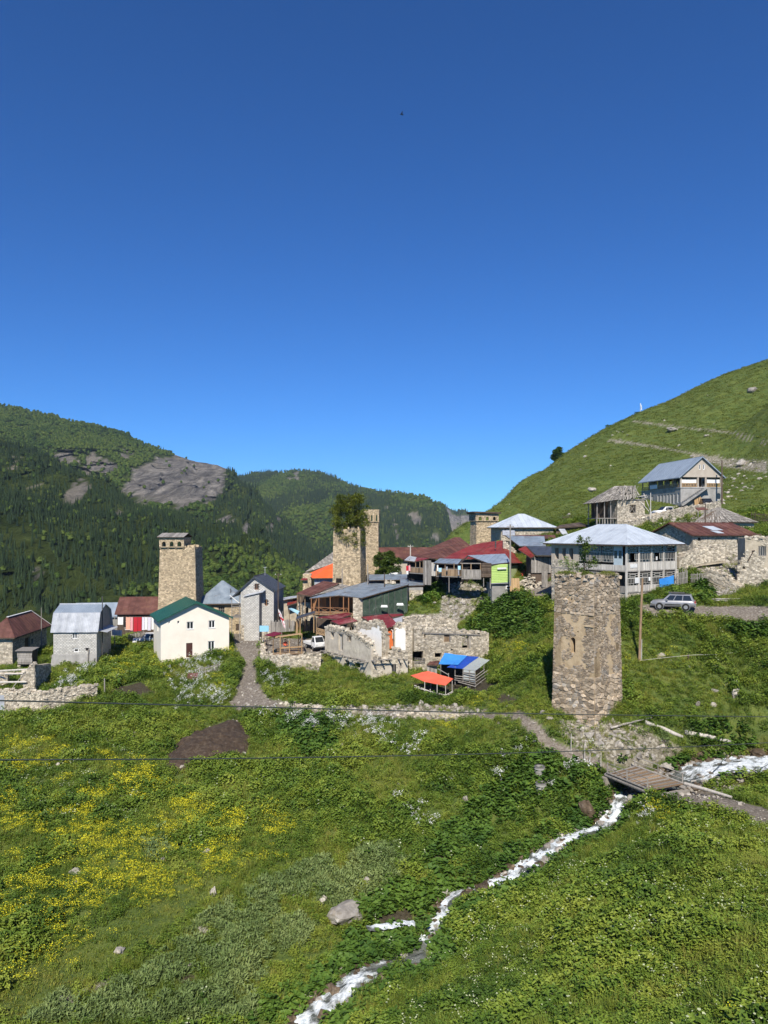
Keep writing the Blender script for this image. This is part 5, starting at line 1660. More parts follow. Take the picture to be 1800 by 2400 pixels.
def tarp_sheet(T,name,m,pts,thick=0.02,sag=0.12,n=7,nm2=None):
 """four-cornered sheet with sag and creases, in T's coordinates"""
 a,b,c,d=[Vector(p)for p in pts]
 v,fs=[],[]
 for s in(0,1):
  for j in range(n+1):
   for i in range(n+1):
    x,y=i/n,j/n
    p=a.lerp(b,x).lerp(d.lerp(c,x),y)
    p=p-Vector((0,0,sag*math.sin(x*math.pi)*math.sin(y*math.pi)+thick*s))+Vector((0,0,0.05*mnoise.noise(p*1.3+Vector((3,1,2)))))
    v.append(tuple(p))
 W=n+1;o=W*W
 for j in range(n):
  for i in range(n):
   q=(j*W+i,j*W+i+1,(j+1)*W+i+1,(j+1)*W+i)
   fs.append(q);fs.append(tuple(o+k for k in q[::-1]))
 return put(name,mesh_of(name,v,fs,m,smooth=True),T)

def tarp_sheds():
 T=free_thing('orange_tarp_shelter','orange tarpaulin on thin poles over a low animal pen','shelter',ground(1030,1625))
 L=lambda x,y,d:LQ(T,Z8,x,y,d)
 tarp_sheet(T,'tarpaulin','coral_tarp',[L(365,1258,84),L(605,1302,82.5),L(695,1225,84.5),L(405,1132,87)])
 tarp_sheet(T,'tarpaulin_flap','coral_tarp',[L(205,1187,85.5),L(366,1257,84.02),L(404,1133,86.98),L(300,1160,87)],sag=0.05)
 for x,y,yb,d in((368,1258,1355,84),(510,1288,1412,83),(607,1300,1443,82.5),(682,1245,1392,84),(440,1150,1330,86.5)):
  post(T,L(x,y,d),L(x,yb+10,d),0.045,'wood_pale','pole')
 for p,q in(((250,1300,85),(607,1435,82.5)),((250,1322,85),(607,1412,82.5)),((607,1430,82.5),(690,1375,84)),((607,1412,82.5),(690,1365,84)),((430,1345,84),(440,1395,83.5))):
  post(T,L(*p),L(*q),0.05,'wood_pale','rail')

 T=free_thing('blue_tarp_shed','cattle shed roofed with blue tarpaulins and clear plastic, rough pole walls','shed',ground(1110,1608))
 L=lambda x,y,d:LQ(T,Z8,x,y,d)
 tarp_sheet(T,'light_blue_tarpaulin','blue_tarp',[L(528,1056,88.5),L(745,1066,87.5),L(852,960,91.5),L(596,930,92)],sag=0.06)
 tarp_sheet(T,'dark_blue_tarpaulin','navy_tarp',[L(620,1092,86.8),L(797,1112,86.3),L(987,975,91),L(850,961,91.6)],sag=0.05)
 tarp_sheet(T,'plastic_sheet','plastic_film',[L(795,1113,86.3),L(945,1132,86),L(1112,1010,90),L(985,976,91)],sag=0.05)
 for x,y,yb,d in((552,1058,1185,88.3),(715,1085,1285,86.8),(806,1110,1255,86.3),(880,1125,1262,86.1),(946,1130,1325,85.9),(1045,1065,1235,88.4),(640,1160,1200,86.5)):
  post(T,L(x,y,d),L(x,yb+8,d),0.055,'wood_grey','pole')
 for p,q in(((710,1190,86.6),(950,1215,85.8)),((710,1215,86.6),(950,1245,85.8)),((705,1235,86.6),(955,1285,85.7)),((750,1260,86.4),(955,1315,85.7)),((945,1230,85.8),(1085,1130,89)),((945,1265,85.8),(1090,1165,89)),
    ((950,1305,85.7),(1080,1205,88.6)),((520,1110,88.3),(640,1180,86.6)),((808,1165,86.2),(945,1195,85.8)),((945,1200,85.8),(1050,1120,88.4)),((800,1150,86.3),(940,1165,85.9))):
  post(T,L(*p),L(*q),0.055,'wood_grey','rail')
 a,b=L(555,1200,90.5),L(1000,1200,90.5)
 mb=MB();mb.box(a.x,b.x,a.y,a.y+0.1,a.z-1.5,L(600,1000,90.5).z);mb.build('back_wall','wood_dark',T)
 tarp_sheet(T,'plastic_curtain','plastic_film',[L(812,1235,86.25),L(945,1265,85.95),L(945,1135,86.02),L(812,1118,86.32)],sag=0)
 # small lean-to with a rusty top on the left
 roof_free(T,Z8,[(395,1065,89),(515,1068,88.6),(535,1020,90.5),(430,1030,90.5)],'rust_metal',0.6)
 a,b=L(395,1150,89.1),L(510,1150,88.8)
 boards(T,lambda x,y,c:(a.x+x,a.y+c,y),0,b.x-a.x,a.z-1.2,L(400,1068,89).z,'wood_grey',0.22)
tarp_sheds()

# ================================================================ the brown and red roofed houses and the lime green porch
def lime_house():
 f=newfr(Z4,420,1010,112,6)
 T=f.thing('wooden_gallery_house','wide house with brown and red hipped roofs, wooden galleries and lime green end','house')
 F=lambda x,y,v=0.0:f.front(*Z4(x,y),v)
 # roofs
 zi=lambda x,y,d:LQw(f,Z4,x,y,d)
 def rf(pts,m,sheet=0.9,rows=None,along=None):
  q=[zi(*p)for p in pts]
  r=roof_part(T,[(q[i]-Vector((0,0,0.08)),q[(i+1)%len(q)]-Vector((0,0,0.08)))for i in range(len(q))],'wood_dark',0.09,h=0.09)
  roof_sheets(r,q,m,sheet,rows=rows,along=along)
  return r
 rf([(130,636,118),(405,670,114),(650,412,128),(632,420,128)],'rust_metal')
 rf([(405,670,114),(500,672,114.5),(850,520,124),(712,412,129),(650,412,128)],'rust_metal')
 rf([(490,674,114.5),(845,672,114),(1000,476,126),(845,512,124)],'red_metal')
 rf([(840,672,114),(1335,724,112),(1240,450,127),(1000,476,126)],'red_metal')
 rf([(1335,724,112),(1508,726,118),(1240,450,127)],'red_metal')
 chimney_pipe(T,zi(1148,540,119),1.0,0.12)
 # body of the house behind the galleries
 e=zi(420,700,116);e2=zi(1320,730,114);b0=zi(420,1020,116).z
 mb=MB();mb.slab([(e.x,e.y,b0-2),(e2.x,e2.y+0.4,b0-2),(e2.x,e2.y+8,b0-2),(e.x,e.y+8,b0-2)],(0,0,e.z-b0+1.8));mb.build('wall','inside_shade',T)
 # lime rendered end wall at the right
 a,b=zi(1338,735,113),zi(1512,738,119)
 zb=zi(1340,930,113).z
 mb=MB();mb.slab([(a.x,a.y,zb),(b.x,b.y,zb),(b.x,b.y,b.z),(a.x,a.y,b.z)],(-0.2,0.5,0));mb.build('end_wall','lime_wall',T)
 c=zi(1440,785,116.2);u=(b-a).normalized()
 mb=MB();mb.bar(c-u*0.4,c+u*0.4,0.12,0.95);w=mb.build('window','red_paint',T)
 mb=MB();mb.bar(c-u*0.28+Vector((0,-0.06,0)),c+u*0.28+Vector((0,-0.06,0)),0.06,0.7);mb.build('pane','window_glass',w)
 # porch with the blue grey roof, open gable to the left
 rf([(1098,740,107),(1338,714,109.5),(1262,612,114.5),(812,632,113)],'blue_metal',0.8,along=(1,-0.5,0))
 rf([(692,738,109),(700,735,109),(815,634,113),(812,632,113)],'dark_metal',0.8)
 z0=F(1100,965)[1]
 lw0,lw1=zi(1098,800,107.2),zi(1316,800,109)
 u=Vector((lw1.x-lw0.x,lw1.y-lw0.y,0));Lw=u.length;u.normalize()
 zt0,zt1=zi(1098,742,107.2).z,zi(1316,728,109).z;zb0=zi(1105,966,107.2).z
 n=11
 for i in range(n):
  p=zb0+(zt0-zb0)*i/n;q=zb0+(zt0-zb0)*(i+1)/n-0.015
  mb=MB();nn=Vector((u.y,-u.x,0))
  A=Vector((lw0.x,lw0.y,0));B=A+u*Lw
  o0,o1=nn*0.07,nn*0.025
  mb.hexa([A+o0+Vector((0,0,p)),B+o0+Vector((0,0,p)),B+Vector((0,0,p))-nn*0.05,A+Vector((0,0,p))-nn*0.05,A+o1+Vector((0,0,q)),B+o1+Vector((0,0,q)),B+Vector((0,0,q))-nn*0.05,A+Vector((0,0,q))-nn*0.05],random.random())
  mb.build('clapboard','lime_paint',T)
 c=zi(1225,789,107.9)
 mb=MB();mb.bar(c-u*0.85,c+u*0.85,0.05,0.25);mb.build('white_plate','white_paint',T)
 # dark log wall left of it
 lg0,lg1=zi(973,900,107),zi(1096,905,107.1)
 for i in range(9):
  z=zi(973,900,107).z+0.17+i*(zi(973,735,107).z-zi(973,900,107).z)/9
  mb=MB();mb.tube([(lg0.x,lg0.y,z),(lg1.x,lg1.y,z)],0.17,8,random.random());mb.build('log','wood_dark',T)
 # galleries: floor, boarded parapets, posts, rails
 def gallery(x0,x1,d0,d1,yt0,yt1,yb0,yb1,m,w=0.28):
  p,q=zi(x0,yt0,d0),zi(x1,yt1,d1)
  uu=Vector((q.x-p.x,q.y-p.y,0));L=uu.length;uu.normalize()
  zb=zi(x0,yb0,d0).z
  nrm=Vector((uu.y,-uu.x,0))
  mp=lambda a,b,c:tuple(Vector((p.x,p.y,0))+uu*a-nrm*c+Vector((0,0,b)))
  boards(T,mp,0,L,zb,p.z,m,w,0.03,ragged=0.03)
  mb=MB();mb.bar(mp(0,p.z+0.04,0.02),mp(L,p.z+0.04,0.02),0.12,0.07);mb.build('rail','wood_grey',T)
  mb=MB();mb.slab([mp(0,zb-0.16,0),mp(L,zb-0.16,0),mp(L,zb-0.16,3),mp(0,zb-0.16,3)],(0,0,0.14));mb.build('floor','wood_grey',T)
  return mp,L,zb
 mp,L,zb=gallery(735,972,107.6,107.1,808,812,905,908,'wood_grey')
 for t in(0.03,0.48,0.97):
  mb=MB();mb.bar(mp(L*t,zb,0.08),mp(L*t,zi(850,725,107.4).z,0.08),0.14);mb.build('post','wood_brown',T)
 mb=MB();mb.bar(mp(-0.2,zi(850,728,107.4).z,0.08),mp(L,zi(850,728,107.4).z,0.08),0.14,0.14);mb.build('beam','wood_grey',T)
 mp,L,zb=gallery(425,735,109.5,107.6,795,808,876,900,'wood_brown',0.3)
 for t in(0.02,0.35,0.7):
  mb=MB();mb.bar(mp(L*t,zb,0.08),mp(L*t,zi(500,722,109).z,0.08),0.12);mb.build('post','wood_brown',T)
 rf([(398,722,109.5),(690,738,108),(738,678,112.5),(470,670,113.5)],'grey_metal')
 for x,y0,y1,d in((583,890,1030,108.6),(1003,905,960,107.1),(1085,905,985,107.1)):
  p=zi(x,y0,d);post(T,(p.x,p.y,zi(x,y1,d).z-0.6),p,0.07,'wood_grey','stilt')
 # tall board screen and the second gallery further left
 for x0,x1,d0,d1,yt,yb,m in((270,368,112,111,690,985,'wood_grey'),(370,420,111,110.6,715,880,'wood_pale')):
  p,q=zi(x0,yb,d0),zi(x1,yb,d1);uu=Vector((q.x-p.x,q.y-p.y,0));L=uu.length;uu.normalize();nrm=Vector((uu.y,-uu.x,0))
  mq=lambda a,b,c,p=p,uu=uu,nrm=nrm:tuple(Vector((p.x,p.y,0))+uu*a-nrm*c+Vector((0,0,b)))
  boards(T,mq,0,L,p.z,zi(x0,yt,d0).z,m,0.3,ragged=0.05)
 mp,L,zb=gallery(95,268,115,112.5,775,790,835,862,'wood_brown',0.3)
 for t in(0.02,0.45,0.75,0.98):
  mb=MB();mb.bar(mp(L*t,zb,0.08),mp(L*t,zi(150,680,114).z,0.08),0.12);mb.build('post','wood_brown',T)
 rf([(40,690,115),(165,706,114),(190,655,117),(100,640,118)],'zinc',0.4)
 rf([(165,706,114),(270,690,112.5),(340,668,114),(190,655,117)],'crimson_metal',0.7)
 p,q=zi(95,900,117.5),zi(420,900,115.5)
 mb=MB();mb.slab([(p.x,p.y,p.z-2),(q.x,q.y,p.z-2),(q.x,q.y+2,p.z-2),(p.x,p.y+2,p.z-2)],(0,0,zi(95,665,117.5).z-p.z+2));mb.build('inner_wall','inside_shade',T)
 # concrete cellar under the lime end
 p,q=zi(1105,1000,107.3),zi(1345,1000,109)
 mb=MB();mb.slab([(p.x,p.y,p.z-3.5),(q.x,q.y,p.z-3.5),(q.x+0.5,q.y+3,p.z-3.5),(p.x,p.y+3,p.z-3.5)],(0,0,zi(1105,985,107.3).z-p.z+3.5));ce=mb.build('cellar','concrete',T)
 zt=zi(1105,978,107).z
 mb=MB();mb.slab([(p.x-0.2,p.y-0.4,zt),(q.x+0.2,q.y-0.4,zt),(q.x+0.2,q.y+2.5,zt),(p.x-0.2,p.y+2.5,zt)],(0,0,0.08));mb.build('cellar_slab','zinc',T)
 c=zi(1304,1020,108.5);mb=MB();mb.bar(c+Vector((-0.42,-0.06,0)),c+Vector((0.42,-0.06,0)),0.14,0.5);w=mb.build('cellar_window','white_paint',T)
 mb=MB();mb.bar(c+Vector((-0.3,-0.14,0)),c+Vector((0.3,-0.14,0)),0.04,0.32);mb.build('pane','window_glass',w)
 # washing on the gallery rail
 wt=lambda x,y,d:PZ(Z4,x,y,d)
 for nm,m,x0,x1,y,dr,d,lab in(('blue_shirt','cloth_sky',455,492,780,50,108.6,'pale blue shirt drying on the wooden gallery rail'),('white_towel','cloth_white',437,452,745,75,108.9,'white towel hung from the gallery edge by the board screen'),
         ('grey_cloth','cloth_grey',545,565,765,45,108.2,'small grey cloth hanging mid gallery'),('pale_shirt','cloth_sky',690,722,755,50,107.3,'pale blue shirt at the right end of the gallery rail'),('dark_cloth','cloth_grey',690,708,810,60,107.2,'dark cloth hanging below the right gallery shirt'),
         ('red_cloth','cloth_red',62,90,755,70,115.4,'red garment hanging at the far left gallery'),('pink_cloth','cloth_pink',92,112,750,70,115,'pink garment hanging beside the red one, far left gallery'),('white_cloth','cloth_white',66,88,815,45,114.6,'white cloth hanging under the red garment')):
  hung_cloth(nm,lab,m,wt(x0,y,d-0.3),wt(x1,y,d-0.3),dr/5.184/FPX*d,'washing on the wooden galleries',0.05,1.5)
 return f,T
def LQw(f,z,x,y,d):
 return f.loc(PZ(z,x,y,d))
lime_house()

def centre_tower():
 f=newfr(Z4,915,520,150,10)
 s=f.front(*Z4(1180,440))[0];H=f.front(*Z4(1000,212))[1]
 f,T=tower('stone_tower','tan stone tower with arched parapet and low dark roof against the green hill',Z4,915,520,150,10,s,s,H,0.12,0.22,('front','left'),base=-8)
 Hp=f.front(*Z4(1000,128))[1]
 parapet(T,-0.15,s+0.05,-0.18,s+0.1,H-0.05,Hp,'tower_stone','tower_mortar',3,('front','left'))
 mb=MB();mb.slab([(-0.6,-0.7,Hp+0.2),(s+0.4,-0.7,Hp+0.05),(s+0.4,s+0.5,Hp+0.05),(-0.6,s+0.5,Hp+0.2)],(0,0,0.3));mb.build('roof','wood_dark',T)
 for i in range(6):
  v=-0.3+(s+0.5)*i/5
  mb=MB();mb.bar((-0.55,v,Hp+0.12),(0.3,v,Hp+0.12),0.14,0.16);mb.build('rafter','wood_dark',T)
centre_tower()

# ---- houses between the centre tower and the white-roofed house
def upper_sheds():
 f,T=simple_shed('white_hip_house','low stone house with pale hipped roof right of the centre tower',Z4,1215,420,133,4,9.6,8.5,1.9,4.4,'ruin_mortar','white_metal',kind='hip',stones='ruin_stone',oh=0.6,base=-4)
 T=free_thing('grey_lean_to','slate grey metal roof on a rubble wall below the pale hipped house','shed',PZ(Z4,1440,640,122))
 roof_free(T,Z4,[(1440,518,119),(1760,520,118),(1740,402,126),(1268,390,126)],'grey_metal',1.0)
 roof_free(T,Z4,[(1390,405,126.2),(1880,425,125),(1870,385,129),(1390,385,129)],'rust_metal',1.0)
 roof_free(T,Z4,[(1235,385,128),(1385,385,128),(1380,330,131),(1232,328,131)],'zinc',0.8)
 a,b=LQ(T,Z4,1240,640,121),LQ(T,Z4,1700,640,120)
 mp=lambda x,y,c:(a.x+x,a.y+c,y)
 L=b.x-a.x;h0=LQ(T,Z4,1245,430,121).z;h1=LQ(T,Z4,1420,600,121).z
 top=lambda x:float(np.interp(x,[0,L*0.4,L],[h0,h1,h1]))
 ruin_wall_at(T,mp,0,L,a.z-2,top,'ruin_mortar','ruin_stone')
 T=free_thing('red_edged_barn','weathered board barn with grey and red metal roof beside the white-roofed house','barn',PZ(Z5,105,660,111))
 roof_free(T,Z5,[(150,505,109),(330,505,108),(330,420,114),(60,418,114)],'dark_metal',1.0)
 roof_free(T,Z4,[(1425,556,112),(1580,660,109.5),(1622,640,109),(1512,520,114)],'red_metal',0.9,along=(0.3,-1,-0.4))
 a,b=LQ(T,Z5,105,655,109.6),LQ(T,Z5,305,655,108.8)
 boards(T,lambda x,y,c:(a.x+x,a.y+c,y),0,b.x-a.x,a.z-0.3,LQ(T,Z5,150,525,109.6).z,'wood_grey',0.24,ragged=0.06)
 mb=MB();mb.box(a.x,b.x+1,a.y+0.2,a.y+4,a.z-2,LQ(T,Z5,150,515,109.6).z);mb.build('inner_wall','wood_dark',T)
 a,b=LQ(T,Z5,205,795,107),LQ(T,Z5,262,795,107)
 boards(T,lambda x,y,c:(a.x+x,a.y+c,y),0,b.x-a.x,a.z-0.3,LQ(T,Z5,205,660,107).z,'wood_grey',0.3,name='door_board')
 T=free_thing('red_stair','small red painted wooden stair beside the lime wall','stair',PZ(Z4,1480,870,114))
 for k in range(6):
  p=LQ(T,Z4,1480+k*13,855-k*20,114+k*0.25);mb=MB();mb.box(p.x-0.3,p.x+0.3,p.y,p.y+0.3,p.z,p.z+0.07);mb.build('step','red_paint',T)
 mb=MB();mb.bar(LQ(T,Z4,1470,880,113.8),LQ(T,Z4,1555,745,115.4),0.08,0.22);mb.build('stringer','red_paint',T)
 mb=MB();mb.bar(LQ(T,Z4,1490,885,114.3),LQ(T,Z4,1575,750,115.9),0.08,0.22);mb.build('stringer','red_paint',T)
 # dark low shed with board roof
 T=free_thing('dark_board_shed','low dark shed with sagging board roof behind the white-roofed house','shed',PZ(Z5,480,260,132))
 roof_free(T,Z5,[(330,240,131),(655,215,131),(575,185,136),(390,210,136)],'wood_dark',0.5,seam=0)
 a=LQ(T,Z5,345,300,131.5);b=LQ(T,Z5,640,300,131.5)
 boards(T,lambda x,y,c:(a.x+x,a.y+c,y),0,b.x-a.x,a.z-1,LQ(T,Z5,345,240,131.5).z,'wood_dark',0.3,vert=False)
 mb=MB();mb.slab([LQ(T,Z5,370,250,129),LQ(T,Z5,430,250,129),LQ(T,Z5,462,300,127),LQ(T,Z5,410,310,127)],(0,0,0.06));mb.build('loose_sheet','zinc',T)
def ruin_wall_at(T,mp,a0,a1,lo,top,core,st,size=0.22):
 mb=MB();n=int((a1-a0)/0.4)
 for i in range(n):
  p,q=a0+(a1-a0)*i/n,a0+(a1-a0)*(i+1)/n
  h=top((p+q)/2)+random.uniform(-0.1,0.1)
  mb.hexa([mp(p,lo,0),mp(q,lo,0),mp(q,lo,0.6),mp(p,lo,0.6),mp(p,h,0),mp(q,h,0),mp(q,h,0.6),mp(p,h,0.6)])
 w=mb.build('wall',core,T)
 facing(w,[(mp,a0,a1,lo,max(top(a0),top(a1))+0.2,(),top,None)],size,st,proud=0.08)
 return w
upper_sheds()


# ================================================================ right of the village
def white_roof_house():
 f=newfr(Z5,1030,880,88,33)
 T=f.thing('gallery_house','two storey house with pale hipped metal roof and weathered glazed wooden galleries','house')
 F=lambda x,y,v=0.0:f.front(*Z5(x,y),v)
 S=lambda x,y,u=0.0:f.side(*Z5(x,y),u)
 W=F(1512,600)[0]
 D=S(300,600)[0]
 He=F(1030,402)[1]
 w_up0,w_up1=F(1030,578)[1],F(1030,412)[1]      # glazing of the upper gallery
 w_c0=F(1030,662)[1]                                # boarded parapet below it
 w_lo1,w_lo0=F(1030,675)[1],F(1030,805)[1]
 w_b=F(1030,872)[1]
 # inner body, dark rooms behind the glazing
 mb=MB();mb.box(1.1,W-0.1,1.1,D-0.1,w_b-1.5,He-0.1);mb.build('inner_wall','wood_dark',T)
 mb=MB();mb.box(0.05,W-0.02,0.05,D-0.05,w_b-2.5,w_b);w=mb.build('stone_base','ruin_mortar',T)
 hs=[(F(1200,900)[0],F(1270,900)[0],F(1200,910)[1],F(1200,876)[1])]
 facing(w,[(m_front(0.05),0,W,w_b-2.4,w_b-0.03,hs,None,None),(m_side(0.05,1),0,D,w_b-2.4,w_b-0.03,(),None,None)],0.18,'ruin_stone',proud=0.06)
 mb=MB();mb.box(hs[0][0],hs[0][1],0.03,0.045,hs[0][2],hs[0][3]);mb.build('cellar_window','inside_shade',T)  # dark sheet stands for a shaded opening; the base behind is solid
 for z in(w_b,w_c0-0.06,He-0.12):
  mb=MB();mb.box(-0.06,W+0.06,-0.06,D,z-0.002,z+0.12);mb.build('floor_beam','wood_grey',T)
 def bay(m,a0,a1,b0,b1,opened=False,name='window'):
  """carved gallery window: transom lattice above, narrow lights below"""
  mb=MB();t=0.045
  def bx(p,q,r,s,c0=0.0,c1=0.06):
   mb.hexa([m(p,r,c0),m(q,r,c0),m(q,r,c1),m(p,r,c1),m(p,s,c0),m(q,s,c0),m(q,s,c1),m(p,s,c1)])
  bt=b0+(b1-b0)*0.62
  L=a1-a0
  bx(a0,a1,b0,b0+t);bx(a0,a1,b1-t,b1);bx(a0,a1,bt-t,bt+t)
  bx(a0,a0+t,b0,b1);bx(a1-t,a1,b0,b1)
  k0,k1=a0+L*0.27,a0+L*0.73
  bm=(bt+b1)/2
  bx(k0-t/2,k0+t/2,bt,b1,0.006,0.054);bx(k1-t/2,k1+t/2,bt,b1,0.006,0.054)
  bx(a0,k0,bm-t/2,bm+t/2,0.01,0.05);bx(k1,a1,bm-t/2,bm+t/2,0.01,0.05)
  bx(k0,k1,bt+(b1-bt)*0.3-t/2,bt+(b1-bt)*0.3+t/2,0.01,0.05);bx(k0,k1,bt+(b1-bt)*0.75-t/2,bt+(b1-bt)*0.75+t/2,0.01,0.05)
  n=7
  for i in range(1,n):
   x=a0+L*i/n
   if opened and 1<i<5:continue
   lo=b0 if i%2==0 or i in(1,6)else b0+(bt-b0)*0.3
   bx(x-t*0.4,x+t*0.4,lo,bt,0.012,0.048)
  bx(a0,a0+L*(2/n if opened else 1),b0+(bt-b0)*0.3-t/3,b0+(bt-b0)*0.3+t/3,0.016,0.044)
  if opened:bx(a0+L*5/n,a1,b0+(bt-b0)*0.3-t/3,b0+(bt-b0)*0.3+t/3,0.016,0.044)
  wi=mb.build(name,'wood_pale',T)
  for p,q,r,s in((a0,a1,bt,b1),)+(((a0,a0+L*2/n,b0,bt),(a0+L*5/n,a1,b0,bt))if opened else((a0,a1,b0,bt),)):
   g=MB();g.poly([m(p+0.02,r+0.02,0.03),m(q-0.02,r+0.02,0.03),m(q-0.02,s-0.02,0.03),m(p+0.02,s-0.02,0.03)]);g.build('pane','window_glass',wi)
 # front (right-hand) galleries
 xs=[F(x,500)[0]for x in(1030,1150,1272,1390,1508)]
 for i in range(4):
  bay(m_front(0.0),xs[i]+0.1,xs[i+1]-0.1,w_up0,w_up1-0.1,i in(0,2))
  bay(m_front(0.0),xs[i]+0.1,xs[i+1]-0.1,w_lo0,w_lo1-0.1,False)
 for x in xs:
  mb=MB();mb.box(x-0.1,x+0.1,-0.08,0.1,w_b-(1.2 if x==xs[0]else 0),He-0.1);mb.build('gallery_post','wood_pale',T)
 boards(T,m_front(-0.01),0.1,W-0.05,w_c0+0.07,w_up0-0.01,'wood_pale',0.19,name='cladding_board')
 boards(T,m_front(-0.01),0.1,W-0.05,w_b+0.13,w_lo0-0.01,'wood_pale',0.19,name='cladding_board')
 # left side: glazed part, door, open loggia with pilasters
 ms=m_side(0.0,1)
 v_g0,v_g1=0.1,S(562,500)[0]
 vd=(S(990,500)[0],S(905,500)[0])
 bays=[(0.12,vd[0]-0.05)]if vd[0]>0.9 else[]
 k=3
 for i in range(k):
  a0=vd[1]+(v_g1-vd[1])*i/k;a1=vd[1]+(v_g1-vd[1])*(i+1)/k
  bays.append((a0+0.08,a1-0.08))
 for a0,a1 in bays:
  bay(ms,a0,a1,w_up0,w_up1-0.1);bay(ms,a0,a1,w_lo0,w_lo1-0.1)
 mb=MB();mb.box(0.0,0.08,vd[0],vd[1],w_up0-0.3,w_up1-0.05);d=mb.build('door','siding',T)
 for j in range(2):
  mb=MB();mb.box(-0.012,-0.002,vd[0]+0.1+j*(vd[1]-vd[0])/2,vd[0]-0.1+(j+1)*(vd[1]-vd[0])/2,w_up0+0.5,w_up1-0.6);mb.build('pane','window_glass',d)
 boards(T,m_side(-0.01,1),0.1,v_g1,w_c0+0.07,w_up0-0.3,'wood_pale',0.19,name='cladding_board')
 boards(T,m_side(-0.01,1),0.1,v_g1,w_b+0.13,w_lo0-0.01,'wood_grey',0.19,name='cladding_board')
 ho=[]
 for x0,x1 in((333,372),(405,440),(472,512)):
  ho.append((S(x1,500)[0],S(x0,500)[0],w_up0+0.1,S(400,435)[1]))
 mb=MB();panel(mb,ms,v_g1,D,w_b,He-0.13,ho,0.7);w=mb.build('loggia_wall','gable_render',T)
 mb=MB();mb.box(0.75,0.8,v_g1,D,w_b,He-0.2);mb.build('loggia_back','gable_render',T)
 facing(w,[(ms,v_g1,D,w_b-0.5,w_up0-0.1,(),None,None)],0.2,'ruin_stone',proud=0.05)
 # stone right end, posters, tarpaulin
 mb=MB();mb.box(W-0.02,W+0.45,-0.02,D,w_b-1.5,w_c0);w=mb.build('end_wall','ruin_mortar',T)
 facing(w,[(m_front(-0.02),W-0.02,W+0.45,w_b-1.2,w_c0,(),None,None)],0.16,'ruin_stone',proud=0.06)
 for x0,x1,y0,y1,nm in((1062,1128,588,626,'notice_board'),(1105,1148,718,775,'paper_notice'),(1310,1325,515,550,'paper_notice'),(1240,1256,715,752,'paper_notice')):
  p,q=F(x0,y1),F(x1,y0)
  mb=MB();mb.box(p[0],q[0],-0.1,-0.07,p[1],q[1]);nb=mb.build(nm,'white_paint',T)
 bpy.context.view_layer.update()
 p=[F(1338,745),F(1482,730),F(1482,822),F(1340,828)]
 pts=[(F(1345,828)[0],-0.16,F(1345,828)[1]),(F(1480,818)[0],-0.16,F(1480,818)[1]),(F(1482,698)[0],-0.12,F(1482,698)[1]),(F(1338,735)[0],-0.12,F(1338,735)[1])]
 t=tarp_sheet(T,'hung_tarpaulin','blue_tarp',pts,sag=0)
 # the tarpaulin hangs on the gallery and could be lifted away: a thing of its own
 mw=Matrix.Translation(f.O)@Matrix.Rotation(RAD(f.deg),4,'Z')
 t.parent=None;t.matrix_world=mw;tagp(t,'bright blue tarpaulin hung over the lower gallery windows','tarpaulin')
 # roof
 r0=f.loc(PZ(Z5,1050,200,0))if False else None
 hip_roof(T,-0.1,W+0.1,-0.1,D+0.1,He,He+2.45,'white_metal',0.65,axis='v',inset=4.6,sheet=0.85)
white_roof_house()

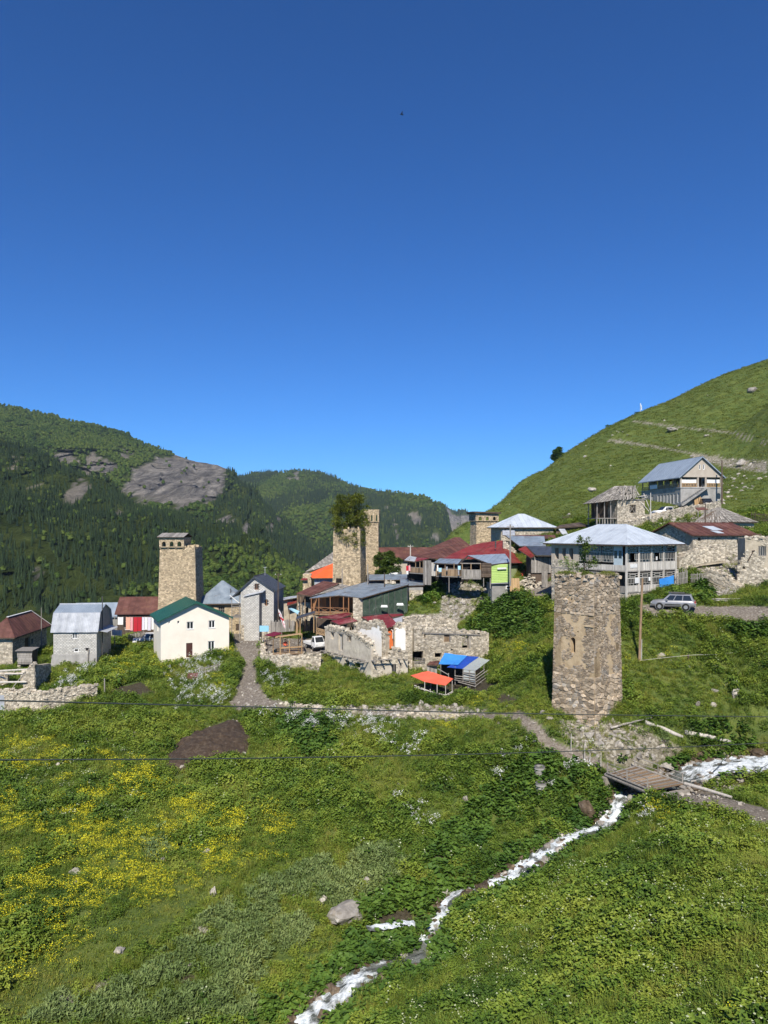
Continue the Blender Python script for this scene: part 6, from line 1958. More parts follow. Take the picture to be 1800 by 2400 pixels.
def near_tower():
 O=PZ(Z5,720,2080,67.5)      # the front corner at the ground
 s=4.7
 ang=41
 e2=Vector((-math.sin(RAD(ang)),math.cos(RAD(ang)),0))
 H=(HY-Z5(700,735)[1])/FPX*67.8-O.z
 f=Fr(O,ang)
 T=f.thing('stone_tower','big broken-topped square stone tower with slit window by the stream bridge','tower','stone defence towers')
 tap=0.2
 hl=[]
 a0,b0=f.side(*Z5(527,1455));a1,b1=f.side(*Z5(478,1300))
 slit=(a0,a1,b0,b1)
 hl=[slit]
 for x,y in((432,1225),(552,1250),(485,935)):
  v,w=f.side(*Z5(x,y));hl.append((v-0.08,v+0.08,w-0.07,w+0.08))
 hf=[]
 for x,y in((715,1200),(775,1195),(800,1330)):
  u,w=f.front(*Z5(x,y));hf.append((u-0.06,u+0.06,w-0.09,w+0.09))
 ml,mf=tmap('left',s,s,H,tap),tmap('front',s,s,H,tap)
 mb=MB()
 panel(mb,ml,0,s,-3,H,hl,0.9);panel(mb,mf,0,s,-3,H,hf,0.9)
 panel(mb,tmap('right',s,s,H,tap),0,s,-3,H,(),0.9);panel(mb,tmap('back',s,s,H,tap),0,s,-3,H,(),0.9)
 mb.slab([ml(0.5,H-1.2,0.5),mf(s-0.5,H-1.2,0.5),tmap('back',s,s,H,tap)(s-0.5,H-1.2,0.5),tmap('back',s,s,H,tap)(0.5,H-1.2,0.5)],(0,0,0.3))
 mb.slab([ml(0.5,-0.5,0.5),mf(s-0.5,-0.5,0.5),tmap('back',s,s,H,tap)(s-0.5,-0.5,0.5),tmap('back',s,s,H,tap)(0.5,-0.5,0.5)],(0,0,0.1))
 w=mb.build('wall','near_mortar',T)
 # big irregular stones below and at the top, small flat ones and mortar in between
 st=[]
 rng=random.Random(11)
 for mp,holes,sd in((ml,hl,1.0),(mf,hf,5.0)):
  for lo,hi,sz in((-1.6,3.6,0.24),(3.6,H-3.4,0.14),(H-3.4,H-0.05,0.24)):
   for q in stone_list(0,s,lo,hi,sz,holes,None,None,rng=rng,ratio=1.9):
    c=Vector(((q[0]+q[1])/2*0.9,(q[2]+q[3])/2*0.7,sd))
    if sz==0.14 and mnoise.noise(c)>(0.22 if sd>2 else 0.05):continue
    st.append((mp,q,sz))
 st.sort(key=lambda q:-(q[1][1]-q[1][0])*(q[1][3]-q[1][2]))
 for mp,q,sz in st[:300]:
  mb=MB();stone(mb,mp,q,0.09,0.03,0.5,rng);mb.build('stone','near_stone',T)
 mb=MB()
 for mp,q,sz in st[300:]:
  stone(mb,mp,q,0.05,0.022,0.45,rng)
 mb.build('small_stones','near_stone',T,kind='stuff')
 # arched head of the slit, loose crown, spoil at the foot
 mb=MB();arch_fill(mb,ml,slit[0],slit[1],slit[3]+0.001,(slit[1]-slit[0])/2,0.5);mb.build('slit_arch','near_mortar',T)
 mb=MB()
 for i in range(230):
  side=rng.choice('lfrb');t=rng.uniform(0,s);mp={'l':ml,'f':mf,'r':tmap('right',s,s,H,tap),'b':tmap('back',s,s,H,tap)}[side]
  c=Vector(mp(t,H+rng.uniform(-0.12,0.3)+0.25*mnoise.noise(Vector((t*0.7,ord(side),0))),rng.uniform(0.0,0.8)))
  k=rng.uniform(0.1,0.26);R3=Matrix.Rotation(rng.random()*6,3,'Z')@Matrix.Rotation(rng.uniform(-0.4,0.4),3,'X')
  mb.hexa([c+R3@Vector((sx*k*rng.uniform(0.8,1.3),sy*k*rng.uniform(0.7,1.1),sz*k*0.5))for sz in(-1,1)for sx,sy in((-1,-1),(1,-1),(1,1),(-1,1))],rng.random())
 mb.build('loose_crown_stones','near_stone',T,kind='stuff')
 return f,s,H
NT=near_tower()

def concrete_house():
 f=newfr(Z6,597,690,150,7)
 T=f.thing('hillside_guesthouse','unfinished concrete guesthouse with blue grey gable roof and wooden balcony railings','house')
 F=lambda x,y,v=0.0:f.front(*Z6(x,y),v)
 W=F(1100,500)[0]
 D=17.0
 H1=F(700,488)[1];He=F(700,338)[1];Hr=F(860,112)[1]
 # lower storey
 aw=(F(1030,600)[0],F(1086,600)[0],F(1030,622)[1],F(1030,548)[1])
 lo=[(2.0+i*1.35,2.9+i*1.35,0.3,H1-0.9)for i in range(6)]+[(0.6,1.3,0.4,H1-0.9),(11.5,12.6,0.4,H1-0.9)]
 mb=MB();panel(mb,m_front(0),0,W,-3,H1,[aw],0.3);panel(mb,lambda a,b,c:(a,D-c,b),0,W,-3,H1,(),0.3);panel(mb,m_side(0,1),0.3,D-0.3,-3,H1,lo,0.3);panel(mb,m_side(W,-1),0.3,D-0.3,-3,H1,(),0.3)
 mb.build('ground_wall','concrete',T)
 mb=MB();mb.box(-0.1,W+0.1,-0.1,D,H1,H1+0.22);mb.build('floor_slab','concrete',T)
 w=window(T,m_front(0),*aw,mull=0,frame='concrete',fw=0.04);mb=MB();arch_fill(mb,m_front(0.02),aw[0],aw[1],aw[3],(aw[1]-aw[0])/2,0.2);mb.build('window_arch','concrete',T)
 for h in lo:window(T,m_side(0,1),*h,mull=1,frame='white_paint',fw=0.09,name='tall_window')
 # upper storey set back behind the gallery
 gd=1.7
 db=(F(820,450,gd)[0],F(852,450,gd)[0],H1+0.22,F(820,365,gd)[1])
 wn_=[(0.9+k,2.0+k,H1+1.0,H1+2.2)for k in(0.6,W-4.2)]
 mb=MB();panel(mb,m_front(gd),gd,W-0.1,H1+0.22,He,[db]+wn_,0.25);panel(mb,m_side(gd,1),gd,D-0.2,H1+0.22,He,[(gd+2+i*3,gd+3.2+i*3,H1+1,H1+2.2)for i in range(4)],0.25);panel(mb,m_side(W,-1),gd,D,H1+0.22,He,(),0.25)
 mb.build('upper_wall','concrete',T)
 for h in wn_:window(T,m_front(gd),*h,frame='wood_brown')
 mb=MB();mb.box(db[0],db[1],gd+0.1,gd+0.15,db[2],db[3]);mb.build('door','wood_dark',T)
 # gable
 gw=[(F(820,230)[0],F(842,230)[0],F(820,262)[1],F(820,200)[1]),(F(868,230)[0],F(890,230)[0],F(868,262)[1],F(868,200)[1])]
 um=W/2
 mb=MB()
 mb.slab([(0,0,He),(gw[0][0],0,He),(gw[0][0],0,He+(Hr-He)*gw[0][0]/um)],(0,0.25,0));mb.slab([(gw[1][1],0,He),(W,0,He),(gw[1][1],0,He+(Hr-He)*(W-gw[1][1])/um)],(0,0.25,0))
 mb.slab([(gw[0][1],0,He),(gw[1][0],0,He),(gw[1][0],0,Hr-(gw[1][0]-um)/um*(Hr-He)),(um,0,Hr),(gw[0][1],0,Hr-(um-gw[0][1])/um*(Hr-He))]if gw[0][1]<um<gw[1][0]else[(gw[0][1],0,He),(gw[1][0],0,He),(gw[1][0],0,gw[0][3]),(gw[0][1],0,gw[0][3])],(0,0.25,0))
 for g in gw:
  tp=lambda u:Hr-abs(u-um)/um*(Hr-He)
  mb.slab([(g[0],0,He),(g[1],0,He),(g[1],0,g[2]),(g[0],0,g[2])],(0,0.25,0));mb.slab([(g[0],0,g[3]),(g[1],0,g[3]),(g[1],0,tp(g[1])),(g[0],0,tp(g[0]))],(0,0.25,0))
 mb.slab([(0,D,He),(W,D,He),(um,D,Hr)],(0,-0.2,0))
 mb.box(0,W,-0.02,0.3,He-0.25,He-0.003);mb.box(-0.02,0.3,0.31,D,He-0.25,He-0.003)
 mb.build('gable','gable_render',T)
 for g in gw:
  window(T,m_front(0),*g,mull=0,fw=0.1);mb=MB();arch_fill(mb,m_front(-0.02),g[0],g[1],g[3],(g[1]-g[0])/2,0.2);mb.build('window_arch','white_paint',T)
 # columns and railings
 cols=[0.12,F(810,450)[0],F(905,450)[0],W-0.12]
 for u in cols:
  mb=MB();mb.box(u-0.14,u+0.14,0.02,0.3,H1+0.22,He-0.25);mb.build('column','gable_render',T)
 def rail(mp,a0,a1,m='wood_new'):
  z0=H1+0.3;h=F(700,430)[1]-z0
  mb=MB()
  for z in(z0,z0+h):mb.hexa([mp(a0,z,-0.04),mp(a1,z,-0.04),mp(a1,z,0.04),mp(a0,z,0.04),mp(a0,z+0.1,-0.04),mp(a1,z+0.1,-0.04),mp(a1,z+0.1,0.04),mp(a0,z+0.1,0.04)])
  r=mb.build('railing',m,T)
  n=int((a1-a0)/0.33)
  for i in range(n):
   x=a0+(a1-a0)*(i+0.5)/n
   mb=MB();mb.hexa([mp(x-0.07,z0+0.1,-0.015),mp(x+0.07,z0+0.1,-0.015),mp(x+0.07,z0+0.1,0.015),mp(x-0.07,z0+0.1,0.015),mp(x-0.07,z0+h,-0.015),mp(x+0.07,z0+h,-0.015),mp(x+0.07,z0+h,0.015),mp(x-0.07,z0+h,0.015)])
   mb.build('baluster',m,r)
 rail(m_front(0.1),cols[0]+0.15,cols[1]-0.15);rail(m_front(0.1),cols[2]+0.15,cols[3]-0.15);rail(m_side(0.1,1),0.4,D-1)
 for v in(0.2,3.2,6.5,10,13.5,16.5):
  mb=MB();mb.box(0.02,0.22,v,v+0.2,H1+0.22,He-0.25);mb.build('gallery_post','wood_new',T)
 # outside stair
 n=13
 x0,z0=F(605,690,-1.2);x1,z1=F(900,492,-1.2)
 mb=MB();mb.slab([(x0,-1.25,z0-0.2),(x0+0.4,-1.25,z0-0.2),(x1+0.2,-1.25,z1-0.15),(x1-0.2,-1.25,z1-0.02)],(0,1.2,0));st=mb.build('stair','concrete',T)
 for i in range(n):
  u=x0+(x1-x0)*i/n;z=z0+(z1-z0)*i/n
  mb=MB();mb.box(u,u+(x1-x0)/n+0.04,-1.3,-0.04,z,z+(z1-z0)/n);mb.build('step','concrete',st)
 mb=MB();mb.box(x1-0.1,x1+1.0,-1.3,-0.1,z1-0.12,z1+0.02);mb.build('landing','concrete',T)
 gable_roof(T,0,W,0,D,He,Hr,'v','blue_metal',0.55,0.45,1.0,thick=0.06)
 # timber leaning by the stair
 for k in range(9):
  u=F(745+k*11,600)[0]
  mb=MB();mb.bar((u,-0.9,-0.4),(u+random.uniform(-0.1,0.1),-0.45,1.7+random.uniform(-0.4,0.3)),0.16,0.05);mb.build('leaning_board','wood_new',T)
 wp=lambda x,y,v:f.w(*(lambda q:(q[0],v,q[1]))(f.front(*Z6(x,y),v)))
 for x0,x1,y0,lab,nm in((612,798,382,'white sheet drying over the left gallery railing of the guesthouse','white_sheet'),(915,1088,382,'white sheet drying over the right gallery railing of the guesthouse','white_sheet')):
  a,b=wp(x0,y0,0.45),wp(x1,y0,0.45)
  hung_cloth(nm,lab,'cloth_white',a,b,0.85,'sheets drying at the guesthouse',0.03,1.0,0.0)
 p=f.w(-0.15,9.5,H1+1.3);q=f.w(-0.15,12.8,H1+1.3)
 hung_cloth('white_sheet','white sheet drying on the shaded side gallery of the guesthouse','cloth_white',q,p,0.9,'sheets drying at the guesthouse',0.03,1.0,0.0)
concrete_house()

def shingles_on(T,quad,m='shingle',w=0.25,row=0.55,lift=0.03,loss=0.0,slip=0.0):
 """rows of separate split boards over a quad (eave a-b, ridge d-c)"""
 a,b,c,d=[Vector(p)for p in quad]
 nr=max(2,int(((d-a).length+(c-b).length)/2/row))
 nrm=(b-a).cross(d-a).normalized()
 if nrm.z<0:nrm=-nrm
 for r in range(nr):
  y0,y1=r/nr,min(1,(r+1.35)/nr)
  L=a.lerp(d,y0);Rr=b.lerp(c,y0)
  n=max(2,int((Rr-L).length/w))
  for i in range(n):
   if random.random()<loss:continue
   x0,x1=i/n+0.005,(i+1)/n-0.005
   p=[a.lerp(b,x0).lerp(d.lerp(c,x0),y0),a.lerp(b,x1).lerp(d.lerp(c,x1),y0),a.lerp(b,x1).lerp(d.lerp(c,x1),y1),a.lerp(b,x0).lerp(d.lerp(c,x0),y1)]
   s=(p[0]-p[3]).normalized()*random.uniform(0,slip)+(b-a).normalized()*random.uniform(-slip,slip)*0.4
   o0=nrm*(lift*2+random.uniform(0,0.04));o1=nrm*lift*0.4
   mb=MB();mb.slab([p[0]+o0+s,p[1]+o0+s,p[2]+o1+s*0.3,p[3]+o1+s*0.3],nrm*0.03,random.random());mb.build('shingle',m,T)

def upper_huts():
 # hut with the collapsing shingle roof
 f=newfr(Z9,757,1060,126,4)
 T=f.thing('collapsing_hut','ruined stone hut with collapsing shingle roof and open timber loft','hut')
 F=lambda x,y,v=0.0:f.front(*Z9(x,y),v)
 W=F(922,1000)[0];H=F(850,897)[1]
 wd=(F(834,950)[0],F(868,950)[0],F(834,975)[1],F(834,927)[1])
 ruin_wall(T,0,W,lambda u:-2.0,lambda u:H,[wd],0.6,'ruin_mortar','ruin_stone',0.2,jit=0.05,capstones=False)
 mb=MB();panel(mb,m_side(0,1),0.6,5,-2,H,(),0.5);panel(mb,m_side(W,-1),0.6,5,-2,H,(),0.5);panel(mb,lambda a,b,c:(a,5-c,b),0.5,W-0.5,-2,H,(),0.5);w=mb.build('side_wall','ruin_mortar',T)
 facing(w,[(m_side(0,1),0.6,5,-1,H,(),None,None)],0.22,'ruin_stone',proud=0.06)
 mb=MB();mb.bar((wd[0],0.3,wd[2]),(wd[1],0.3,wd[3]),0.1);mb.bar((wd[1]-0.1,0.35,wd[2]),(wd[0]+0.2,0.35,wd[3]),0.1);mb.box(wd[0]-0.05,wd[0]+0.08,0.1,0.25,wd[2],wd[3]);mb.box(wd[1]-0.08,wd[1]+0.05,0.1,0.25,wd[2],wd[3]);mb.build('broken_window','wood_grey',T)
 mb=MB();mb.bar((-0.3,-0.05,H+0.06),(W+0.2,-0.05,H+0.06),0.3,0.14);mb.build('wall_plate','wood_grey',T)
 # open timber loft on the left
 L0=F(640,1000)[0]
 for u in(L0,L0*0.62,L0*0.3):
  for v in(0.3,4.5):
   mb=MB();mb.tube([(u,v,-1.6),(u,v,H-0.1)],0.1,6);mb.build('post','wood_grey',T)
 fz=F(640,1005)[1]
 mb=MB();mb.box(L0-0.2,-0.05,0.1,4.8,fz-0.12,fz);mb.build('loft_floor','wood_grey',T)
 for k in range(7):
  u=L0-0.1+k*(-L0/7)
  mb=MB();mb.bar((u,0.2,fz-1.2-random.random()*0.4),(u+random.uniform(-0.1,0.1),0.2,fz-0.13),0.12,0.04);mb.build('board','wood_grey',T)
 for k in range(6):
  u=L0*0.7+random.uniform(-0.6,0.8)
  mb=MB();mb.bar((u,1.5+k*0.3,fz),(u+random.uniform(-0.7,0.7),1.4+k*0.3,H-0.2),0.16,0.05);mb.build('dangling_board','wood_dark',T)
 mb=MB();mb.box(L0*0.9,-0.1,4.0,4.1,fz,H-0.2);mb.build('loft_back','wood_dark',T)
 # roof: left slope and sagging front slope
 R0=(F(745,815,2.5)[0],2.5,F(745,815,2.5)[1]);R1=(F(850,813,2.5)[0],2.5,F(850,813,2.5)[1])
 eL=F(615,917,0)
 q1=[(eL[0],-0.4,eL[1]),(F(765,897)[0],-0.5,F(765,897)[1]),R1,R0]
 q2=[(F(765,897)[0],-0.5,F(765,897)[1]),(F(882,878)[0],-0.3,F(882,878)[1]),R1,R1]
 shingles_on(T,q1,w=0.26,row=0.7,slip=0.2);shingles_on(T,[q2[0],q2[1],(R1[0]+0.3,2.4,R1[2]-0.05),(R1[0]-1.2,2.5,R1[2])],w=0.22,row=0.9,slip=0.7,loss=0.15)
 shingles_on(T,[(eL[0],5.2,eL[1]),(eL[0],-0.4,eL[1]),R0,R0],w=0.3,row=0.7,slip=0.15)
 shingles_on(T,[(R1[0]+1.3,5.2,eL[1]),(eL[0],5.2,eL[1]),R0,R1],w=0.3,row=0.8,slip=0.15)
 for k in range(16):
  u=F(800,880)[0]+random.uniform(-0.6,2.6)
  mb=MB();z=F(800,880)[1]
  mb.bar((u,random.uniform(0,2),z+random.uniform(-0.5,0.5)),(u+random.uniform(-0.9,0.9),random.uniform(0.5,2.5),z+random.uniform(0.6,2.1)),0.16,0.04);mb.build('loose_board','wood_grey',T)
 for x0,y0,x1,y1 in((885,890,945,975),(918,858,955,985),(880,880,925,870),(905,895,930,880)):
  p,q=F(x0,y0),F(x1,y1);mb=MB();mb.tube([(p[0],0.2,p[1]),(q[0],-0.6,q[1])],0.07,6);mb.build('leaning_pole','wood_pale',T)
 # shingled hut on the right
 f=newfr(Z6,1185,1010,119,12)
 T=f.thing('shingle_hut','small stone hut with grey split-shingle pyramid roof','hut')
 F=lambda x,y,v=0.0:f.front(*Z6(x,y),v)
 W=F(1490,950)[0];H=F(1400,897)[1];D=6.5
 wl=walls(T,W,D,H,'gable_render',base=-2)
 facing(wl,[(m_front(0),0,W,-1,H,(),None,lambda a,b:a>1.2)],0.2,'ruin_stone',proud=0.05)
 q=[Vector((-0.5,-0.6,H-0.05)),Vector((W+0.4,-0.5,H-0.1)),Vector((W+0.4,D+0.5,H)),Vector((-5.6,D*0.2,H-0.25)),Vector((-0.4,2.2,F(1150,722,2.2)[1]))]
 ap=q[4]
 shingles_on(T,[q[0],q[1],ap+Vector((0.3,0,0)),ap],w=0.26,row=0.75,slip=0.08)
 shingles_on(T,[q[3],q[0],ap,ap+Vector((-1.5,0.8,-0.5))],w=0.24,row=0.75,slip=0.3)
 shingles_on(T,[q[1],q[2],ap,ap],w=0.3,row=0.8,slip=0.05)
 mb=MB();mb.poly([tuple(q[3]),tuple(q[0]-Vector((0,0,0.1))),tuple(ap-Vector((0,0,0.1)))]);mb.poly([tuple(q[2]-Vector((0,0,0.1))),tuple(q[1]-Vector((0,0,0.1))),tuple(ap-Vector((0,0,0.1)))]);mb.poly([tuple(q[0]-Vector((0,0,0.1))),tuple(q[1]-Vector((0,0,0.1))),tuple(ap-Vector((0,0,0.1)))]);mb.build('roof_lining','wood_dark',T)
 for p in(q[3]+Vector((0.5,0,0)),q[3]+Vector((2.2,-0.4,0.05)),q[0]+Vector((0.2,0.3,0))):
  mb=MB();mb.tube([(p.x,p.y,-2),(p.x,p.y,p.z)],0.1,6);mb.build('post','wood_grey',T)
 mb=MB();mb.slab([ap+Vector((-3.2,0.6,-0.55)),ap+Vector((-1.5,0.4,-0.35)),ap+Vector((-1.5,1.6,0.0)),ap+Vector((-3.0,1.8,-0.1))],(0,0,0.08));mb.build('roof_patch','rust_metal',T)
 for p,q2 in(((-3.1,0.8),-0.7),((-1.7,0.7),-0.5)):
  mb=MB();c=ap+Vector((p[0],p[1],q2));mb.bar(c-Vector((0,0,1)),c,0.1);mb.build('patch_post','wood_grey',T)
upper_huts()

def brown_stone_house():
 f=newfr(Z6,745,1240,101,14)
 T=f.thing('brown_roof_stone_house','long stone house with rusty brown roof patched with white sheets','house')
 F=lambda x,y,v=0.0:f.front(*Z6(x,y),v)
 W=F(1400,1150)[0]+0.8;He=F(745,1050)[1];D=9.5
 Hr=f.front(*Z6(1100,918),D/2)[1]
 hs=[(F(808,1100)[0],F(842,1100)[0],F(808,1128)[1],F(808,1090)[1]),(F(1283,1130)[0],F(1330,1130)[0],F(1283,1155)[1],F(1283,1108)[1])]
 wl=walls(T,W,D,He,'ruin_mortar',dict(front=hs),base=-4,ridge='u',wr=Hr)
 facing(wl,[(m_front(0),0,W,-3,He,hs,None,None),(m_side(0,1),0,D,-3,Hr,(),lambda a:He+(Hr-He)*(1-abs(a-D/2)/(D/2))-0.1,lambda a,b:mnoise.noise(Vector((a*0.5,b*0.5,4)))>0.15)],0.2,'ruin_stone',proud=0.06)
 for h in hs:
  mb=MB();mb.box(h[0],h[1],0.2,0.25,h[2],h[3]);mb.build('window_hole','inside_shade',T)  # dark sheet behind the opening stands for the shade indoors
 r=gable_roof(T,0,W+0.3,0,D,He,Hr,'u','rust_metal',0.5,0.45,0.95,rows=2.3)
 sl=(Hr-He)/(D/2)
 for x0,x1,v0,v1 in((W*0.44,W*0.62,1.3,3.0),(W*0.42,W*0.53,0.0,1.0)):
  mb=MB();mb.slab([(x0,v0,He+sl*v0+0.16),(x1,v0,He+sl*v0+0.16),(x1-0.3,v1,He+sl*v1+0.16),(x0-0.4,v1,He+sl*v1+0.16)],(0,0,0.03));mb.build('white_patch','white_metal',r)
 # right-hand stone building cut by the picture's edge
 f=newfr(Z6,1285,1690,92,-6)
 T=f.thing('rubble_house','tall rubble and clay house wall with barred window at the right edge','house')
 F=lambda x,y,v=0.0:f.front(*Z6(x,y),v)
 W=F(1800,1400)[0]
 top=profile(f,Z6,[(1285,1470),(1310,1400),(1385,1330),(1392,1092),(1500,1088),(1660,1092),(1800,1095)])
 hs=[(F(1545,1250)[0],F(1650,1250)[0],F(1545,1315)[1],F(1545,1190)[1]),(F(1350,1440)[0],F(1372,1440)[0],F(1350,1470)[1],F(1350,1440)[1]),(F(1285,1500)[0],F(1310,1500)[0],F(1290,1530)[1],F(1290,1495)[1])]
 ruin_wall(T,0,W,lambda u:-2.5,top,hs,0.6,'ruin_mortar','ruin_stone',0.2,plaster=lambda u,w:mnoise.noise(Vector((u*0.35,w*0.35,12)))>0.12 and w>2.5)
 window(T,m_front(0),*hs[0],frame='wood_grey',mull=3,fw=0.12)
 mb=MB();mb.box(F(1392,1200)[0],W,2.5,2.8,-2,F(1400,1092)[1]);panel(mb,m_side(F(1392,1200)[0]+0.01,1),0.6,2.5,-2,F(1400,1095)[1],(),0.5);mb.build('inner_wall','ruin_mortar',T)
 mb=MB();p,q=F(1408,1378),F(1480,1248);mb.bar((p[0],-0.12,p[1]),(q[0],-0.06,q[1]),0.14,0.08);mb.bar((F(1462,1250)[0],-0.1,F(1462,1250)[1]),(F(1495,1245)[0],-0.1,F(1495,1245)[1]),0.1,0.08);mb.build('leaning_brace','wood_dark',T)
 mb=MB();p,q=F(1510,1052),F(1602,1050);mb.bar((p[0],0.6,p[1]),(q[0],0.6,q[1]),0.14);mb.build('roof_beam','wood_dark',T)
brown_stone_house()

# brown-roofed building half hidden behind the yard tree
f,T=simple_shed('yard_house','plastered house with dark brown roof behind the round yard tree',Z3,1330,1090,141,3,9.5,6,3.4,5.0,'gable_render','rust_metal',oh=0.8,base=-4)


# ================================================================ water, bridge, banks
def water_material():
 m,nt,bs=new_mat('stream_water')
 uv=N(nt,'ShaderNodeUVMap').outputs['UV']
 f1=nz(nt,1.0,6,0.7,0.6,uv,stretch=(7.0,2.6,1));f2=nz(nt,1.0,5,0.65,0.9,uv,stretch=(2.2,1.1,1))
 fo=attr(nt,'foam').outputs['Fac']
 a=N(nt,'ShaderNodeMath',operation='ADD');nt.links.new(f1,a.inputs[0]);nt.links.new(f2,a.inputs[1])
 b=N(nt,'ShaderNodeMath',operation='ADD');nt.links.new(a.outputs[0],b.inputs[0]);nt.links.new(fo,b.inputs[1])
 k=ramp(nt,b.outputs[0],[(0.0,(0,0,0)),(1.0,(1,1,1))])
 mr=N(nt,'ShaderNodeMapRange');mr.inputs['From Min'].default_value=1.12;mr.inputs['From Max'].default_value=1.42
 nt.links.new(b.outputs[0],mr.inputs['Value'])
 wat=ramp(nt,f2,[(0.3,(0.05,0.055,0.042)),(0.6,(0.16,0.17,0.15)),(0.8,(0.26,0.29,0.28))])
 foam=ramp(nt,f1,[(0.25,(0.42,0.50,0.53)),(0.5,(0.74,0.79,0.81)),(0.75,(0.86,0.88,0.89))])
 c=mixc(nt,mr.outputs[0],wat,foam)
 nt.links.new(c,bs.inputs['Base Color'])
 rr=N(nt,'ShaderNodeMapRange');rr.inputs['To Min'].default_value=0.12;rr.inputs['To Max'].default_value=0.7
 nt.links.new(mr.outputs[0],rr.inputs['Value']);nt.links.new(rr.outputs[0],bs.inputs['Roughness'])
 bump(nt,bs,a.outputs[0],0.9,0.25)
water_material()

def ribbon(name,line,foams,lift,nw=10,step=0.25,wid=1.0,kind='structure'):
 # smooth the line and lay a rippled sheet along it
 pts=[]
 for(p,h0),(q,h1),g0,g1 in zip(line[:-1],line[1:],foams[:-1],foams[1:]):
  n=max(2,int((q-p).length/step))
  for i in range(n):
   t=i/n;pts.append((p.lerp(q,t),h0+(h1-h0)*t,g0+(g1-g0)*t))
 for _ in range(3):
  pts=[pts[0]]+[((pts[i-1][0]+pts[i][0]*2+pts[i+1][0])/4,(pts[i-1][1]+pts[i][1]*2+pts[i+1][1])/4,pts[i][2])for i in range(1,len(pts)-1)]+[pts[-1]]
 v,f,uv,fo=[],[],[],[]
 s=0
 for i,(p,h,g)in enumerate(pts):
  d=(pts[min(i+1,len(pts)-1)][0]-pts[max(i-1,0)][0]);d.z=0;d.normalize()
  r=Vector((d.y,-d.x,0))
  if i:s+=(p-pts[i-1][0]).length
  for j in range(nw+1):
   t=j/nw*2-1
   q=p+r*t*(h+0.25)*wid
   rip=(0.1+0.25*max(g,0))*mnoise.noise(Vector((q.x*2.2,q.y*2.2,1)))+(0.04+0.14*max(g,0))*mnoise.noise(Vector((q.x*6,q.y*6,7)))
   v.append((q.x,q.y,p.z+lift+rip-0.06*t*t));uv.append((j/nw*h,s/2.0));fo.append(g*(1-0.35*abs(t)**3)+0.7*mnoise.noise(Vector((q.x*1.1,q.y*1.1,3))))
 W=nw+1
 for i in range(len(pts)-1):
  for j in range(nw):
   f.append((i*W+j,i*W+j+1,(i+1)*W+j+1,(i+1)*W+j))
 me=mesh_of(name,v,f,'stream_water',None,True)
 u=me.uv_layers.new(name='UVMap')
 u.data.foreach_set('uv',np.array([uv[l.vertex_index]for l in me.loops],dtype=np.float32).ravel())
 a=me.attributes.new('foam','FLOAT','POINT');a.data.foreach_set('value',np.array(fo,dtype=np.float32))
 put(name,me,kind=kind)
ribbon('stream',SL,[0.4,0.45,0.45,0.4,-0.05,-0.2,0.3,0.35,0.05,0.35,0.45,0.45,0.4,0.45,0.5,0.1,-0.25,-0.3,0.45,0.35,0.5,0.5],0.0,wid=0.85)
ribbon('side_rill',RL[4:],[0.1,0.2,0.6,0.6],-0.1,4,0.2,0.9)

ROCKS=[]
def rock_mesh(name,seed,m,flat=0.65,sub=2):
 bm=bmesh.new();bmesh.ops.create_icosphere(bm,subdivisions=sub,radius=1.0)
 pl=[(Vector((random.gauss(0,1),random.gauss(0,1),random.gauss(0,1))).normalized(),random.uniform(0.55,0.85))for _ in range(9)]
 for v in bm.verts:
  for n_,c_ in pl:
   e=v.co.dot(n_)-c_
   if e>0:v.co-=n_*e
  p=v.co.copy();k=1.15+0.3*mnoise.noise(p*0.9+Vector((seed*7.1,0,0)))+0.2*mnoise.noise(p*2.3+Vector((0,seed*3.3,0)))
  v.co=p*k;v.co.z*=flat
 me=bpy.data.meshes.new(name);bm.to_mesh(me);bm.free()
 me.materials.append(MATS[m])
 return me
RM={k:[rock_mesh('rock',i+10*j,k,0.6+0.12*(i%3),3)for i in range(5)]for j,k in enumerate(('boulder','pale_rock','wet_rock'))}

def rock(name,label,px,py,w,h,kind='boulder',group=None,sink=0.3,d=None,cat='boulder'):
 """a rock w x h photograph pixels wide and high, standing on the ground behind the pixel"""
 p=P(px,py,d)if d else ground(px,py)
 r=w/FPX*p.y/2;hz_=h/FPX*p.y/2
 o=put(name,random.choice(RM[kind]),None,label,cat,group,loc=(p.x,p.y,p.z+hz_*(1-sink)),rot=(random.uniform(-0.2,0.2),random.uniform(-0.2,0.2),random.random()*6.3),scale=(r*random.uniform(0.85,1.1),r*random.uniform(0.8,1.1),hz_*1.5))
 return o

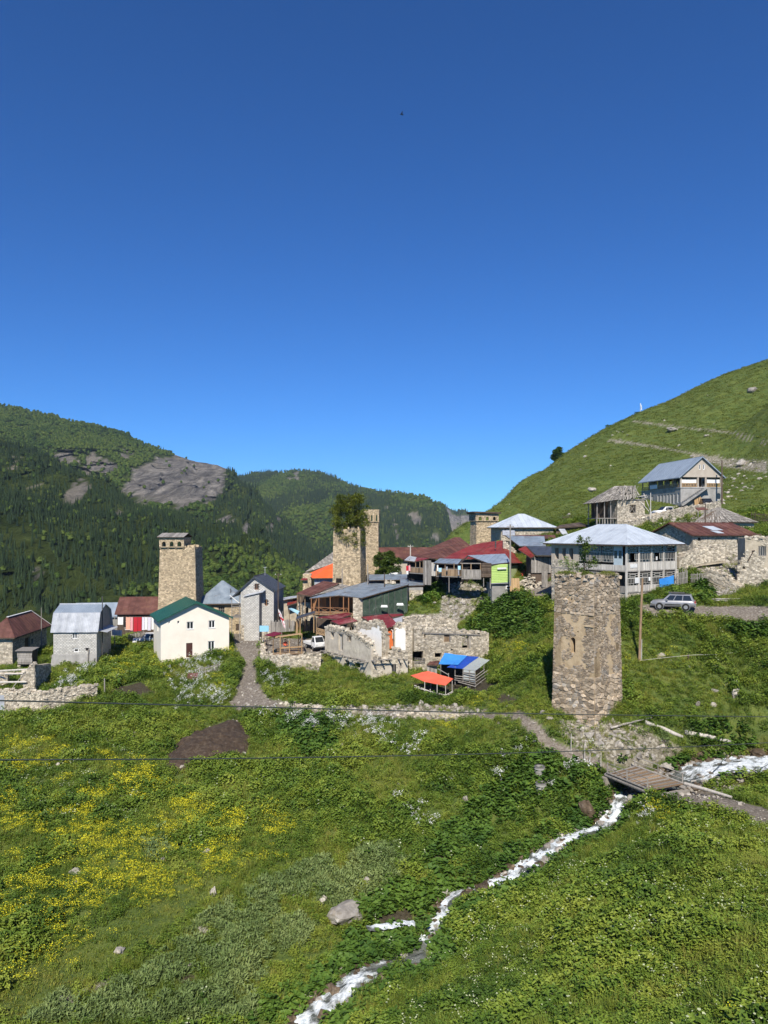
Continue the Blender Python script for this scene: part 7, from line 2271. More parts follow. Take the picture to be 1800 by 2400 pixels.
big=[
('boulder','large grey boulder lying alone high on the green hill',1577,1010,30,14,'boulder'),('boulder','long pale boulder near the top right of the green hill',1763,918,24,14,'boulder'),
('boulder','dark grey boulder pair-mate right of the guesthouse roof',1738,1090,22,18,'boulder'),('boulder','pale slab on the hillside left of the collapsing hut',1386,1150,18,12,'pale_rock'),('boulder','small flat boulder above the guesthouse roof',1655,1025,14,8,'boulder'),
('boulder','huge lichened grey boulder beside the lower stream fork',818,2152,90,44,'boulder'),('boulder','upright pale rock above the huge lichened boulder',858,2075,18,26,'pale_rock'),('boulder','pale rock in the meadow left of the huge boulder',757,2115,20,20,'pale_rock'),
('boulder','rounded grey rock at the left end of the grey-leaved bushes',500,2098,17,28,'pale_rock'),('boulder','flat grey slab in the meadow among grey-leaved bushes',473,2185,26,18,'boulder'),('boulder','thin pale slab standing in the short grass',281,2232,26,16,'pale_rock'),
('boulder','grey boulder over the muddy hollow at bottom left',394,2278,26,18,'boulder'),('boulder','small grey rock right of the muddy hollow',445,2265,14,14,'boulder'),('boulder','pale slab among pebbles at the bottom left',142,2342,16,12,'pale_rock'),
('boulder','pale boulder in the green bank below the concrete rings',1308,1875,16,14,'pale_rock'),('boulder','reddish grey boulder under the near end of the bridge',1482,1885,30,28,'pale_rock'),('boulder','dark leaning slab rocks on the stream bank below the bridge',1378,1910,36,44,'wet_rock'),
('boulder','brown rock splitting the white rapids below the bridge',1318,1978,18,16,'wet_rock'),('boulder','dark brown rock in the lower rapids',1128,2090,34,26,'wet_rock'),('boulder','mossy brown rock at the left of the lower rapids',1098,2106,32,18,'wet_rock'),
('boulder','dark slab along the left bank near the bottom',778,2330,44,34,'wet_rock'),('boulder','wet brown stones at the bottom of the stream',690,2390,40,22,'wet_rock'),('boulder','ochre boulder under the log by the upper rapids',1655,1770,24,20,'wet_rock'),
('boulder','ochre boulder beside the log end',1690,1762,16,16,'wet_rock'),('boulder','rounded brown boulder standing in the upper rapids',1661,1786,20,14,'wet_rock'),('boulder','dark boulder at the right end of the upper rapids',1776,1775,30,26,'wet_rock'),
('boulder','orange brown boulder in the upper pool',1772,1822,20,14,'wet_rock'),('boulder','flat ochre boulder in the pool by the cable',1722,1820,26,12,'wet_rock'),('boulder','large pale flat boulder behind the bridge railing',1560,1798,34,14,'pale_rock'),
('boulder','pale round boulder at the right end of the bridge',1652,1842,22,16,'pale_rock'),('boulder','grey rock left of the pale boulder at the bridge end',1626,1838,20,16,'boulder'),('boulder','pale boulder beside the road kerb log',1684,1860,24,14,'pale_rock'),
('boulder','white rock at the foot of the near tower',1290,1686,18,10,'pale_rock'),('boulder','pale rock in the meadow right of the near tower',1672,1655,14,12,'pale_rock'),('boulder','white streaked rock in the right-hand meadow',1725,1632,18,28,'pale_rock'),('boulder','grey rock in the right-hand meadow nearest the stream',1635,1652,14,12,'boulder'),
('boulder','pale rock standing alone in the middle meadow',1092,1876,14,12,'pale_rock'),('boulder','pale rock above the fallen log tangle',1452,1752,16,16,'pale_rock'),
]
for nm,lab,px,py,w,h,k in big:
 rock(nm,lab,px,py,w,h,k,'boulders',0.55)

def bridge():
 A=PZ(ZA,615,592,62.2);B=PZ(ZA,885,702,58.2);C=PZ(ZA,1112,662,60.2);Dd=PZ(ZA,790,545,64.0)
 T=free_thing('footbridge','weathered plank bridge with thin metal railings over the stream','bridge',A)
 a,b,c,d=[p-A for p in(A,B,C,Dd)]
 n=26
 for i in range(n):
  t0,t1=i/n+0.004,(i+1)/n-0.004
  e0,e1=random.uniform(-0.03,0.03),random.uniform(-0.03,0.03)
  w0=(d-a).normalized()
  mb=MB();mb.slab([a.lerp(b,t0)+w0*e0,a.lerp(b,t1)+w0*e0,d.lerp(c,t1)+w0*e1,d.lerp(c,t0)+w0*e1],(0,0,0.06+random.uniform(0,0.02)),random.random());mb.build('plank','wood_brown' if i%3 else 'wood_grey',T)
 ext=(b-a)*0.06
 for p,q in((a,b),(d,c)):
  in_=((d-a)if p is a else(a-d)).normalized()*0.12
  mb=MB();mb.tube([p-ext+in_-Vector((0,0,0.16)),q+ext+in_-Vector((0,0,0.16))],0.17,8,wob=0.05);mb.build('main_log','wood_grey',T)
  mb=MB();mb.tube([p+Vector((0,0,0.12)),q+Vector((0,0,0.12))],0.08,7);mb.build('kerb_log','wood_grey',T)
 for p,q,hh in((a,b,0.95),(d,c,0.9)):
  tp=[(p.lerp(q,t)+Vector((0,0,0.0)),p.lerp(q,t)+Vector((0,0,hh)))for t in(0.02,0.5,0.98)]
  for x,y in tp:
   mb=MB();mb.tube([x,y+Vector((0,0,0.06))],0.05,6);mb.build('railing_post','wood_grey',T)
  for k in(0.5,1.0):
   mb=MB();mb.tube([tp[0][0].lerp(tp[0][1],k),tp[1][0].lerp(tp[1][1],k),tp[2][0].lerp(tp[2][1],k)],0.035,6);mb.build('handrail','wood_grey',T)
 for p,q in((a,d),(b,c)):
  mb=MB();g=-1.9
  mb.slab([p.lerp(q,-0.05)+Vector((0,0,g)),p.lerp(q,1.05)+Vector((0,0,g)),p.lerp(q,1.05)+Vector((0,0,-0.32)),p.lerp(q,-0.05)+Vector((0,0,-0.32))],((a-b)if p is a else(b-a)).normalized()*0.45)
  mb.build('abutment','boulder',T)
 # kerb log along the road beyond and stakes before the bridge
 p,q=C+Vector((0.1,0,0.1)),ground(1715,1873)+Vector((0,0,0.15))
 mb=MB();mb.tube([p,p.lerp(q,0.5)+Vector((0,0,0.03)),q],[0.14,0.13,0.1],8,wob=0.08);mb.build('kerb_log','wood_pale',None,label='pale log lying along the road edge beyond the bridge',cat='log')
 labs=('tall thin stake left of the path before the bridge','thin stake second before the bridge on its near side','stake close to the near bridge railing','short stake before the bridge, farthest from it')
 for(x,y0,y1),lb in zip(((470,412,515),(504,455,525),(575,450,590),(382,330,445)),labs):
  px,py=ZA(x,y1);g=ground(px,py);h=(y1-y0)/2.765/FPX*g.y
  mb=MB();mb.tube([(0,0,-0.3),(0.03,0,h)],[0.04,0.03],6);mb.build('stake','wood_pale',None,label=lb,cat='stake',group='stakes before the bridge',loc=g)
bridge()

def logs():
 L=[('fallen_log','long pale fallen log left of the upper rapids',(1512,1698),(1600,1732),0.2,'wood_pale',0.2),('fallen_log','bleached log reaching to the upper rapids',(1605,1722),(1712,1742),0.22,'wood_pale',0.25),
  ('fallen_log','weathered log leaning by the foot of the near tower',(1432,1715),(1492,1700),0.1,'wood_pale',0.35),('fallen_log','dark log lying down the stony bank',(1428,1725),(1470,1745),0.14,'wood_grey',0.2),('fallen_log','thin dead branch bridging the stony hollow',(1450,1712),(1528,1692),0.07,'wood_grey',0.4),
  ('fallen_log','dark log under the bleached one at the rapids',(1650,1748),(1705,1756),0.12,'wood_dark',0.1),('fallen_log','plank-like log in the lower rapids',(1110,2108),(1152,2062),0.07,'wood_dark',0.3)]
 for nm,lab,a,b,r,m,up in L:
  p,q=ground(*a),ground(*b)
  p.z+=up;q.z+=up
  mb=MB();mid=p.lerp(q,0.5)+Vector((0,0,0.06))
  mb.tube([p,p.lerp(q,0.25),mid,p.lerp(q,0.78),q],[r,r*0.97,r*0.9,r*0.85,r*0.75],9,wob=0.1)
  mb.build(nm,m,None,smooth=True,label=lab,cat='log',group='fallen logs')
 T=free_thing('board_heap','heap of pale loose boards in the grass right of the silver car','board heap',ground(1703,1412))
 for k in range(7):
  mb=MB();y=random.uniform(-0.5,0.5);mb.bar((-1.2+random.uniform(-0.4,0.4),y,0.1+0.05*k),(1.1+random.uniform(-0.4,0.4),y+random.uniform(-0.5,0.5),0.12+0.05*k),0.2,0.05);mb.build('board','wood_pale',T)
logs()

def concrete_rings():
 for px,py,lab in((1265,1822,'upper of two white ribbed drums standing in the plants by the stream'),(1268,1862,'lower of two white ribbed drums, half sunk in plants')):
  g=ground(px,py)
  T=free_thing('ribbed_drum',lab,'drum',g)
  mb=MB()
  prof=[(0.42,-0.2)]+[(0.44+0.03*(i%2),i*0.11)for i in range(9)]+[(0.47,0.98),(0.36,0.98),(0.36,0.3)]
  mb.lathe(prof,(0,0,0),20);mb.build('shell','concrete',T,smooth=False)
  mb=MB();mb.lathe([(0.36,0.35),(0.01,0.36)],(0,0,0),16);mb.build('bottom','inside_shade',T)
  mb=MB();mb.lathe([(0.40,1.0),(0.44,1.03),(0.40,1.06),(0.37,1.03),(0.40,1.0)],(0,0,0),20);mb.build('rim','iron',T)
concrete_rings()

# ---- heap of dung and earth in the meadow
def dung_heap():
 c=ground(490,1765)
 n=60
 v,f=[],[]
 outl=[(395,1812),(408,1760),(440,1728),(500,1705),(555,1685),(585,1715),(580,1765),(520,1790),(450,1800)]
 G=[ground(*p)for p in outl]
 cx=sum(p.x for p in G)/len(G);cyy=sum(p.y for p in G)/len(G)
 rr=[(math.atan2(p.y-cyy,p.x-cx),math.hypot(p.x-cx,p.y-cyy))for p in G]
 rr.sort();an=[r[0]for r in rr];ra=[r[1]for r in rr]
 an=[an[-1]-2*math.pi]+an+[an[0]+2*math.pi];ra=[ra[-1]]+ra+[ra[0]]
 K,M=16,64
 X,Y=[],[]
 for k in range(K+1):
  for j in range(M):
   a=-math.pi+2*math.pi*j/M;R0=float(np.interp(a,an,ra))*k/K*1.05
   X.append(cx+R0*math.cos(a));Y.append(cyy+R0*math.sin(a))
 Z=GZ(np.array(X),np.array(Y))
 for i,(x,y,z)in enumerate(zip(X,Y,Z)):
  k=(i//M)/K
  v.append((x,y,z+1.25*(1-k**2.5)-0.15*k+0.32*mnoise.noise(Vector((x*1.1,y*1.1,0)))+0.16*mnoise.noise(Vector((x*4,y*4,0)))))
 for k in range(K):
  for j in range(M):
   f.append((k*M+j,k*M+(j+1)%M,(k+1)*M+(j+1)%M,(k+1)*M+j))
 me=mesh_of('dung_heap',v,f,'manure',None,True)
 put('dung_heap',me,None,'dark brown heap of earth and dung in the meadow','heap')
dung_heap()

# ================================================================ dry stone walls, fences, kiosk
def dry_wall(name,label,pts,h,t=0.6,size=0.2,core='ruin_mortar',st='ruin_stone',big=0,sink=0.5,tops=None):
 """pts: photograph pixels of the wall's foot"""
 G=[ground(*p)if len(p)==2 else P(*p)for p in pts]
 T=free_thing(name,label,'wall',G[0])
 for i in range(len(G)-1):
  a,b=G[i]-G[0],G[i+1]-G[0]
  u=Vector((b.x-a.x,b.y-a.y,0));L=u.length;u.normalize();nn=Vector((-u.y,u.x,0))
  if nn.y<0:nn=-nn
  h0,h1=(h,h)if not isinstance(h,(list,tuple))else(h[i],h[i+1])
  zb=lambda x:a.z+(b.z-a.z)*x/L
  mp=lambda x,y,c:tuple(Vector((a.x,a.y,0))+u*x+nn*c+Vector((0,0,zb(x)+y)))
  top=lambda x:h0+(h1-h0)*x/L+0.12*mnoise.noise(Vector((x*0.8,i*9.0,2)))*2
  mb=MB();n=max(1,int(L/0.35))
  for k in range(n):
   p,q=L*k/n,L*(k+1)/n;hh=top((p+q)/2)-0.05
   mb.hexa([mp(p,-sink,0),mp(q,-sink,0),mp(q,-sink,t),mp(p,-sink,t),mp(p,hh,0),mp(q,hh,0),mp(q,hh,t),mp(p,hh,t)])
  w=mb.build('wall_core',core,T)
  facing(w,[(mp,0,L,-sink*0.4,max(h0,h1)+0.3,(),top,None)],size,st,proud=0.1,big=big,part='stone')
  mb=MB()
  for k in range(int(L*7)):
   x=random.uniform(0,L);c=Vector(mp(x,top(x)+random.uniform(-0.08,0.1),random.uniform(0,t)));s=random.uniform(0.09,0.2)
   R3=Matrix.Rotation(random.random()*6,3,'Z')@Matrix.Rotation(random.uniform(-0.4,0.4),3,'X')
   mb.hexa([c+R3@Vector((sx*s*1.2,sy*s,sz*s*0.5))for sz in(-1,1)for sx,sy in((-1,-1),(1,-1),(1,1),(-1,1))],random.random())
  mb.build('cap_stones',st,w,kind='stuff')
 return T
dry_wall('dry_stone_wall','long low dry stone wall at the left edge below the ruin',[(-60,1662),(100,1672),(228,1640)],[2.2,2.35,1.8],0.7,0.2,st='ruin_stone',big=70)
dry_wall('dry_stone_wall','dry stone wall holding up the kiosk yard',[(612,1562),(680,1568),(752,1562)],[1.5,1.6,1.7],0.8,0.2)
dry_wall('dry_stone_wall','broken stone edging left of the kiosk yard by the road',[(612,1508),(612,1562)],[0.8,1.2],0.6,0.2)
dry_wall('dry_stone_wall','tumbled low wall along the meadow path, left stretch',[(655,1650),(760,1668),(830,1672)],[0.1,0.38,0.12],0.6,0.22)
dry_wall('dry_stone_wall','tumbled low wall along the meadow path, right stretch',[(920,1676),(990,1682),(1075,1690)],[0.1,0.5,0.45],0.7,0.24)
dry_wall('dry_stone_wall','stone retaining wall running up to the guesthouse yard',[(1470,1240,122),(1530,1228,128),(1610,1210,135),(1690,1195,141)],[1.2,1.5,1.6,1.5],1.0,0.26)
dry_wall('dry_stone_wall','ruined rubble bank left of the tall rubble house',[(1655,1350,94),(1700,1372,92),(1735,1392,90.5)],[1.1,1.3,0.9],1.2,0.24)
dry_wall('dry_stone_wall','rubble wall below the brown-roofed stone house',[(1592,1335,97),(1640,1318,98.5),(1700,1310,99)],[1.7,1.9,1.5],1.2,0.22)

def left_ruin():
 f=Fr(ground(70,1624),5)
 T=f.thing('byre_ruin','collapsed dark stone byre with bleached beams at the left edge','ruin')
 F=lambda x,y,v=0.0:f.front(*ZB(x,y),v)
 u1=F(560,400)[0];u0=F(-250,400)[0]
 top=profile(f,ZB,[(-250,330),(200,330),(330,310),(400,215),(450,205),(480,260),(560,330),(590,420)])
 ruin_wall(T,F(300,400)[0],F(450,400)[0],lambda u:-0.6,top,(),0.7,'ruin_mortar','ruin_stone',0.2)
 ruin_wall(T,u0,F(300,400)[0],lambda u:-0.6,lambda u:F(0,330,2.4)[1],[(F(95,400,2.4)[0],F(270,400,2.4)[0],F(100,480,2.4)[1],F(100,345,2.4)[1])],0.6,'ruin_mortar','ruin_stone',0.2,v=2.4,name='rear_wall')
 # thick side wall that runs back, in its own shade
 mb=MB();e=F(450,400)[0];mb.slab([(e,0.1,-0.6),(e,5.5,-0.3),(e,5.5,2.6),(e,2.4,3.0),(e,0.1,top(e)-0.1)],(-0.7,0,0));w=mb.build('side_wall','ruin_mortar',T)
 facing(w,[(lambda a,b,c:(e-c,a,b),0.1,5.5,-0.5,2.9,(),lambda a:float(np.interp(a,[0,2.4,5.5],[top(e)-0.1,2.9,2.5])),None)],0.22,'ruin_stone',proud=0.08)
 for x0,y0,x1,y1,v0,v1,r in((-200,300,385,268,-0.2,0.3,0.11),(-200,440,345,432,-0.9,-0.2,0.12),(0,365,95,400,1.0,1.2,0.1),(170,500,330,300,1.2,0.4,0.06),(60,330,300,325,2.3,2.3,0.09)):
  p,q=F(x0,y0,v0),F(x1,y1,v1)
  mb=MB();mb.tube([(p[0],v0,p[1]),(q[0],v1,q[1])],[r,r*0.9],8,wob=0.06);mb.build('beam','wood_pale',T)
 # log pile box behind
 g=ground(58,1570)
 T2=free_thing('hay_stack_box','small grey weathered plank bin on stone feet behind the byre ruin','bin',g)
 for k in range(6):
  mb=MB();mb.box(-1.0+random.uniform(-.05,.05),1.0+random.uniform(-.05,.05),-0.05,0.05,0.8+k*0.3,1.08+k*0.3,random.random());mb.build('plank','wood_grey',T2)
 mb=MB();mb.box(-1.0,1.0,0.08,1.6,0.7,2.6);mb.build('body','wood_dark',T2)
 mb=MB();mb.slab([(-1.2,-0.3,2.62),(1.2,-0.3,2.62),(1.2,1.8,2.8),(-1.2,1.8,2.8)],(0,0,0.08));mb.build('lid','wood_grey',T2)
 for u in(-0.85,0.85):
  mb=MB();mb.box(u-0.2,u+0.2,0.1,1.5,-0.6,0.68);mb.build('stone_foot','ruin_stone',T2)
 # corrugated gate at the very left of the wall
 g=ground(5,1668)+Vector((-1.2,-0.5,0))
 mb=MB();corrugated(mb,(0,0,-0.4),(1.7,0,0),(0,0,2.4),0.03,0.22);mb.build('metal_gate','zinc',None,label='pale corrugated metal sheet at the left edge of the dry stone wall',cat='gate',loc=g)
left_ruin()

def picket(name,label,pts,h=1.1,gap=0.16,m='wood_grey',lean=0.06,w=0.08):
 G=[ground(*p)if len(p)==2 else P(*p)for p in pts]
 T=free_thing(name,label,'fence',G[0])
 for a,b in zip(G[:-1],G[1:]):
  a,b=a-G[0],b-G[0];L=(b-a).length;n=max(2,int(L/gap))
  for z in(0.35,0.85):
   mb=MB();mb.bar(a+Vector((0,0.06,h*z)),b+Vector((0,0.06,h*z)),0.05,0.08);mb.build('rail',m,T)
  for i in range(n):
   p=a.lerp(b,(i+0.5)/n);x,hh=random.uniform(-lean,lean),h*random.uniform(0.85,1.12)
   mb=MB();mb.bar(p-Vector((0,0,0.2)),p+Vector((x,0,hh)),w,0.025,t=random.random());mb.build('picket',m,T)
 return T
picket('picket_fence','grey plank fence between the tall block house and the gate roof',[(632,1480,113),(690,1476,112)],1.5,0.17,w=0.15)
picket('picket_fence','dark plank fence running right from the gate roof',[(708,1478,110.5),(760,1472,109)],1.5,0.17,'wood_dark',w=0.15)
picket('picket_fence','short grey picket fence in the flowers below the cream house',[(458,1585),(515,1572)],1.0,0.2)
picket('picket_fence','grey stick fence beside the right end of the gallery house',[(1585,1368,92),(1612,1362,93)],1.4,0.2)
picket('picket_fence','stick fence above the silver car against the green bank',[(1618,1362,93),(1660,1358,94)],0.9,0.25)
picket('picket_fence','grey board fence below the washing line left of the cream house',[(300,1505),(340,1498)],1.2,0.17,w=0.13)
picket('picket_fence','dark stick fence on the ridge behind the dark board shed',[(1318,1228,150),(1400,1225,150)],1.6,0.3,'wood_dark')
picket('picket_fence','dark stick fence right of the shingle hut',[(1760,1228,128),(1850,1232,126)],2.0,0.3,'wood_dark')

def kiosk():
 g=ground(668,1530)
 T=free_thing('timber_kiosk','unroofed timber viewing kiosk of raw poles on the yard wall','kiosk',g)
 L=lambda x,y,d:LQ(T,Z7,x,y,d)
 d0,d1=97.0,99.8
 for x,yt,yb,d in((185,530,700,d1),(262,520,705,d0),(495,490,710,d0),(460,510,690,d1),(335,525,700,d1),(362,560,705,d0)):
  post(T,L(x,yb,d)-Vector((0,0,0.6)),L(x,yt,d),0.07,'wood_new')
 q=[L(205,530,d0),L(500,490,d0),L(480,478,d1+0.5),L(215,512,d1+0.5)]
 for i in range(7):
  t0,t1=i/7+0.01,(i+1)/7-0.01
  mb=MB();mb.slab([q[0].lerp(q[3],t0),q[1].lerp(q[2],t0),q[1].lerp(q[2],t1),q[0].lerp(q[3],t1)],(0,0,0.04),random.random());mb.build('roof_board','wood_new',T)
 for y0,y1,d in((650,628,d0),(665,650,d0),(685,672,d0),(700,690,d0)):
  mb=MB();mb.bar(L(225,y0,d),L(515,y1,d),0.06,0.09);mb.build('rail','wood_brown',T)
 mb=MB();mb.slab([L(270,648,d0-0.1),L(500,632,d0-0.1),L(495,622,d0+0.5),L(275,636,d0+0.5)],(0,0,0.06));mb.build('counter','wood_new',T)
 mb=MB();mb.slab([L(180,712,d0),L(510,706,d0),L(505,690,d1),L(185,696,d1)],(0,0,0.08));mb.build('floor','wood_brown',T)
 mb=MB();mb.tube([L(40,590,98),L(250,520,d0)],0.04,5);mb.tube([L(250,520,d0),L(450,620,d0)],0.03,5);mb.build('brace','wood_dark',T)
 # burgundy parasol roof
 g=ground(638,1512)
 T=free_thing('burgundy_awning','small burgundy awning on posts beside the kiosk','awning',g)
 L2=lambda x,y,d:LQ(T,Z7,x,y,d)
 tarp_sheet(T,'canopy','burgundy_cloth',[L2(88,502,100),L2(185,516,99),L2(292,478,101),L2(190,462,102.5)],sag=-0.12)
 for x,yt,yb,d in((95,500,620,100),(185,510,640,99.2),(285,480,600,101),(150,500,560,101.5)):
  post(T,L2(x,yb,d),L2(x,yt,d),0.05,'wood_brown')
 # sign board
 g=ground(619,1496)
 T=free_thing('notice_sign','small light blue sign board on a post by the road','sign',g)
 p=LQ(T,Z7,88,430,104.5)
 mb=MB();mb.box(p.x-0.65,p.x+0.65,p.y-0.03,p.y+0.03,p.z-0.42,p.z+0.42);mb.build('board','sign_blue',T)
 for u in(-0.4,0.4):post(T,(p.x+u,p.y+0.06,-0.5),(p.x+u,p.y+0.06,p.z+0.2),0.05,'wood_dark')
 # flag
 g=ground(657,1526)
 T=free_thing('flag','drooping white and red flag on a leaning pole beside the kiosk','flag',g)
 a,b=LQ(T,Z7,268,560,98.2),LQ(T,Z7,285,240,98.2)
 post(T,a-Vector((0,0,1.5)),b,0.035,'wood_grey','pole')
 c=b+Vector((0,0,0.5))
 v,fs=[],[]
 nx,ny=5,14
 for j in range(ny+1):
  for i in range(nx+1):
   x,y=i/nx,j/ny
   v.append((b.x-0.45+0.75*y+(x-0.5)*(0.25+0.5*y*(1-y)*4*0.5),b.y+0.1*math.sin(x*7+y*3),b.z+0.3-2.4*y-0.3*x))
 for j in range(ny):
  for i in range(nx):fs.append((j*(nx+1)+i,j*(nx+1)+i+1,(j+1)*(nx+1)+i+1,(j+1)*(nx+1)+i))
 me=mesh_of('cloth',v,fs,'cloth_white',None,True);me.materials.append(MATS['cloth_red'])
 for i,p in enumerate(me.polygons):
  if i%nx==2 or(i//nx)in(6,7)or(i//nx in(3,10)and i%nx in(0,4)):p.material_index=1
 put('cloth',me,T)
 # gate roof
 g=ground(705,1492)
 T=free_thing('gate_shelter','small slanting dark roof on yellow posts over the yard gate','shelter',g)
 L3=lambda x,y,d:LQ(T,Z7,x,y,d)
 q=[L3(430,335,106),L3(640,262,106),L3(630,240,109.5),L3(440,300,109.5)]
 r=roof_part(T,[(q[0],q[1])],'wood_dark');roof_sheets(r,q,'dark_metal',0.9)
 for x,yt,yb,d in((436,345,480,106.2),(476,330,490,106.2),(625,275,460,106.2),(450,320,470,109)):
  post(T,L3(x,yb+15,d),L3(x,yt,d),0.08,'wood_new')
 # low red-roofed lean-to and blue awning in the yard behind
 T=free_thing('yard_lean_to','low lean-to with zinc and red roof right of the tall block house','shed',PZ(Z7,300,220,117))
 roof_free(T,Z7,[(335,180,115),(440,150,115),(440,105,118),(345,120,118)],'red_metal',0.8)
 roof_free(T,Z7,[(288,122,116),(440,95,116),(440,75,118.5),(300,95,118.5)],'zinc',0.8)
 a,b=LQ(T,Z7,295,260,116.5),LQ(T,Z7,440,260,116.5)
 mb=MB();mb.box(a.x,b.x,a.y,a.y+2.5,a.z-2,LQ(T,Z7,300,130,116.5).z);mb.build('wall','ruin_mortar',T)
 T=free_thing('blue_awning','crumpled blue grey sheet awning in the yard behind the gate','awning',PZ(Z7,400,300,112))
 tarp_sheet(T,'sheet','cloth_sky',[LQ(T,Z7,350,215,112),LQ(T,Z7,450,275,111),LQ(T,Z7,470,240,113),LQ(T,Z7,380,205,114)],sag=0.2)
 for x,y in((360,220),(455,275)):
  post(T,LQ(T,Z7,x,420,112),LQ(T,Z7,x,y,112),0.05)
kiosk()

# ================================================================ poles and wires
def pole(label,px,py,ytop,r=0.11,d=None,m='wood_brown',lean=0.0,arms=0,name='utility_pole'):
 g=P(px,py,d)if d else ground(px,py)
 h=(py-ytop)/FPX*g.y
 T=free_thing(name,label,'pole',g)
 mb=MB();mb.tube([(0,0,-0.8),(lean*0.5,0,h*0.5),(lean,0,h)],[r*1.15,r,r*0.8],8);mb.build('shaft',m,T)
 for k in range(arms):
  z=h-0.3-0.5*k
  mb=MB();mb.bar((lean-0.5,-0.05,z),(lean+0.5,-0.05,z),0.07,0.09);mb.build('crossarm',m,T)
  for u in(-0.42,0.42):
   mb=MB();mb.lathe([(0.03,0),(0.05,0.05),(0.03,0.12),(0.01,0.15)],(lean+u,-0.05,z+0.05),8);mb.build('insulator','white_paint',T)
 return T
T=pole('brown timber pole in the meadow right of the near tower',1498,1548,1355,0.13,lean=0.35)
mb=MB();mb.bar((0.16,0.05,-0.3),(0.2,0.05,2.2),0.22,0.2);mb.build('concrete_stub','concrete',T)
pole('thin grey pole between the barn and the block house',97,1535,1424,0.07,m='wood_grey')
pole('tall pole beside the shaded wall of the tall block house',652,1478,1343,0.08,113,'wood_dark',arms=1)
pole('grey pole at the corner of the lime green porch',1196,1360,1229,0.12,105.5,'wood_grey',arms=1)
pole('weathered pole by the café roof and tree-topped tower',862,1400,1322,0.08,119,'wood_grey')
pole('dark pole standing on the long grey roof',901,1390,1342,0.08,116,'wood_dark')
pole('tall post in front of the tree-topped tower',802,1385,1332,0.07,116,'wood_grey')
pole('pale pole left of the brown hipped roof',962,1320,1277,0.1,132,'wood_pale',arms=1)
pole('tall dark pole at the right corner of the guesthouse',1692,1175,1079,0.16,148,'wood_dark')
pole('pale fence post high on the slope right of the guesthouse',1774,1147,1117,0.1,170,'wood_pale')
pole('dark pole before the brown-roofed stone house',1653,1225,1180,0.09,112,'wood_dark')
pole('low wooden stake in the washed grass below the silver car',1613,1547,1533,0.09,m='wood_dark')
pole('grey stake left of the flowers above the dry stone wall',245,1632,1590,0.08,m='wood_grey')
pole('leaning pole on the near side of the collapsing hut',1525,1205,1155,0.07,125,'wood_pale')

def wire(label,pts,r=0.012,name='power_line',m='wire_rubber'):
 P3=[P(*p)for p in pts]
 # smooth curve through the points
 out=[]
 for i in range(len(P3)-1):
  p0,p1,p2,p3=P3[max(i-1,0)],P3[i],P3[i+1],P3[min(i+2,len(P3)-1)]
  for k in range(8):
   t=k/8
   out.append(0.5*((2*p1)+(p2-p0)*t+(2*p0-5*p1+4*p2-p3)*t*t+(3*p1-p0-3*p2+p3)*t**3))
 out.append(P3[-1])
 mb=MB();mb.tube(out,r,6);mb.build(name,m,None,smooth=True,label=label,cat='wire')
wire('upper of two dark power cables crossing the meadow',[(-500,1632,9.5),(0,1642,12),(600,1657,15.5),(1200,1672,20),(1800,1680,26),(2300,1684,31)],0.0135)
wire('lower of two dark power cables crossing the meadow',[(-500,1782,11),(0,1781,13),(600,1777,17),(1200,1765,22),(1700,1746,27),(2300,1712,33)],0.0135)
wire('thin wire from the tall block house to the tree-topped tower',[(558,1335,119),(700,1337,121),(790,1330,124)],0.012)
wire('thin wire rising over the brown and red roofs to the porch pole',[(962,1280,132),(1080,1300,118),(1196,1262,106)],0.018)
wire('thin wire across the red roof from the tower pole',[(958,1312,122),(1080,1272,114),(1196,1240,105.5)],0.018)
wire('black hose lying across the upper stream pool',[(1705,1768,64.2),(1680,1800,63.3),(1655,1818,62.8),(1600,1830,62.2)],0.03,'water_hose')
wire('second black hose crossing the pool towards the road',[(1800,1792,64),(1760,1810,63.2),(1700,1822,62.6),(1600,1836,62)],0.03,'water_hose')
wire('thin rope fence along the washed grass below the car',[(1500,1548,76),(1613,1536,75.6),(1700,1532,76),(1790,1515,76.6)],0.02,'rope_fence','wood_pale')

def mast():
 g=ground(1500,974,150,420)
 T=free_thing('antenna_mast','thin white antenna mast on the crest of the green hill','mast',P(1501,982,300))
 for k in range(3):
  a=k*2.1
  mb=MB();mb.tube([(0.25*math.cos(a),0.25*math.sin(a),-0.5),(0.18*math.cos(a),0.18*math.sin(a),5.4)],0.035,5);mb.build('leg','white_paint',T)
 mb=MB()
 for k in range(7):
  for j in range(3):
   a,b=j*2.1,(j+1)*2.1
   mb.bar((0.22*math.cos(a),0.22*math.sin(a),k*0.75),(0.21*math.cos(b),0.21*math.sin(b),k*0.75+0.7),0.03)
 mb.build('lattice','white_paint',T)
 for z,u in((4.4,0.2),(5.2,-0.1),(3.6,0.3)):
  mb=MB();mb.box(u-0.12,u+0.18,-0.4,-0.25,z,z+1.1);mb.build('antenna_panel','white_paint',T)
mast()

# ================================================================ vehicles
def wheel(T,p,r,w,ax):
 mb=MB();n=18
 ax=Vector(ax).normalized()
 mb.tube([Vector(p)-ax*w/2,Vector(p)-ax*w*0.35,Vector(p)+ax*w*0.35,Vector(p)+ax*w/2],[r*0.9,r,r,r*0.9],n);wh=mb.build('wheel','black_rubber',T)
 mb=MB();mb.tube([Vector(p)-ax*(w/2+0.012),Vector(p)+ax*(w/2+0.012)],r*0.62,14);mb.build('rim','alloy',wh)

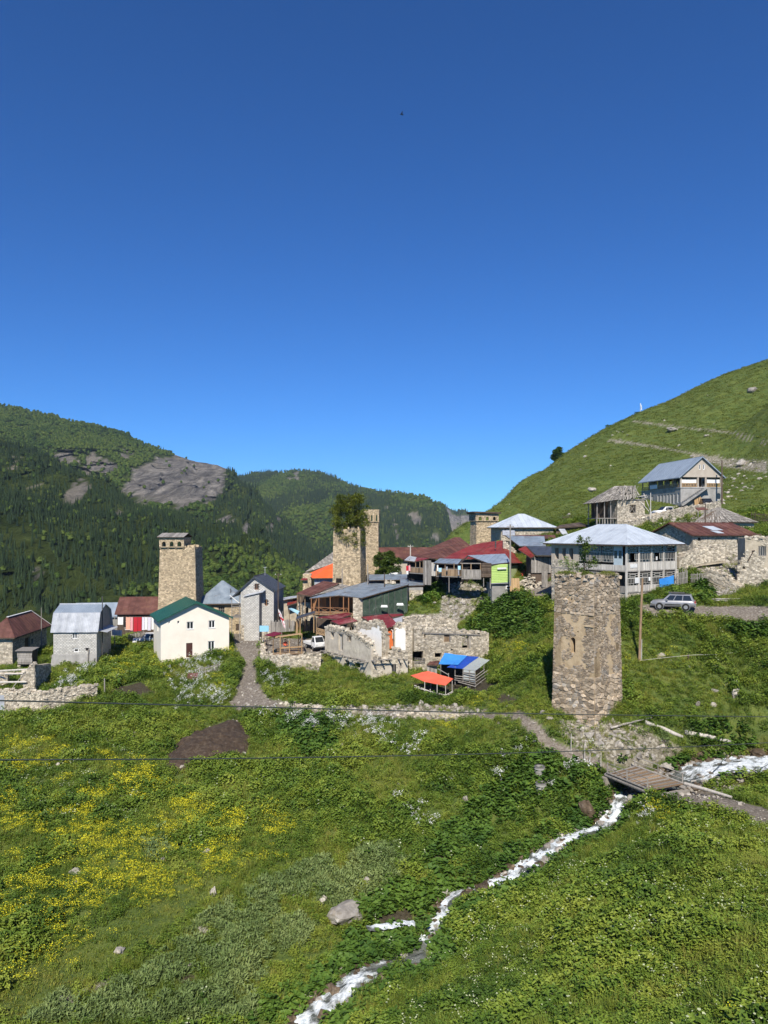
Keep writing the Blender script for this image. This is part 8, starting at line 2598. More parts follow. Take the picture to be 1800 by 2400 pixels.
def loft(sections,m,name,T,cap=True):
 """body lofted through rings of equal length"""
 v,f=[],[]
 n=len(sections[0])
 for s in sections:v+=[tuple(p)for p in s]
 for i in range(len(sections)-1):
  for j in range(n):
   f.append((i*n+j,i*n+(j+1)%n,(i+1)*n+(j+1)%n,(i+1)*n+j))
 if cap:
  f.append(tuple(range(n))[::-1]);f.append(tuple((len(sections)-1)*n+j for j in range(n)))
 return put(name,mesh_of(name,v,f,m,None,True),T)

def car_ring(x,w,z0,z1,r=0.12):
 w2=w/2
 return[(x,-w2+r,z0),(x,w2-r,z0),(x,w2,z0+r),(x,w2+0.02,(z0+z1)/2),(x,w2-0.02,z1-r),(x,w2-r,z1),(x,-w2+r,z1),(x,-w2+0.02,z1-r),(x,-w2-0.02,(z0+z1)/2),(x,-w2,z0+r)]

def estate(name,label,loc,rz,paint,L=4.7,Wd=1.85,Hh=1.75,rack=True,scale=1.0):
 """boxy off-road estate; front towards -x"""
 T=thing(name,label,'car',loc,rz,'parked cars')
 h=L/2
 loft([car_ring(-h,Wd*0.86,0.45,0.82),car_ring(-h+0.15,Wd*0.95,0.36,0.98),car_ring(-h+0.9,Wd,0.34,1.06),car_ring(-h+1.35,Wd,0.34,1.1),car_ring(h-0.6,Wd,0.34,1.12),car_ring(h-0.1,Wd*0.97,0.38,1.1),car_ring(h,Wd*0.9,0.45,1.0)],paint,'body',T)
 gw=Wd*0.8
 cab=[]
 for x,wb,z in((-h+1.3,Wd*0.93,1.08),(-h+1.95,gw,Hh-0.06),(0.3,gw,Hh),(h-0.55,gw*0.98,Hh-0.03),(h-0.12,Wd*0.9,1.1)):
  cab.append((x,wb,z))
 ro=[]
 bt=1.05
 sec=[(-h+1.25,-h+1.85),(h-0.12,h-0.42)]
 # cabin shell as a frustum with pillars, glass panels set into it
 b0,b1=-h+1.2,h-0.1;t0,t1=-h+1.95,h-0.45
 wb,wt=Wd/2-0.06,gw/2
 c=[(b0,-wb,bt),(b1,-wb,bt),(b1,wb,bt),(b0,wb,bt),(t0,-wt,Hh),(t1,-wt,Hh),(t1,wt,Hh),(t0,wt,Hh)]
 mb=MB();mb.hexa(c);cb=mb.build('cabin',paint,T)
 C=[Vector(p)for p in c]
 def glass(a,b,d,e,u0,u1,v0,v1,off,nm):
  p=lambda u,v:a.lerp(b,u).lerp(e.lerp(d,u),v)+Vector(off)
  mb=MB();mb.slab([p(u0,v0),p(u1,v0),p(u1,v1),p(u0,v1)],Vector(off)*0.4);mb.build(nm,'window_glass',T)
 for s,(a,b,d,e)in((-1,(C[0],C[1],C[5],C[4])),(1,(C[3],C[2],C[6],C[7]))):
  for u0,u1 in((0.08,0.33),(0.36,0.62),(0.65,0.93)):
   glass(a,b,d,e,u0,u1,0.1,0.86,(0,0.02*s,0),'side_window')
 glass(C[0],C[3],C[7],C[4],0.06,0.94,0.08,0.92,(-0.02,0,0),'windscreen')
 glass(C[1],C[2],C[6],C[5],0.08,0.92,0.1,0.88,(0.02,0,0),'rear_window')
 for x in(-h+0.92,h-1.0):
  for s in(-1,1):
   wheel(T,(x,s*(Wd/2-0.1),0.36),0.36,0.24,(0,1,0))
   mb=MB();mb.tube([(x,s*(Wd/2-0.02),0.40),(x,s*(Wd/2+0.025),0.40)],0.47,18);mb.build('wheel_arch','black_rubber' if paint=='black_car' else paint,T)
   mb=MB();mb.tube([(x,s*(Wd/2+0.01),0.37),(x,s*(Wd/2+0.035),0.37)],0.41,18);mb.build('arch_shadow','black_rubber',T)
   wheel(T,(x,s*(Wd/2+0.03),0.36),0.35,0.06,(0,1,0))
 for s in(-1,1):
  mb=MB();mb.box(h-0.14,h+0.02,s*(Wd/2-0.14)-0.1,s*(Wd/2-0.14)+0.1,0.78,1.04);mb.build('tail_lamp','lamp_red',T)
  mb=MB();mb.box(-h-0.02,-h+0.2,s*(Wd/2-0.3)-0.16,s*(Wd/2-0.3)+0.16,0.68,0.82);mb.build('headlamp','lamp_clear',T)
  mb=MB();mb.box(-h+1.5,h-1.55,s*(Wd/2+0.015)-0.015,s*(Wd/2+0.015)+0.015,0.58,0.66);mb.build('side_trim','black_rubber',T)
  mb=MB();mb.box(-h+1.62,-h+1.82,s*(Wd/2+0.08)-0.09,s*(Wd/2+0.08)+0.09,1.06,1.2);mb.build('wing_mirror',paint,T)
  if rack:
   mb=MB();mb.bar((t0+0.2,s*(wt-0.1),Hh+0.07),(t1-0.1,s*(wt-0.1),Hh+0.07),0.05);mb.build('roof_rail','black_rubber',T)
 mb=MB();mb.box(h-0.02,h+0.06,-Wd/2+0.1,Wd/2-0.1,0.42,0.62);mb.build('rear_bumper',paint,T)
 mb=MB();mb.box(-h-0.06,-h+0.05,-Wd/2+0.12,Wd/2-0.12,0.4,0.6);mb.build('front_bumper',paint,T)
 mb=MB();mb.box(-h-0.03,-h+0.06,-0.42,0.42,0.66,0.84);mb.build('grille','black_rubber',T)
 mb=MB();mb.box(h+0.02,h+0.065,-0.26,0.26,0.68,0.8);mb.build('number_plate','white_paint',T)
 if rack:
  mb=MB();mb.box(-0.5,1.2,-0.6,0.6,Hh+0.11,Hh+0.2);mb.build('roof_rack','iron',T)
 T.scale=(scale,)*3
 return T
g=ground(1578,1428);estate('silver_car','silver off-road estate car parked beside the gallery house',g,RAD(-24),'silver_paint')
g=P(1656,1178,147);g.z=gz(g.x,g.y);estate('black_car','black off-road car parked under the guesthouse stair',g,RAD(80),'black_car',rack=False)

def pickup(name,label,loc,rz,kind='small'):
 T=thing(name,label,'truck',loc,rz,'parked trucks')
 if kind=='small':           # forward cab, flat bed; front towards +x
  L,Wd=3.5,1.5
  v=[]
  mb=MB();mb.hexa([(0.65,-0.7,0.4),(1.72,-0.72,0.4),(1.72,0.72,0.4),(0.65,0.7,0.4),(0.65,-0.7,1.05),(1.75,-0.72,1.0),(1.75,0.72,1.0),(0.65,0.7,1.05)])
  mb.hexa([(0.65,-0.7,1.05),(1.75,-0.72,1.0),(1.75,0.72,1.0),(0.65,0.7,1.05),(0.7,-0.62,1.82),(1.3,-0.62,1.8),(1.3,0.62,1.8),(0.7,0.62,1.82)]);mb.build('cab','white_car',T)
  mb=MB();mb.slab([(1.70,-0.6,1.1),(1.70,0.6,1.1),(1.36,0.54,1.72),(1.36,-0.54,1.72)],(0.06,0,0.04));mb.build('windscreen','window_glass',T)
  for s in(-1,1):
   mb=MB();mb.slab([(0.8,s*0.69,1.1),(1.55,s*0.71,1.1),(1.25,s*0.64,1.7),(0.82,s*0.64,1.7)],(0,s*0.03,0));mb.build('side_window','window_glass',T)
   mb=MB();mb.box(1.68,1.79,s*0.5-0.12,s*0.5+0.12,0.7,0.86);mb.build('headlamp','lamp_clear',T)
   for x in(1.05,-1.0):wheel(T,(x,s*0.62,0.28),0.28,0.18,(0,1,0))
   mb=MB();mb.box(-1.75,0.58,s*0.74-0.025,s*0.74+0.025,0.62,0.95);mb.build('drop_side','white_car',T)
  mb=MB();mb.box(-1.75,0.58,-0.72,0.72,0.52,0.6);mb.build('bed','iron',T)
  mb=MB();mb.box(-1.78,-1.73,-0.74,0.74,0.62,0.95);mb.build('tail_gate','white_car',T)
  mb=MB();mb.box(0.56,0.62,-0.72,0.72,0.62,1.3);mb.build('headboard','iron',T)
  mb=MB();mb.box(-1.6,1.6,-0.3,0.3,0.3,0.5);mb.build('chassis','iron',T)
  mb=MB();mb.box(1.72,1.8,-0.7,0.7,0.36,0.52);mb.build('bumper','iron',T)
 else:                          # double-cab pickup; front towards -x
  L,Wd=5.1,1.8;h=L/2
  loft([car_ring(-h,Wd*0.88,0.5,0.9),car_ring(-h+0.2,Wd*0.96,0.42,1.05),car_ring(-h+1.3,Wd,0.42,1.12),car_ring(0.8,Wd,0.42,1.14),car_ring(h,Wd*0.97,0.5,1.1)],'white_car','body',T)
  c=[(-h+1.2,-0.82,1.1),(1.0,-0.82,1.1),(1.0,0.82,1.1),(-h+1.2,0.82,1.1),(-h+2.0,-0.68,1.78),(0.8,-0.68,1.78),(0.8,0.68,1.78),(-h+2.0,0.68,1.78)]
  mb=MB();mb.hexa(c);mb.build('cabin','white_car',T)
  for s in(-1,1):
   for x0,x1 in((-h+1.75,-0.3),(-0.2,0.75)):
    mb=MB();mb.slab([(x0,s*0.815,1.18),(x1+0.05,s*0.815,1.18),(x1,s*0.71,1.68),(x0+0.35 if x0<-0.5 else x0,s*0.71,1.68)],(0,s*0.03,0));mb.build('side_window','window_glass',T)
   for x in(-h+0.95,h-1.1):wheel(T,(x,s*(Wd/2-0.06),0.38),0.38,0.26,(0,1,0))
   mb=MB();mb.box(h-0.05,h+0.02,s*0.78-0.07,s*0.78+0.07,0.75,1.05);mb.build('tail_lamp','lamp_red',T)
  mb=MB();mb.slab([(-h+1.22,-0.72,1.14),(-h+1.22,0.72,1.14),(-h+1.96,0.6,1.74),(-h+1.96,-0.6,1.74)],(-0.03,0,0.03));mb.build('windscreen','window_glass',T)
  mb=MB();mb.box(1.1,h-0.1,-0.75,0.75,1.06,1.155);mb.build('load_bed','iron',T)
 return T
g=P(736,1522,100.5);g.z=gz(g.x,g.y)+0.02;pickup('small_truck','small white flatbed truck parked in the yard beside the plastered ruin',g,RAD(-58))
g=P(1562,1216,137);g.z=gz(g.x,g.y)+0.05;pickup('pickup_truck','white double-cab pickup on the grass below the guesthouse',g,RAD(14),'big')
g=P(926,1347,131);g.z=P(926,1347,131).z-0.45;estate('white_car','white car half hidden behind the long grey roof',g,RAD(75),'white_car',rack=False,scale=0.85)
g=ground(346,1503);estate('white_car','white car roof seen beside the left wall of the cream house',g+Vector((0,0.5,-0.55)),RAD(20),'white_car',rack=False)

def dome_tent():
 g=P(1548,1192,141);g.z=gz(g.x,g.y)
 T=free_thing('covered_heap','long heap covered with grey sheet and green tarpaulin near the guesthouse','covered heap',g)
 for x0,x1,m,nm in((-2.4,0.1,'zinc','grey_cover'),(0.1,2.1,'cloth_green','green_cover')):
  v,f=[],[]
  for i in range(9):
   x=x0+(x1-x0)*i/8;k=math.sqrt(max(0.02,1-(x/2.6)**2))
   for j in range(9):
    a=math.pi*j/8;v.append((x,-0.9*math.cos(a)*k,1.0*math.sin(a)*k-0.1+0.05*mnoise.noise(Vector((x*2,j,0)))))
  for i in range(8):
   for j in range(8):f.append((i*9+j,i*9+j+1,(i+1)*9+j+1,(i+1)*9+j))
  put(nm,mesh_of(nm,v,f,m,None,True),T)
dome_tent()

# ---- the person at the kiosk counter
def person():
 g=PZ(Z7,315,700,98.3)
 verts=[(0,0,0.92),(0,0,1.15),(0,0.0,1.36),(0,0.01,1.5),(0,-0.02,1.62),(0,-0.02,1.74),
   (-0.19,0,1.40),(-0.30,-0.06,1.14),(-0.18,-0.24,1.04),(0.19,0,1.40),(0.30,-0.06,1.14),(0.16,-0.26,1.06),
   (-0.10,0,0.88),(-0.12,-0.02,0.48),(-0.12,0.02,0.08),(-0.13,-0.14,0.04),(0.10,0,0.88),(0.12,-0.02,0.48),(0.12,0.02,0.08),(0.13,-0.14,0.04)]
 edges=[(0,1),(1,2),(2,3),(3,4),(4,5),(2,6),(6,7),(7,8),(2,9),(9,10),(10,11),(0,12),(12,13),(13,14),(14,15),(0,16),(16,17),(17,18),(18,19)]
 rad=[(0.16,0.12),(0.15,0.11),(0.17,0.12),(0.06,0.06),(0.09,0.105),(0.075,0.085),(0.075,0.07),(0.05,0.05),(0.035,0.035),(0.075,0.07),(0.05,0.05),(0.035,0.035),(0.10,0.10),(0.07,0.07),(0.05,0.05),(0.045,0.035),(0.10,0.10),(0.07,0.07),(0.05,0.05),(0.045,0.035)]
 me=bpy.data.meshes.new('person');me.from_pydata(verts,edges,[])
 o=bpy.data.objects.new('person',me);COL.objects.link(o)
 o.location=g+Vector((0,0,0.1));o.rotation_euler=(0,0,RAD(25))
 sk=o.modifiers.new('skin','SKIN')
 for i,s in enumerate(me.skin_vertices[0].data):
  s.radius=rad[i];s.use_root=(i==0)
 o.modifiers.new('sub','SUBSURF').levels=1
 o.modifiers['sub'].render_levels=1
 # clothing colours by height on the one body
 m,nt,bs=new_mat('person_clothes')
 sp=N(nt,'ShaderNodeSeparateXYZ');nt.links.new(N(nt,'ShaderNodeTexCoord').outputs['Object'],sp.inputs[0])
 mr=N(nt,'ShaderNodeMath',operation='MULTIPLY');mr.inputs[1].default_value=0.5;nt.links.new(sp.outputs['Z'],mr.inputs[0])
 c=N(nt,'ShaderNodeValToRGB');c.color_ramp.interpolation='CONSTANT'
 els=c.color_ramp.elements
 els[0].position=0;els[0].color=(0.05,0.05,0.05,1);els[1].position=0.05;els[1].color=(0.20,0.21,0.24,1)
 for p,col in((0.47,(0.72,0.13,0.06,1)),(0.735,(0.45,0.28,0.2,1)),(0.86,(0.03,0.02,0.015,1))):
  e=els.new(p);e.color=col
 nt.links.new(mr.outputs[0],c.inputs[0]);nt.links.new(c.outputs[0],bs.inputs['Base Color']);bs.inputs['Roughness'].default_value=0.9
 me.materials.append(m)
 tagp(o,'person in an orange top and grey trousers standing at the kiosk counter','person')
 mb=MB();mb.lathe([(0.0,0.1),(0.06,0.09),(0.1,0.05),(0.115,-0.02),(0.105,-0.08),(0.08,-0.1)],(0,-0.005,1.75),10);mb.build('hair','hair',o,smooth=True)
person()

def bird():
 p=P(941,268,160)
 mb=MB()
 mb.tube([p+Vector((-0.45,0,0)),p+Vector((-0.1,0,0.03)),p+Vector((0.25,0,0.0)),p+Vector((0.5,0,-0.02))],[0.02,0.1,0.09,0.01],6)
 for s in(-1,1):
  mb.slab([p+Vector((-0.15,0,0.03)),p+Vector((0.15,0,0.03)),p+Vector((0.25,s*0.5,0.3)),p+Vector((0.35,s*0.95,0.22)),p+Vector((0.1,s*0.5,0.32))],(0,0,0.02))
 mb.build('bird','cloth_black',None,label='small dark bird flying high in the blue sky',cat='bird')
bird()

# loose small things
def bits():
 g=ground(450,1592)
 mb=MB();mb.slab([(-0.7,0,-0.1),(0.7,-0.1,-0.05),(0.75,0.25,0.75),(-0.6,0.3,0.7)],(0,0.04,0.02));mb.build('rusty_sheet','rust_metal',None,label='rusty red metal sheet lying in the white flowers below the cream house',cat='metal sheet',loc=g)
 g=PZ(Z4,1380,1035,108)
 T=free_thing('leaning_boards','brown wooden boards leaning beside the concrete cellar','boards',g)
 for k in range(4):
  mb=MB();mb.bar((-0.5+k*0.36,0.0,-0.4),(-0.5+k*0.36,0.35,1.5),0.33,0.04);mb.build('board','wood_new',T)
 # pile of pink-grey stones and firewood
 c=PZ(Z4,1560,1010,110)
 mb=MB()
 for i in range(260):
  x,y=random.gauss(0,1.4),random.gauss(0,0.7);h=max(0,2.0-abs(x)*0.7-abs(y)*0.9);z=random.uniform(-0.5,h)
  s=random.uniform(0.1,0.22);q=Vector((x,y,z));R3=Matrix.Rotation(random.random()*6,3,'Z')@Matrix.Rotation(random.uniform(-0.6,0.6),3,'X')
  mb.hexa([q+R3@Vector((sx*s*1.2,sy*s,sz*s*0.6))for sz in(-1,1)for sx,sy in((-1,-1),(1,-1),(1,1),(-1,1))],random.random())
 o=mb.build('stone_pile','ruin_stone',None,kind='stuff');o.location=c;o['label']='pile of pinkish rubble stones below the red stair'
bits()


# ================================================================ plants
def leaf_mat(name,cols,patch=0.12,rnd=0.25,trans=0.25,rough=0.6):
 """foliage: colour drifts over the ground in patches and from plant to plant"""
 m,nt,bs=new_mat(name)
 pos=N(nt,'ShaderNodeNewGeometry').outputs['Position']
 n=nz(nt,patch,4,0.65,0.3,pos)
 oi=N(nt,'ShaderNodeObjectInfo').outputs['Random']
 a=N(nt,'ShaderNodeMath',operation='MULTIPLY_ADD');a.inputs[1].default_value=rnd;nt.links.new(oi,a.inputs[0]);nt.links.new(n,a.inputs[2])
 k=len(cols)
 c=ramp(nt,a.outputs[0],[(0.32+rnd*0.25+0.4*i/(k-1),cols[i])for i in range(k)])
 nt.links.new(c,bs.inputs['Base Color'])
 bs.inputs['Roughness'].default_value=rough
 bs.inputs['Specular IOR Level'].default_value=0.25
 if trans:
  t=N(nt,'ShaderNodeBsdfTranslucent');nt.links.new(c,t.inputs['Color'])
  mx=N(nt,'ShaderNodeMixShader');mx.inputs[0].default_value=trans
  nt.links.new(bs.outputs[0],mx.inputs[1]);nt.links.new(t.outputs[0],mx.inputs[2]);nt.links.new(mx.outputs[0],nt.nodes['Material Output'].inputs['Surface'])
leaf_mat('grass_leaf',[(0.0564,0.1,0.0144),(0.1208,0.1801,0.0239),(0.2013,0.2467,0.0359),(0.2657,0.2668,0.0538)])
leaf_mat('herb_leaf',[(0.0516,0.1035,0.0144),(0.1029,0.1754,0.0216),(0.175,0.2504,0.0312),(0.2575,0.3089,0.0432)])
leaf_mat('broad_leaf',[(0.0422,0.0972,0.0154),(0.0768,0.149,0.022),(0.1248,0.2117,0.0308)])
leaf_mat('sage_leaf',[(0.1051,0.1607,0.048),(0.1626,0.2306,0.072),(0.2487,0.3119,0.108)])
leaf_mat('hill_leaf',[(0.0875,0.1232,0.018),(0.1375,0.1736,0.026),(0.1938,0.2128,0.042)],0.05)
leaf_mat('dry_leaf',[(0.20,0.17,0.07),(0.30,0.25,0.11)])
leaf_mat('spruce_leaf',[(0.0102,0.0229,0.0097),(0.0184,0.0363,0.0137),(0.0307,0.0525,0.0175)],0.01,0.3,0.0,0.9)
leaf_mat('beech_leaf',[(0.0296,0.0587,0.0109),(0.0483,0.0882,0.0146),(0.0737,0.1175,0.0199),(0.1006,0.141,0.0255)],0.008,0.35,0.0,0.9)
leaf_mat('pine_leaf',[(0.0801,0.1063,0.0132),(0.1452,0.1719,0.0211),(0.2361,0.25,0.033)],0.6,0.0,0.3)
leaf_mat('tree_leaf',[(0.042,0.078,0.0132),(0.084,0.1326,0.0211),(0.1428,0.195,0.0343)],0.8,0.0,0.2)
for nm,c in(('petal_yellow',(0.62,0.57,0.015)),('petal_white',(0.72,0.73,0.70)),('petal_cream',(0.42,0.46,0.27))):
 m,nt,bs=new_mat(nm);bs.inputs['Base Color'].default_value=(*c,1);bs.inputs['Roughness'].default_value=0.8
mat('bark',[(0.05,0.038,0.028),(0.10,0.08,0.06),(0.15,0.125,0.10)],3,0.95,stretch=(3,3,0.5),bumps=0.6,rnd=0)

RG=np.random.default_rng(21)
PROTO=bpy.data.collections.new('plant_prototypes')
class PB:
 """plant prototype: faces with a material slot"""
 def __init__(s):s.v,s.f,s.m=[],[],[]
 def face(s,pts,m=0):
  i=len(s.v);s.v+=[tuple(p)for p in pts];s.f.append(tuple(range(i,i+len(pts))));s.m.append(m)
 def leaf(s,p,d,L,W,m=0,bend=0.3):
  """leaf from p along d with a fold at the middle"""
  p,d=Vector(p),Vector(d).normalized()
  r=d.cross(Vector((0,0,1)))
  r=r.normalized()if r.length>0.05 else Vector((1,0,0))
  r=(Matrix.Rotation(random.uniform(-0.5,0.5),3,d)@r)
  mid=p+d*L*0.5;tip=p+d*L-Vector((0,0,bend*L))
  s.face([p,mid-r*W/2,tip,mid+r*W/2],m)
 def mesh(s,name,mats):
  me=bpy.data.meshes.new(name);me.from_pydata(s.v,[],s.f)
  for k in mats:me.materials.append(MATS[k])
  me.polygons.foreach_set('material_index',np.array(s.m,dtype=np.int32));me.update()
  return me

def rdir(lo,hi):
 a=random.random()*6.283;e=random.uniform(lo,hi)
 return Vector((math.cos(a)*math.cos(e),math.sin(a)*math.cos(e),math.sin(e)))

def grass_tuft(h,n,r,w=0.035,mt='grass_leaf',dry=0.0):
 b=PB()
 for i in range(n):
  a=random.random()*6.28;q=math.sqrt(random.random())*r
  p=Vector((q*math.cos(a),q*math.sin(a),-0.05));d=rdir(0.6,1.5);L=h*random.uniform(0.6,1.15)
  sd=d.cross(Vector((0,0,1))).normalized()*w/2
  md=p+d*L*0.55;tip=p+d*L+Vector((d.x,d.y,-0.3))*L*0.3
  b.face([p-sd,p+sd,md+sd*0.8,md-sd*0.8]);b.face([md-sd*0.8,md+sd*0.8,tip])
 return b
def herb(r,h,n,L,W,lo=-0.1,hi=0.9,bend=0.35):
 b=PB()
 for i in range(n):
  a=random.random()*6.28;q=math.sqrt(random.random())*r;z=h*(0.15+0.85*random.random()**0.7)*(1-0.55*(q/r)**2)
  b.leaf((q*math.cos(a),q*math.sin(a),z),rdir(lo,hi),L*random.uniform(0.6,1.3),W*random.uniform(0.7,1.3),0,bend)
 return b
def flowers(b,r,h,n,s,slot=1,clump=1,flat=False):
 for i in range(n):
  a=random.random()*6.28;q=math.sqrt(random.random())*r;z=h*random.uniform(0.75,1.15)
  c=Vector((q*math.cos(a),q*math.sin(a),z))
  for k in range(clump):
   p=c+Vector((random.gauss(0,1),random.gauss(0,1),random.gauss(0,0.3 if flat else 0.8)))*s*0.9
   nn=rdir(0.2,1.5);u=nn.cross(Vector((0.3,0.2,1))).normalized()*s*random.uniform(0.6,1.2)/2;v=nn.cross(u).normalized()*u.length
   b.face([p-u,p-v,p+u,p+v],slot)
 return b
def umbels(b,n,h,s,slot=1):
 for i in range(n):
  c=Vector((random.gauss(0,0.15),random.gauss(0,0.15),h*random.uniform(0.7,1.1)))
  b.face([(c.x*0.5,c.y*0.5,0),(c.x*0.5+0.015,c.y*0.5,0),tuple(c)],0)
  pts=[c+Vector((math.cos(t)*s,math.sin(t)*s,random.uniform(-0.02,0.02)))for t in[k*6.283/6 for k in range(6)]]
  b.face(pts,slot)
 return b

def proto(name,b,mats):
 o=bpy.data.objects.new(name,b if isinstance(b,bpy.types.Mesh)else b.mesh(name,mats))
 return o

GN=None
def gn_group():
 g=bpy.data.node_groups.new('scatter','GeometryNodeTree')
 g.interface.new_socket('Geometry',in_out='INPUT',socket_type='NodeSocketGeometry')
 g.interface.new_socket('Collection',in_out='INPUT',socket_type='NodeSocketCollection')
 g.interface.new_socket('Geometry',in_out='OUTPUT',socket_type='NodeSocketGeometry')
 i,o=g.nodes.new('NodeGroupInput'),g.nodes.new('NodeGroupOutput')
 ip=g.nodes.new('GeometryNodeInstanceOnPoints');ci=g.nodes.new('GeometryNodeCollectionInfo')
 ci.inputs['Separate Children'].default_value=True;ci.inputs['Reset Children'].default_value=True
 g.links.new(i.outputs['Collection'],ci.inputs['Collection']);g.links.new(i.outputs['Geometry'],ip.inputs['Points'])
 g.links.new(ci.outputs[0],ip.inputs['Instance']);ip.inputs['Pick Instance'].default_value=True
 for nm,typ,sock in(('idx','INT','Instance Index'),('rot','FLOAT_VECTOR','Rotation'),('scl','FLOAT_VECTOR','Scale')):
  a=g.nodes.new('GeometryNodeInputNamedAttribute');a.data_type=typ;a.inputs['Name'].default_value=nm
  g.links.new(a.outputs['Attribute'],ip.inputs[sock])
 g.links.new(ip.outputs['Instances'],o.inputs['Geometry'])
 return g

def scatter(name,pts,protos,scl,label,tilt=0.15,rz=None,idx=None,zs=None):
 global GN
 if GN is None:GN=gn_group()
 n=len(pts)
 if not n:return
 me=bpy.data.meshes.new(name);me.vertices.add(n);me.vertices.foreach_set('co',np.asarray(pts,np.float32).ravel())
 rot=np.stack([RG.normal(0,tilt,n),RG.normal(0,tilt,n),RG.random(n)*6.283 if rz is None else rz],-1)
 s3=np.repeat(np.asarray(scl,np.float32)[:,None],3,1)
 if zs is not None:s3[:,2]*=zs
 for nm,typ,val,key in(('idx','INT',(RG.integers(0,len(protos),n)if idx is None else idx).astype(np.int32),'value'),('rot','FLOAT_VECTOR',rot.astype(np.float32),'vector'),('scl','FLOAT_VECTOR',s3.astype(np.float32),'vector')):
  a=me.attributes.new(nm,typ,'POINT');a.data.foreach_set(key,val.ravel())
 c=bpy.data.collections.new(name+'_kinds')
 for k,p in enumerate(protos):
  p.name='%s_%02d'%(name,k);c.objects.link(p)
 o=put(name,me,kind='stuff');o['label']=label
 md=o.modifiers.new('scatter','NODES');md.node_group=GN
 md[[s.identifier for s in GN.interface.items_tree if s.name=='Collection'][0]]=c
 return o

def sample(d0,d1,dens,x0=-0.66,x1=0.66):
 """points on the ground between two depths, dens(d) per square metre"""
 k=24;out=[]
 for i in range(k):
  a,b=d0+(d1-d0)*i/k,d0+(d1-d0)*(i+1)/k
  n=int((x1-x0)*(b*b-a*a)/2*dens((a+b)/2))
  d=np.sqrt(RG.random(n)*(b*b-a*a)+a*a);t=x0+(x1-x0)*RG.random(n)
  out.append(np.stack([t*d,d],-1))
 q=np.concatenate(out)
 z=GZ(q[:,0],q[:,1])
 return np.concatenate([q,z[:,None]],1)

def pix(p):
 return proj(p[:,0],p[:,1],p[:,2])
def inany(p,polys,wob=6.0):
 px,py=pix(p)
 w=wob*70.0/p[:,1]
 px=px+(fbm(p[:,0]/1.5,p[:,1]/1.5,2)-0.5)*3*w;py=py+(fbm(p[:,0]/1.5+9,p[:,1]/1.5,2)-0.5)*2*w
 r=np.zeros(len(p),bool)
 for q in polys:r|=inpoly(px,py,q)
 return r

BRIDGE_ZONE=[[(1415,1815),(1490,1785),(1612,1835),(1605,1850),(1522,1868)]]
LAWN=[[(0,2290),(150,2215),(330,2125),(470,2062),(540,2070),(430,2150),(330,2225),(230,2290),(120,2345),(0,2390)]]
SAGE=[[(250,2330),(400,2215),(520,2130),(640,2060),(800,2000),(930,1985),(1000,2010),(930,2075),(780,2150),(650,2240),(580,2400),(150,2400)],[(330,1975),(380,1945),(400,1990),(350,2020)],[(0,2385),(90,2330),(180,2320),(160,2400),(0,2400)],[(1560,1690),(1640,1720),(1600,1760),(1540,1740)]]
BROAD=[[(1040,2100),(1080,2010),(1160,1950),(1250,1900),(1330,1850),(1400,1830),(1425,1800),(1350,1780),(1250,1770),(1160,1840),(1060,1930),(1000,2000)],[(830,2120),(960,2075),(1050,2090),(1050,2160),(990,2150),(850,2190)],[(760,2300),(820,2200),(930,2180),(1000,2210),(990,2240),(890,2250),(820,2290)],[(1610,1690),(1730,1690),(1790,1740),(1720,1770),(1640,1735)],[(1380,1905),(1430,1860),(1440,1900),(1390,1925)],[(640,1690),(760,1690),(800,1760),(700,1780)],[(1090,1490),(1130,1400),(1250,1395),(1290,1470),(1200,1500)],[(1060,1360),(960,1380),(990,1420),(1060,1400)],[(1612,1392),(1650,1370),(1700,1400),(1650,1418)],[(1700,1470),(1800,1470),(1800,1510),(1720,1500)]]
YELLOW=[[(0,1740),(180,1740),(340,1790),(480,1900),(660,1880),(720,1990),(560,2080),(400,2120),(230,2230),(60,2330),(0,2300)]]
YSPOT=[(290,1560,45),(392,1562,30),(525,1532,20),(515,1605,22),(1565,1545,35),(1480,1560,18),(1130,1655,22),(1040,1705,24),(1610,1888,30),(1540,1905,35),(470,2360,22),(1725,2385,22),(1755,1270,14),(1700,1320,16),(600,2020,25),(640,1960,20),(540,2015,30),(440,1900,30),(1210,1520,25),(440,1540,22)]
WSPOT=[(650,1672,34),(680,1690,24),(725,1708,18),(808,1705,30),(880,1705,40),(890,1725,20),(975,1752,14),(1000,1742,16),(960,1775,12),(905,1752,12),(1195,1790,20),(1225,1762,18),(1335,1806,26),(1280,1850,14),(1300,1742,14),(985,1915,32),(1000,1935,24),(930,1880,14),(1050,1840,12),(455,1590,34),(475,1565,26),(500,1560,22),(440,1640,30),(500,1640,30),(660,1575,16),(640,1600,26),(160,1605,26),(205,1580,14),(1510,1920,16),(1500,1925,14),(1175,1830,18),(1785,1520,16),(1720,1615,12),(470,1575,16),(860,1690,16),(780,1690,16),(1390,1745,20),(1340,1760,18)]

def spots(p,L,soft=1.0):
 px,py=pix(p);r=np.zeros(len(p))
 for x,y,s in L:
  r=np.maximum(r,np.exp(-(((px-x)/s)**2+((py-y)/(s*0.6))**2)*soft))
 return r

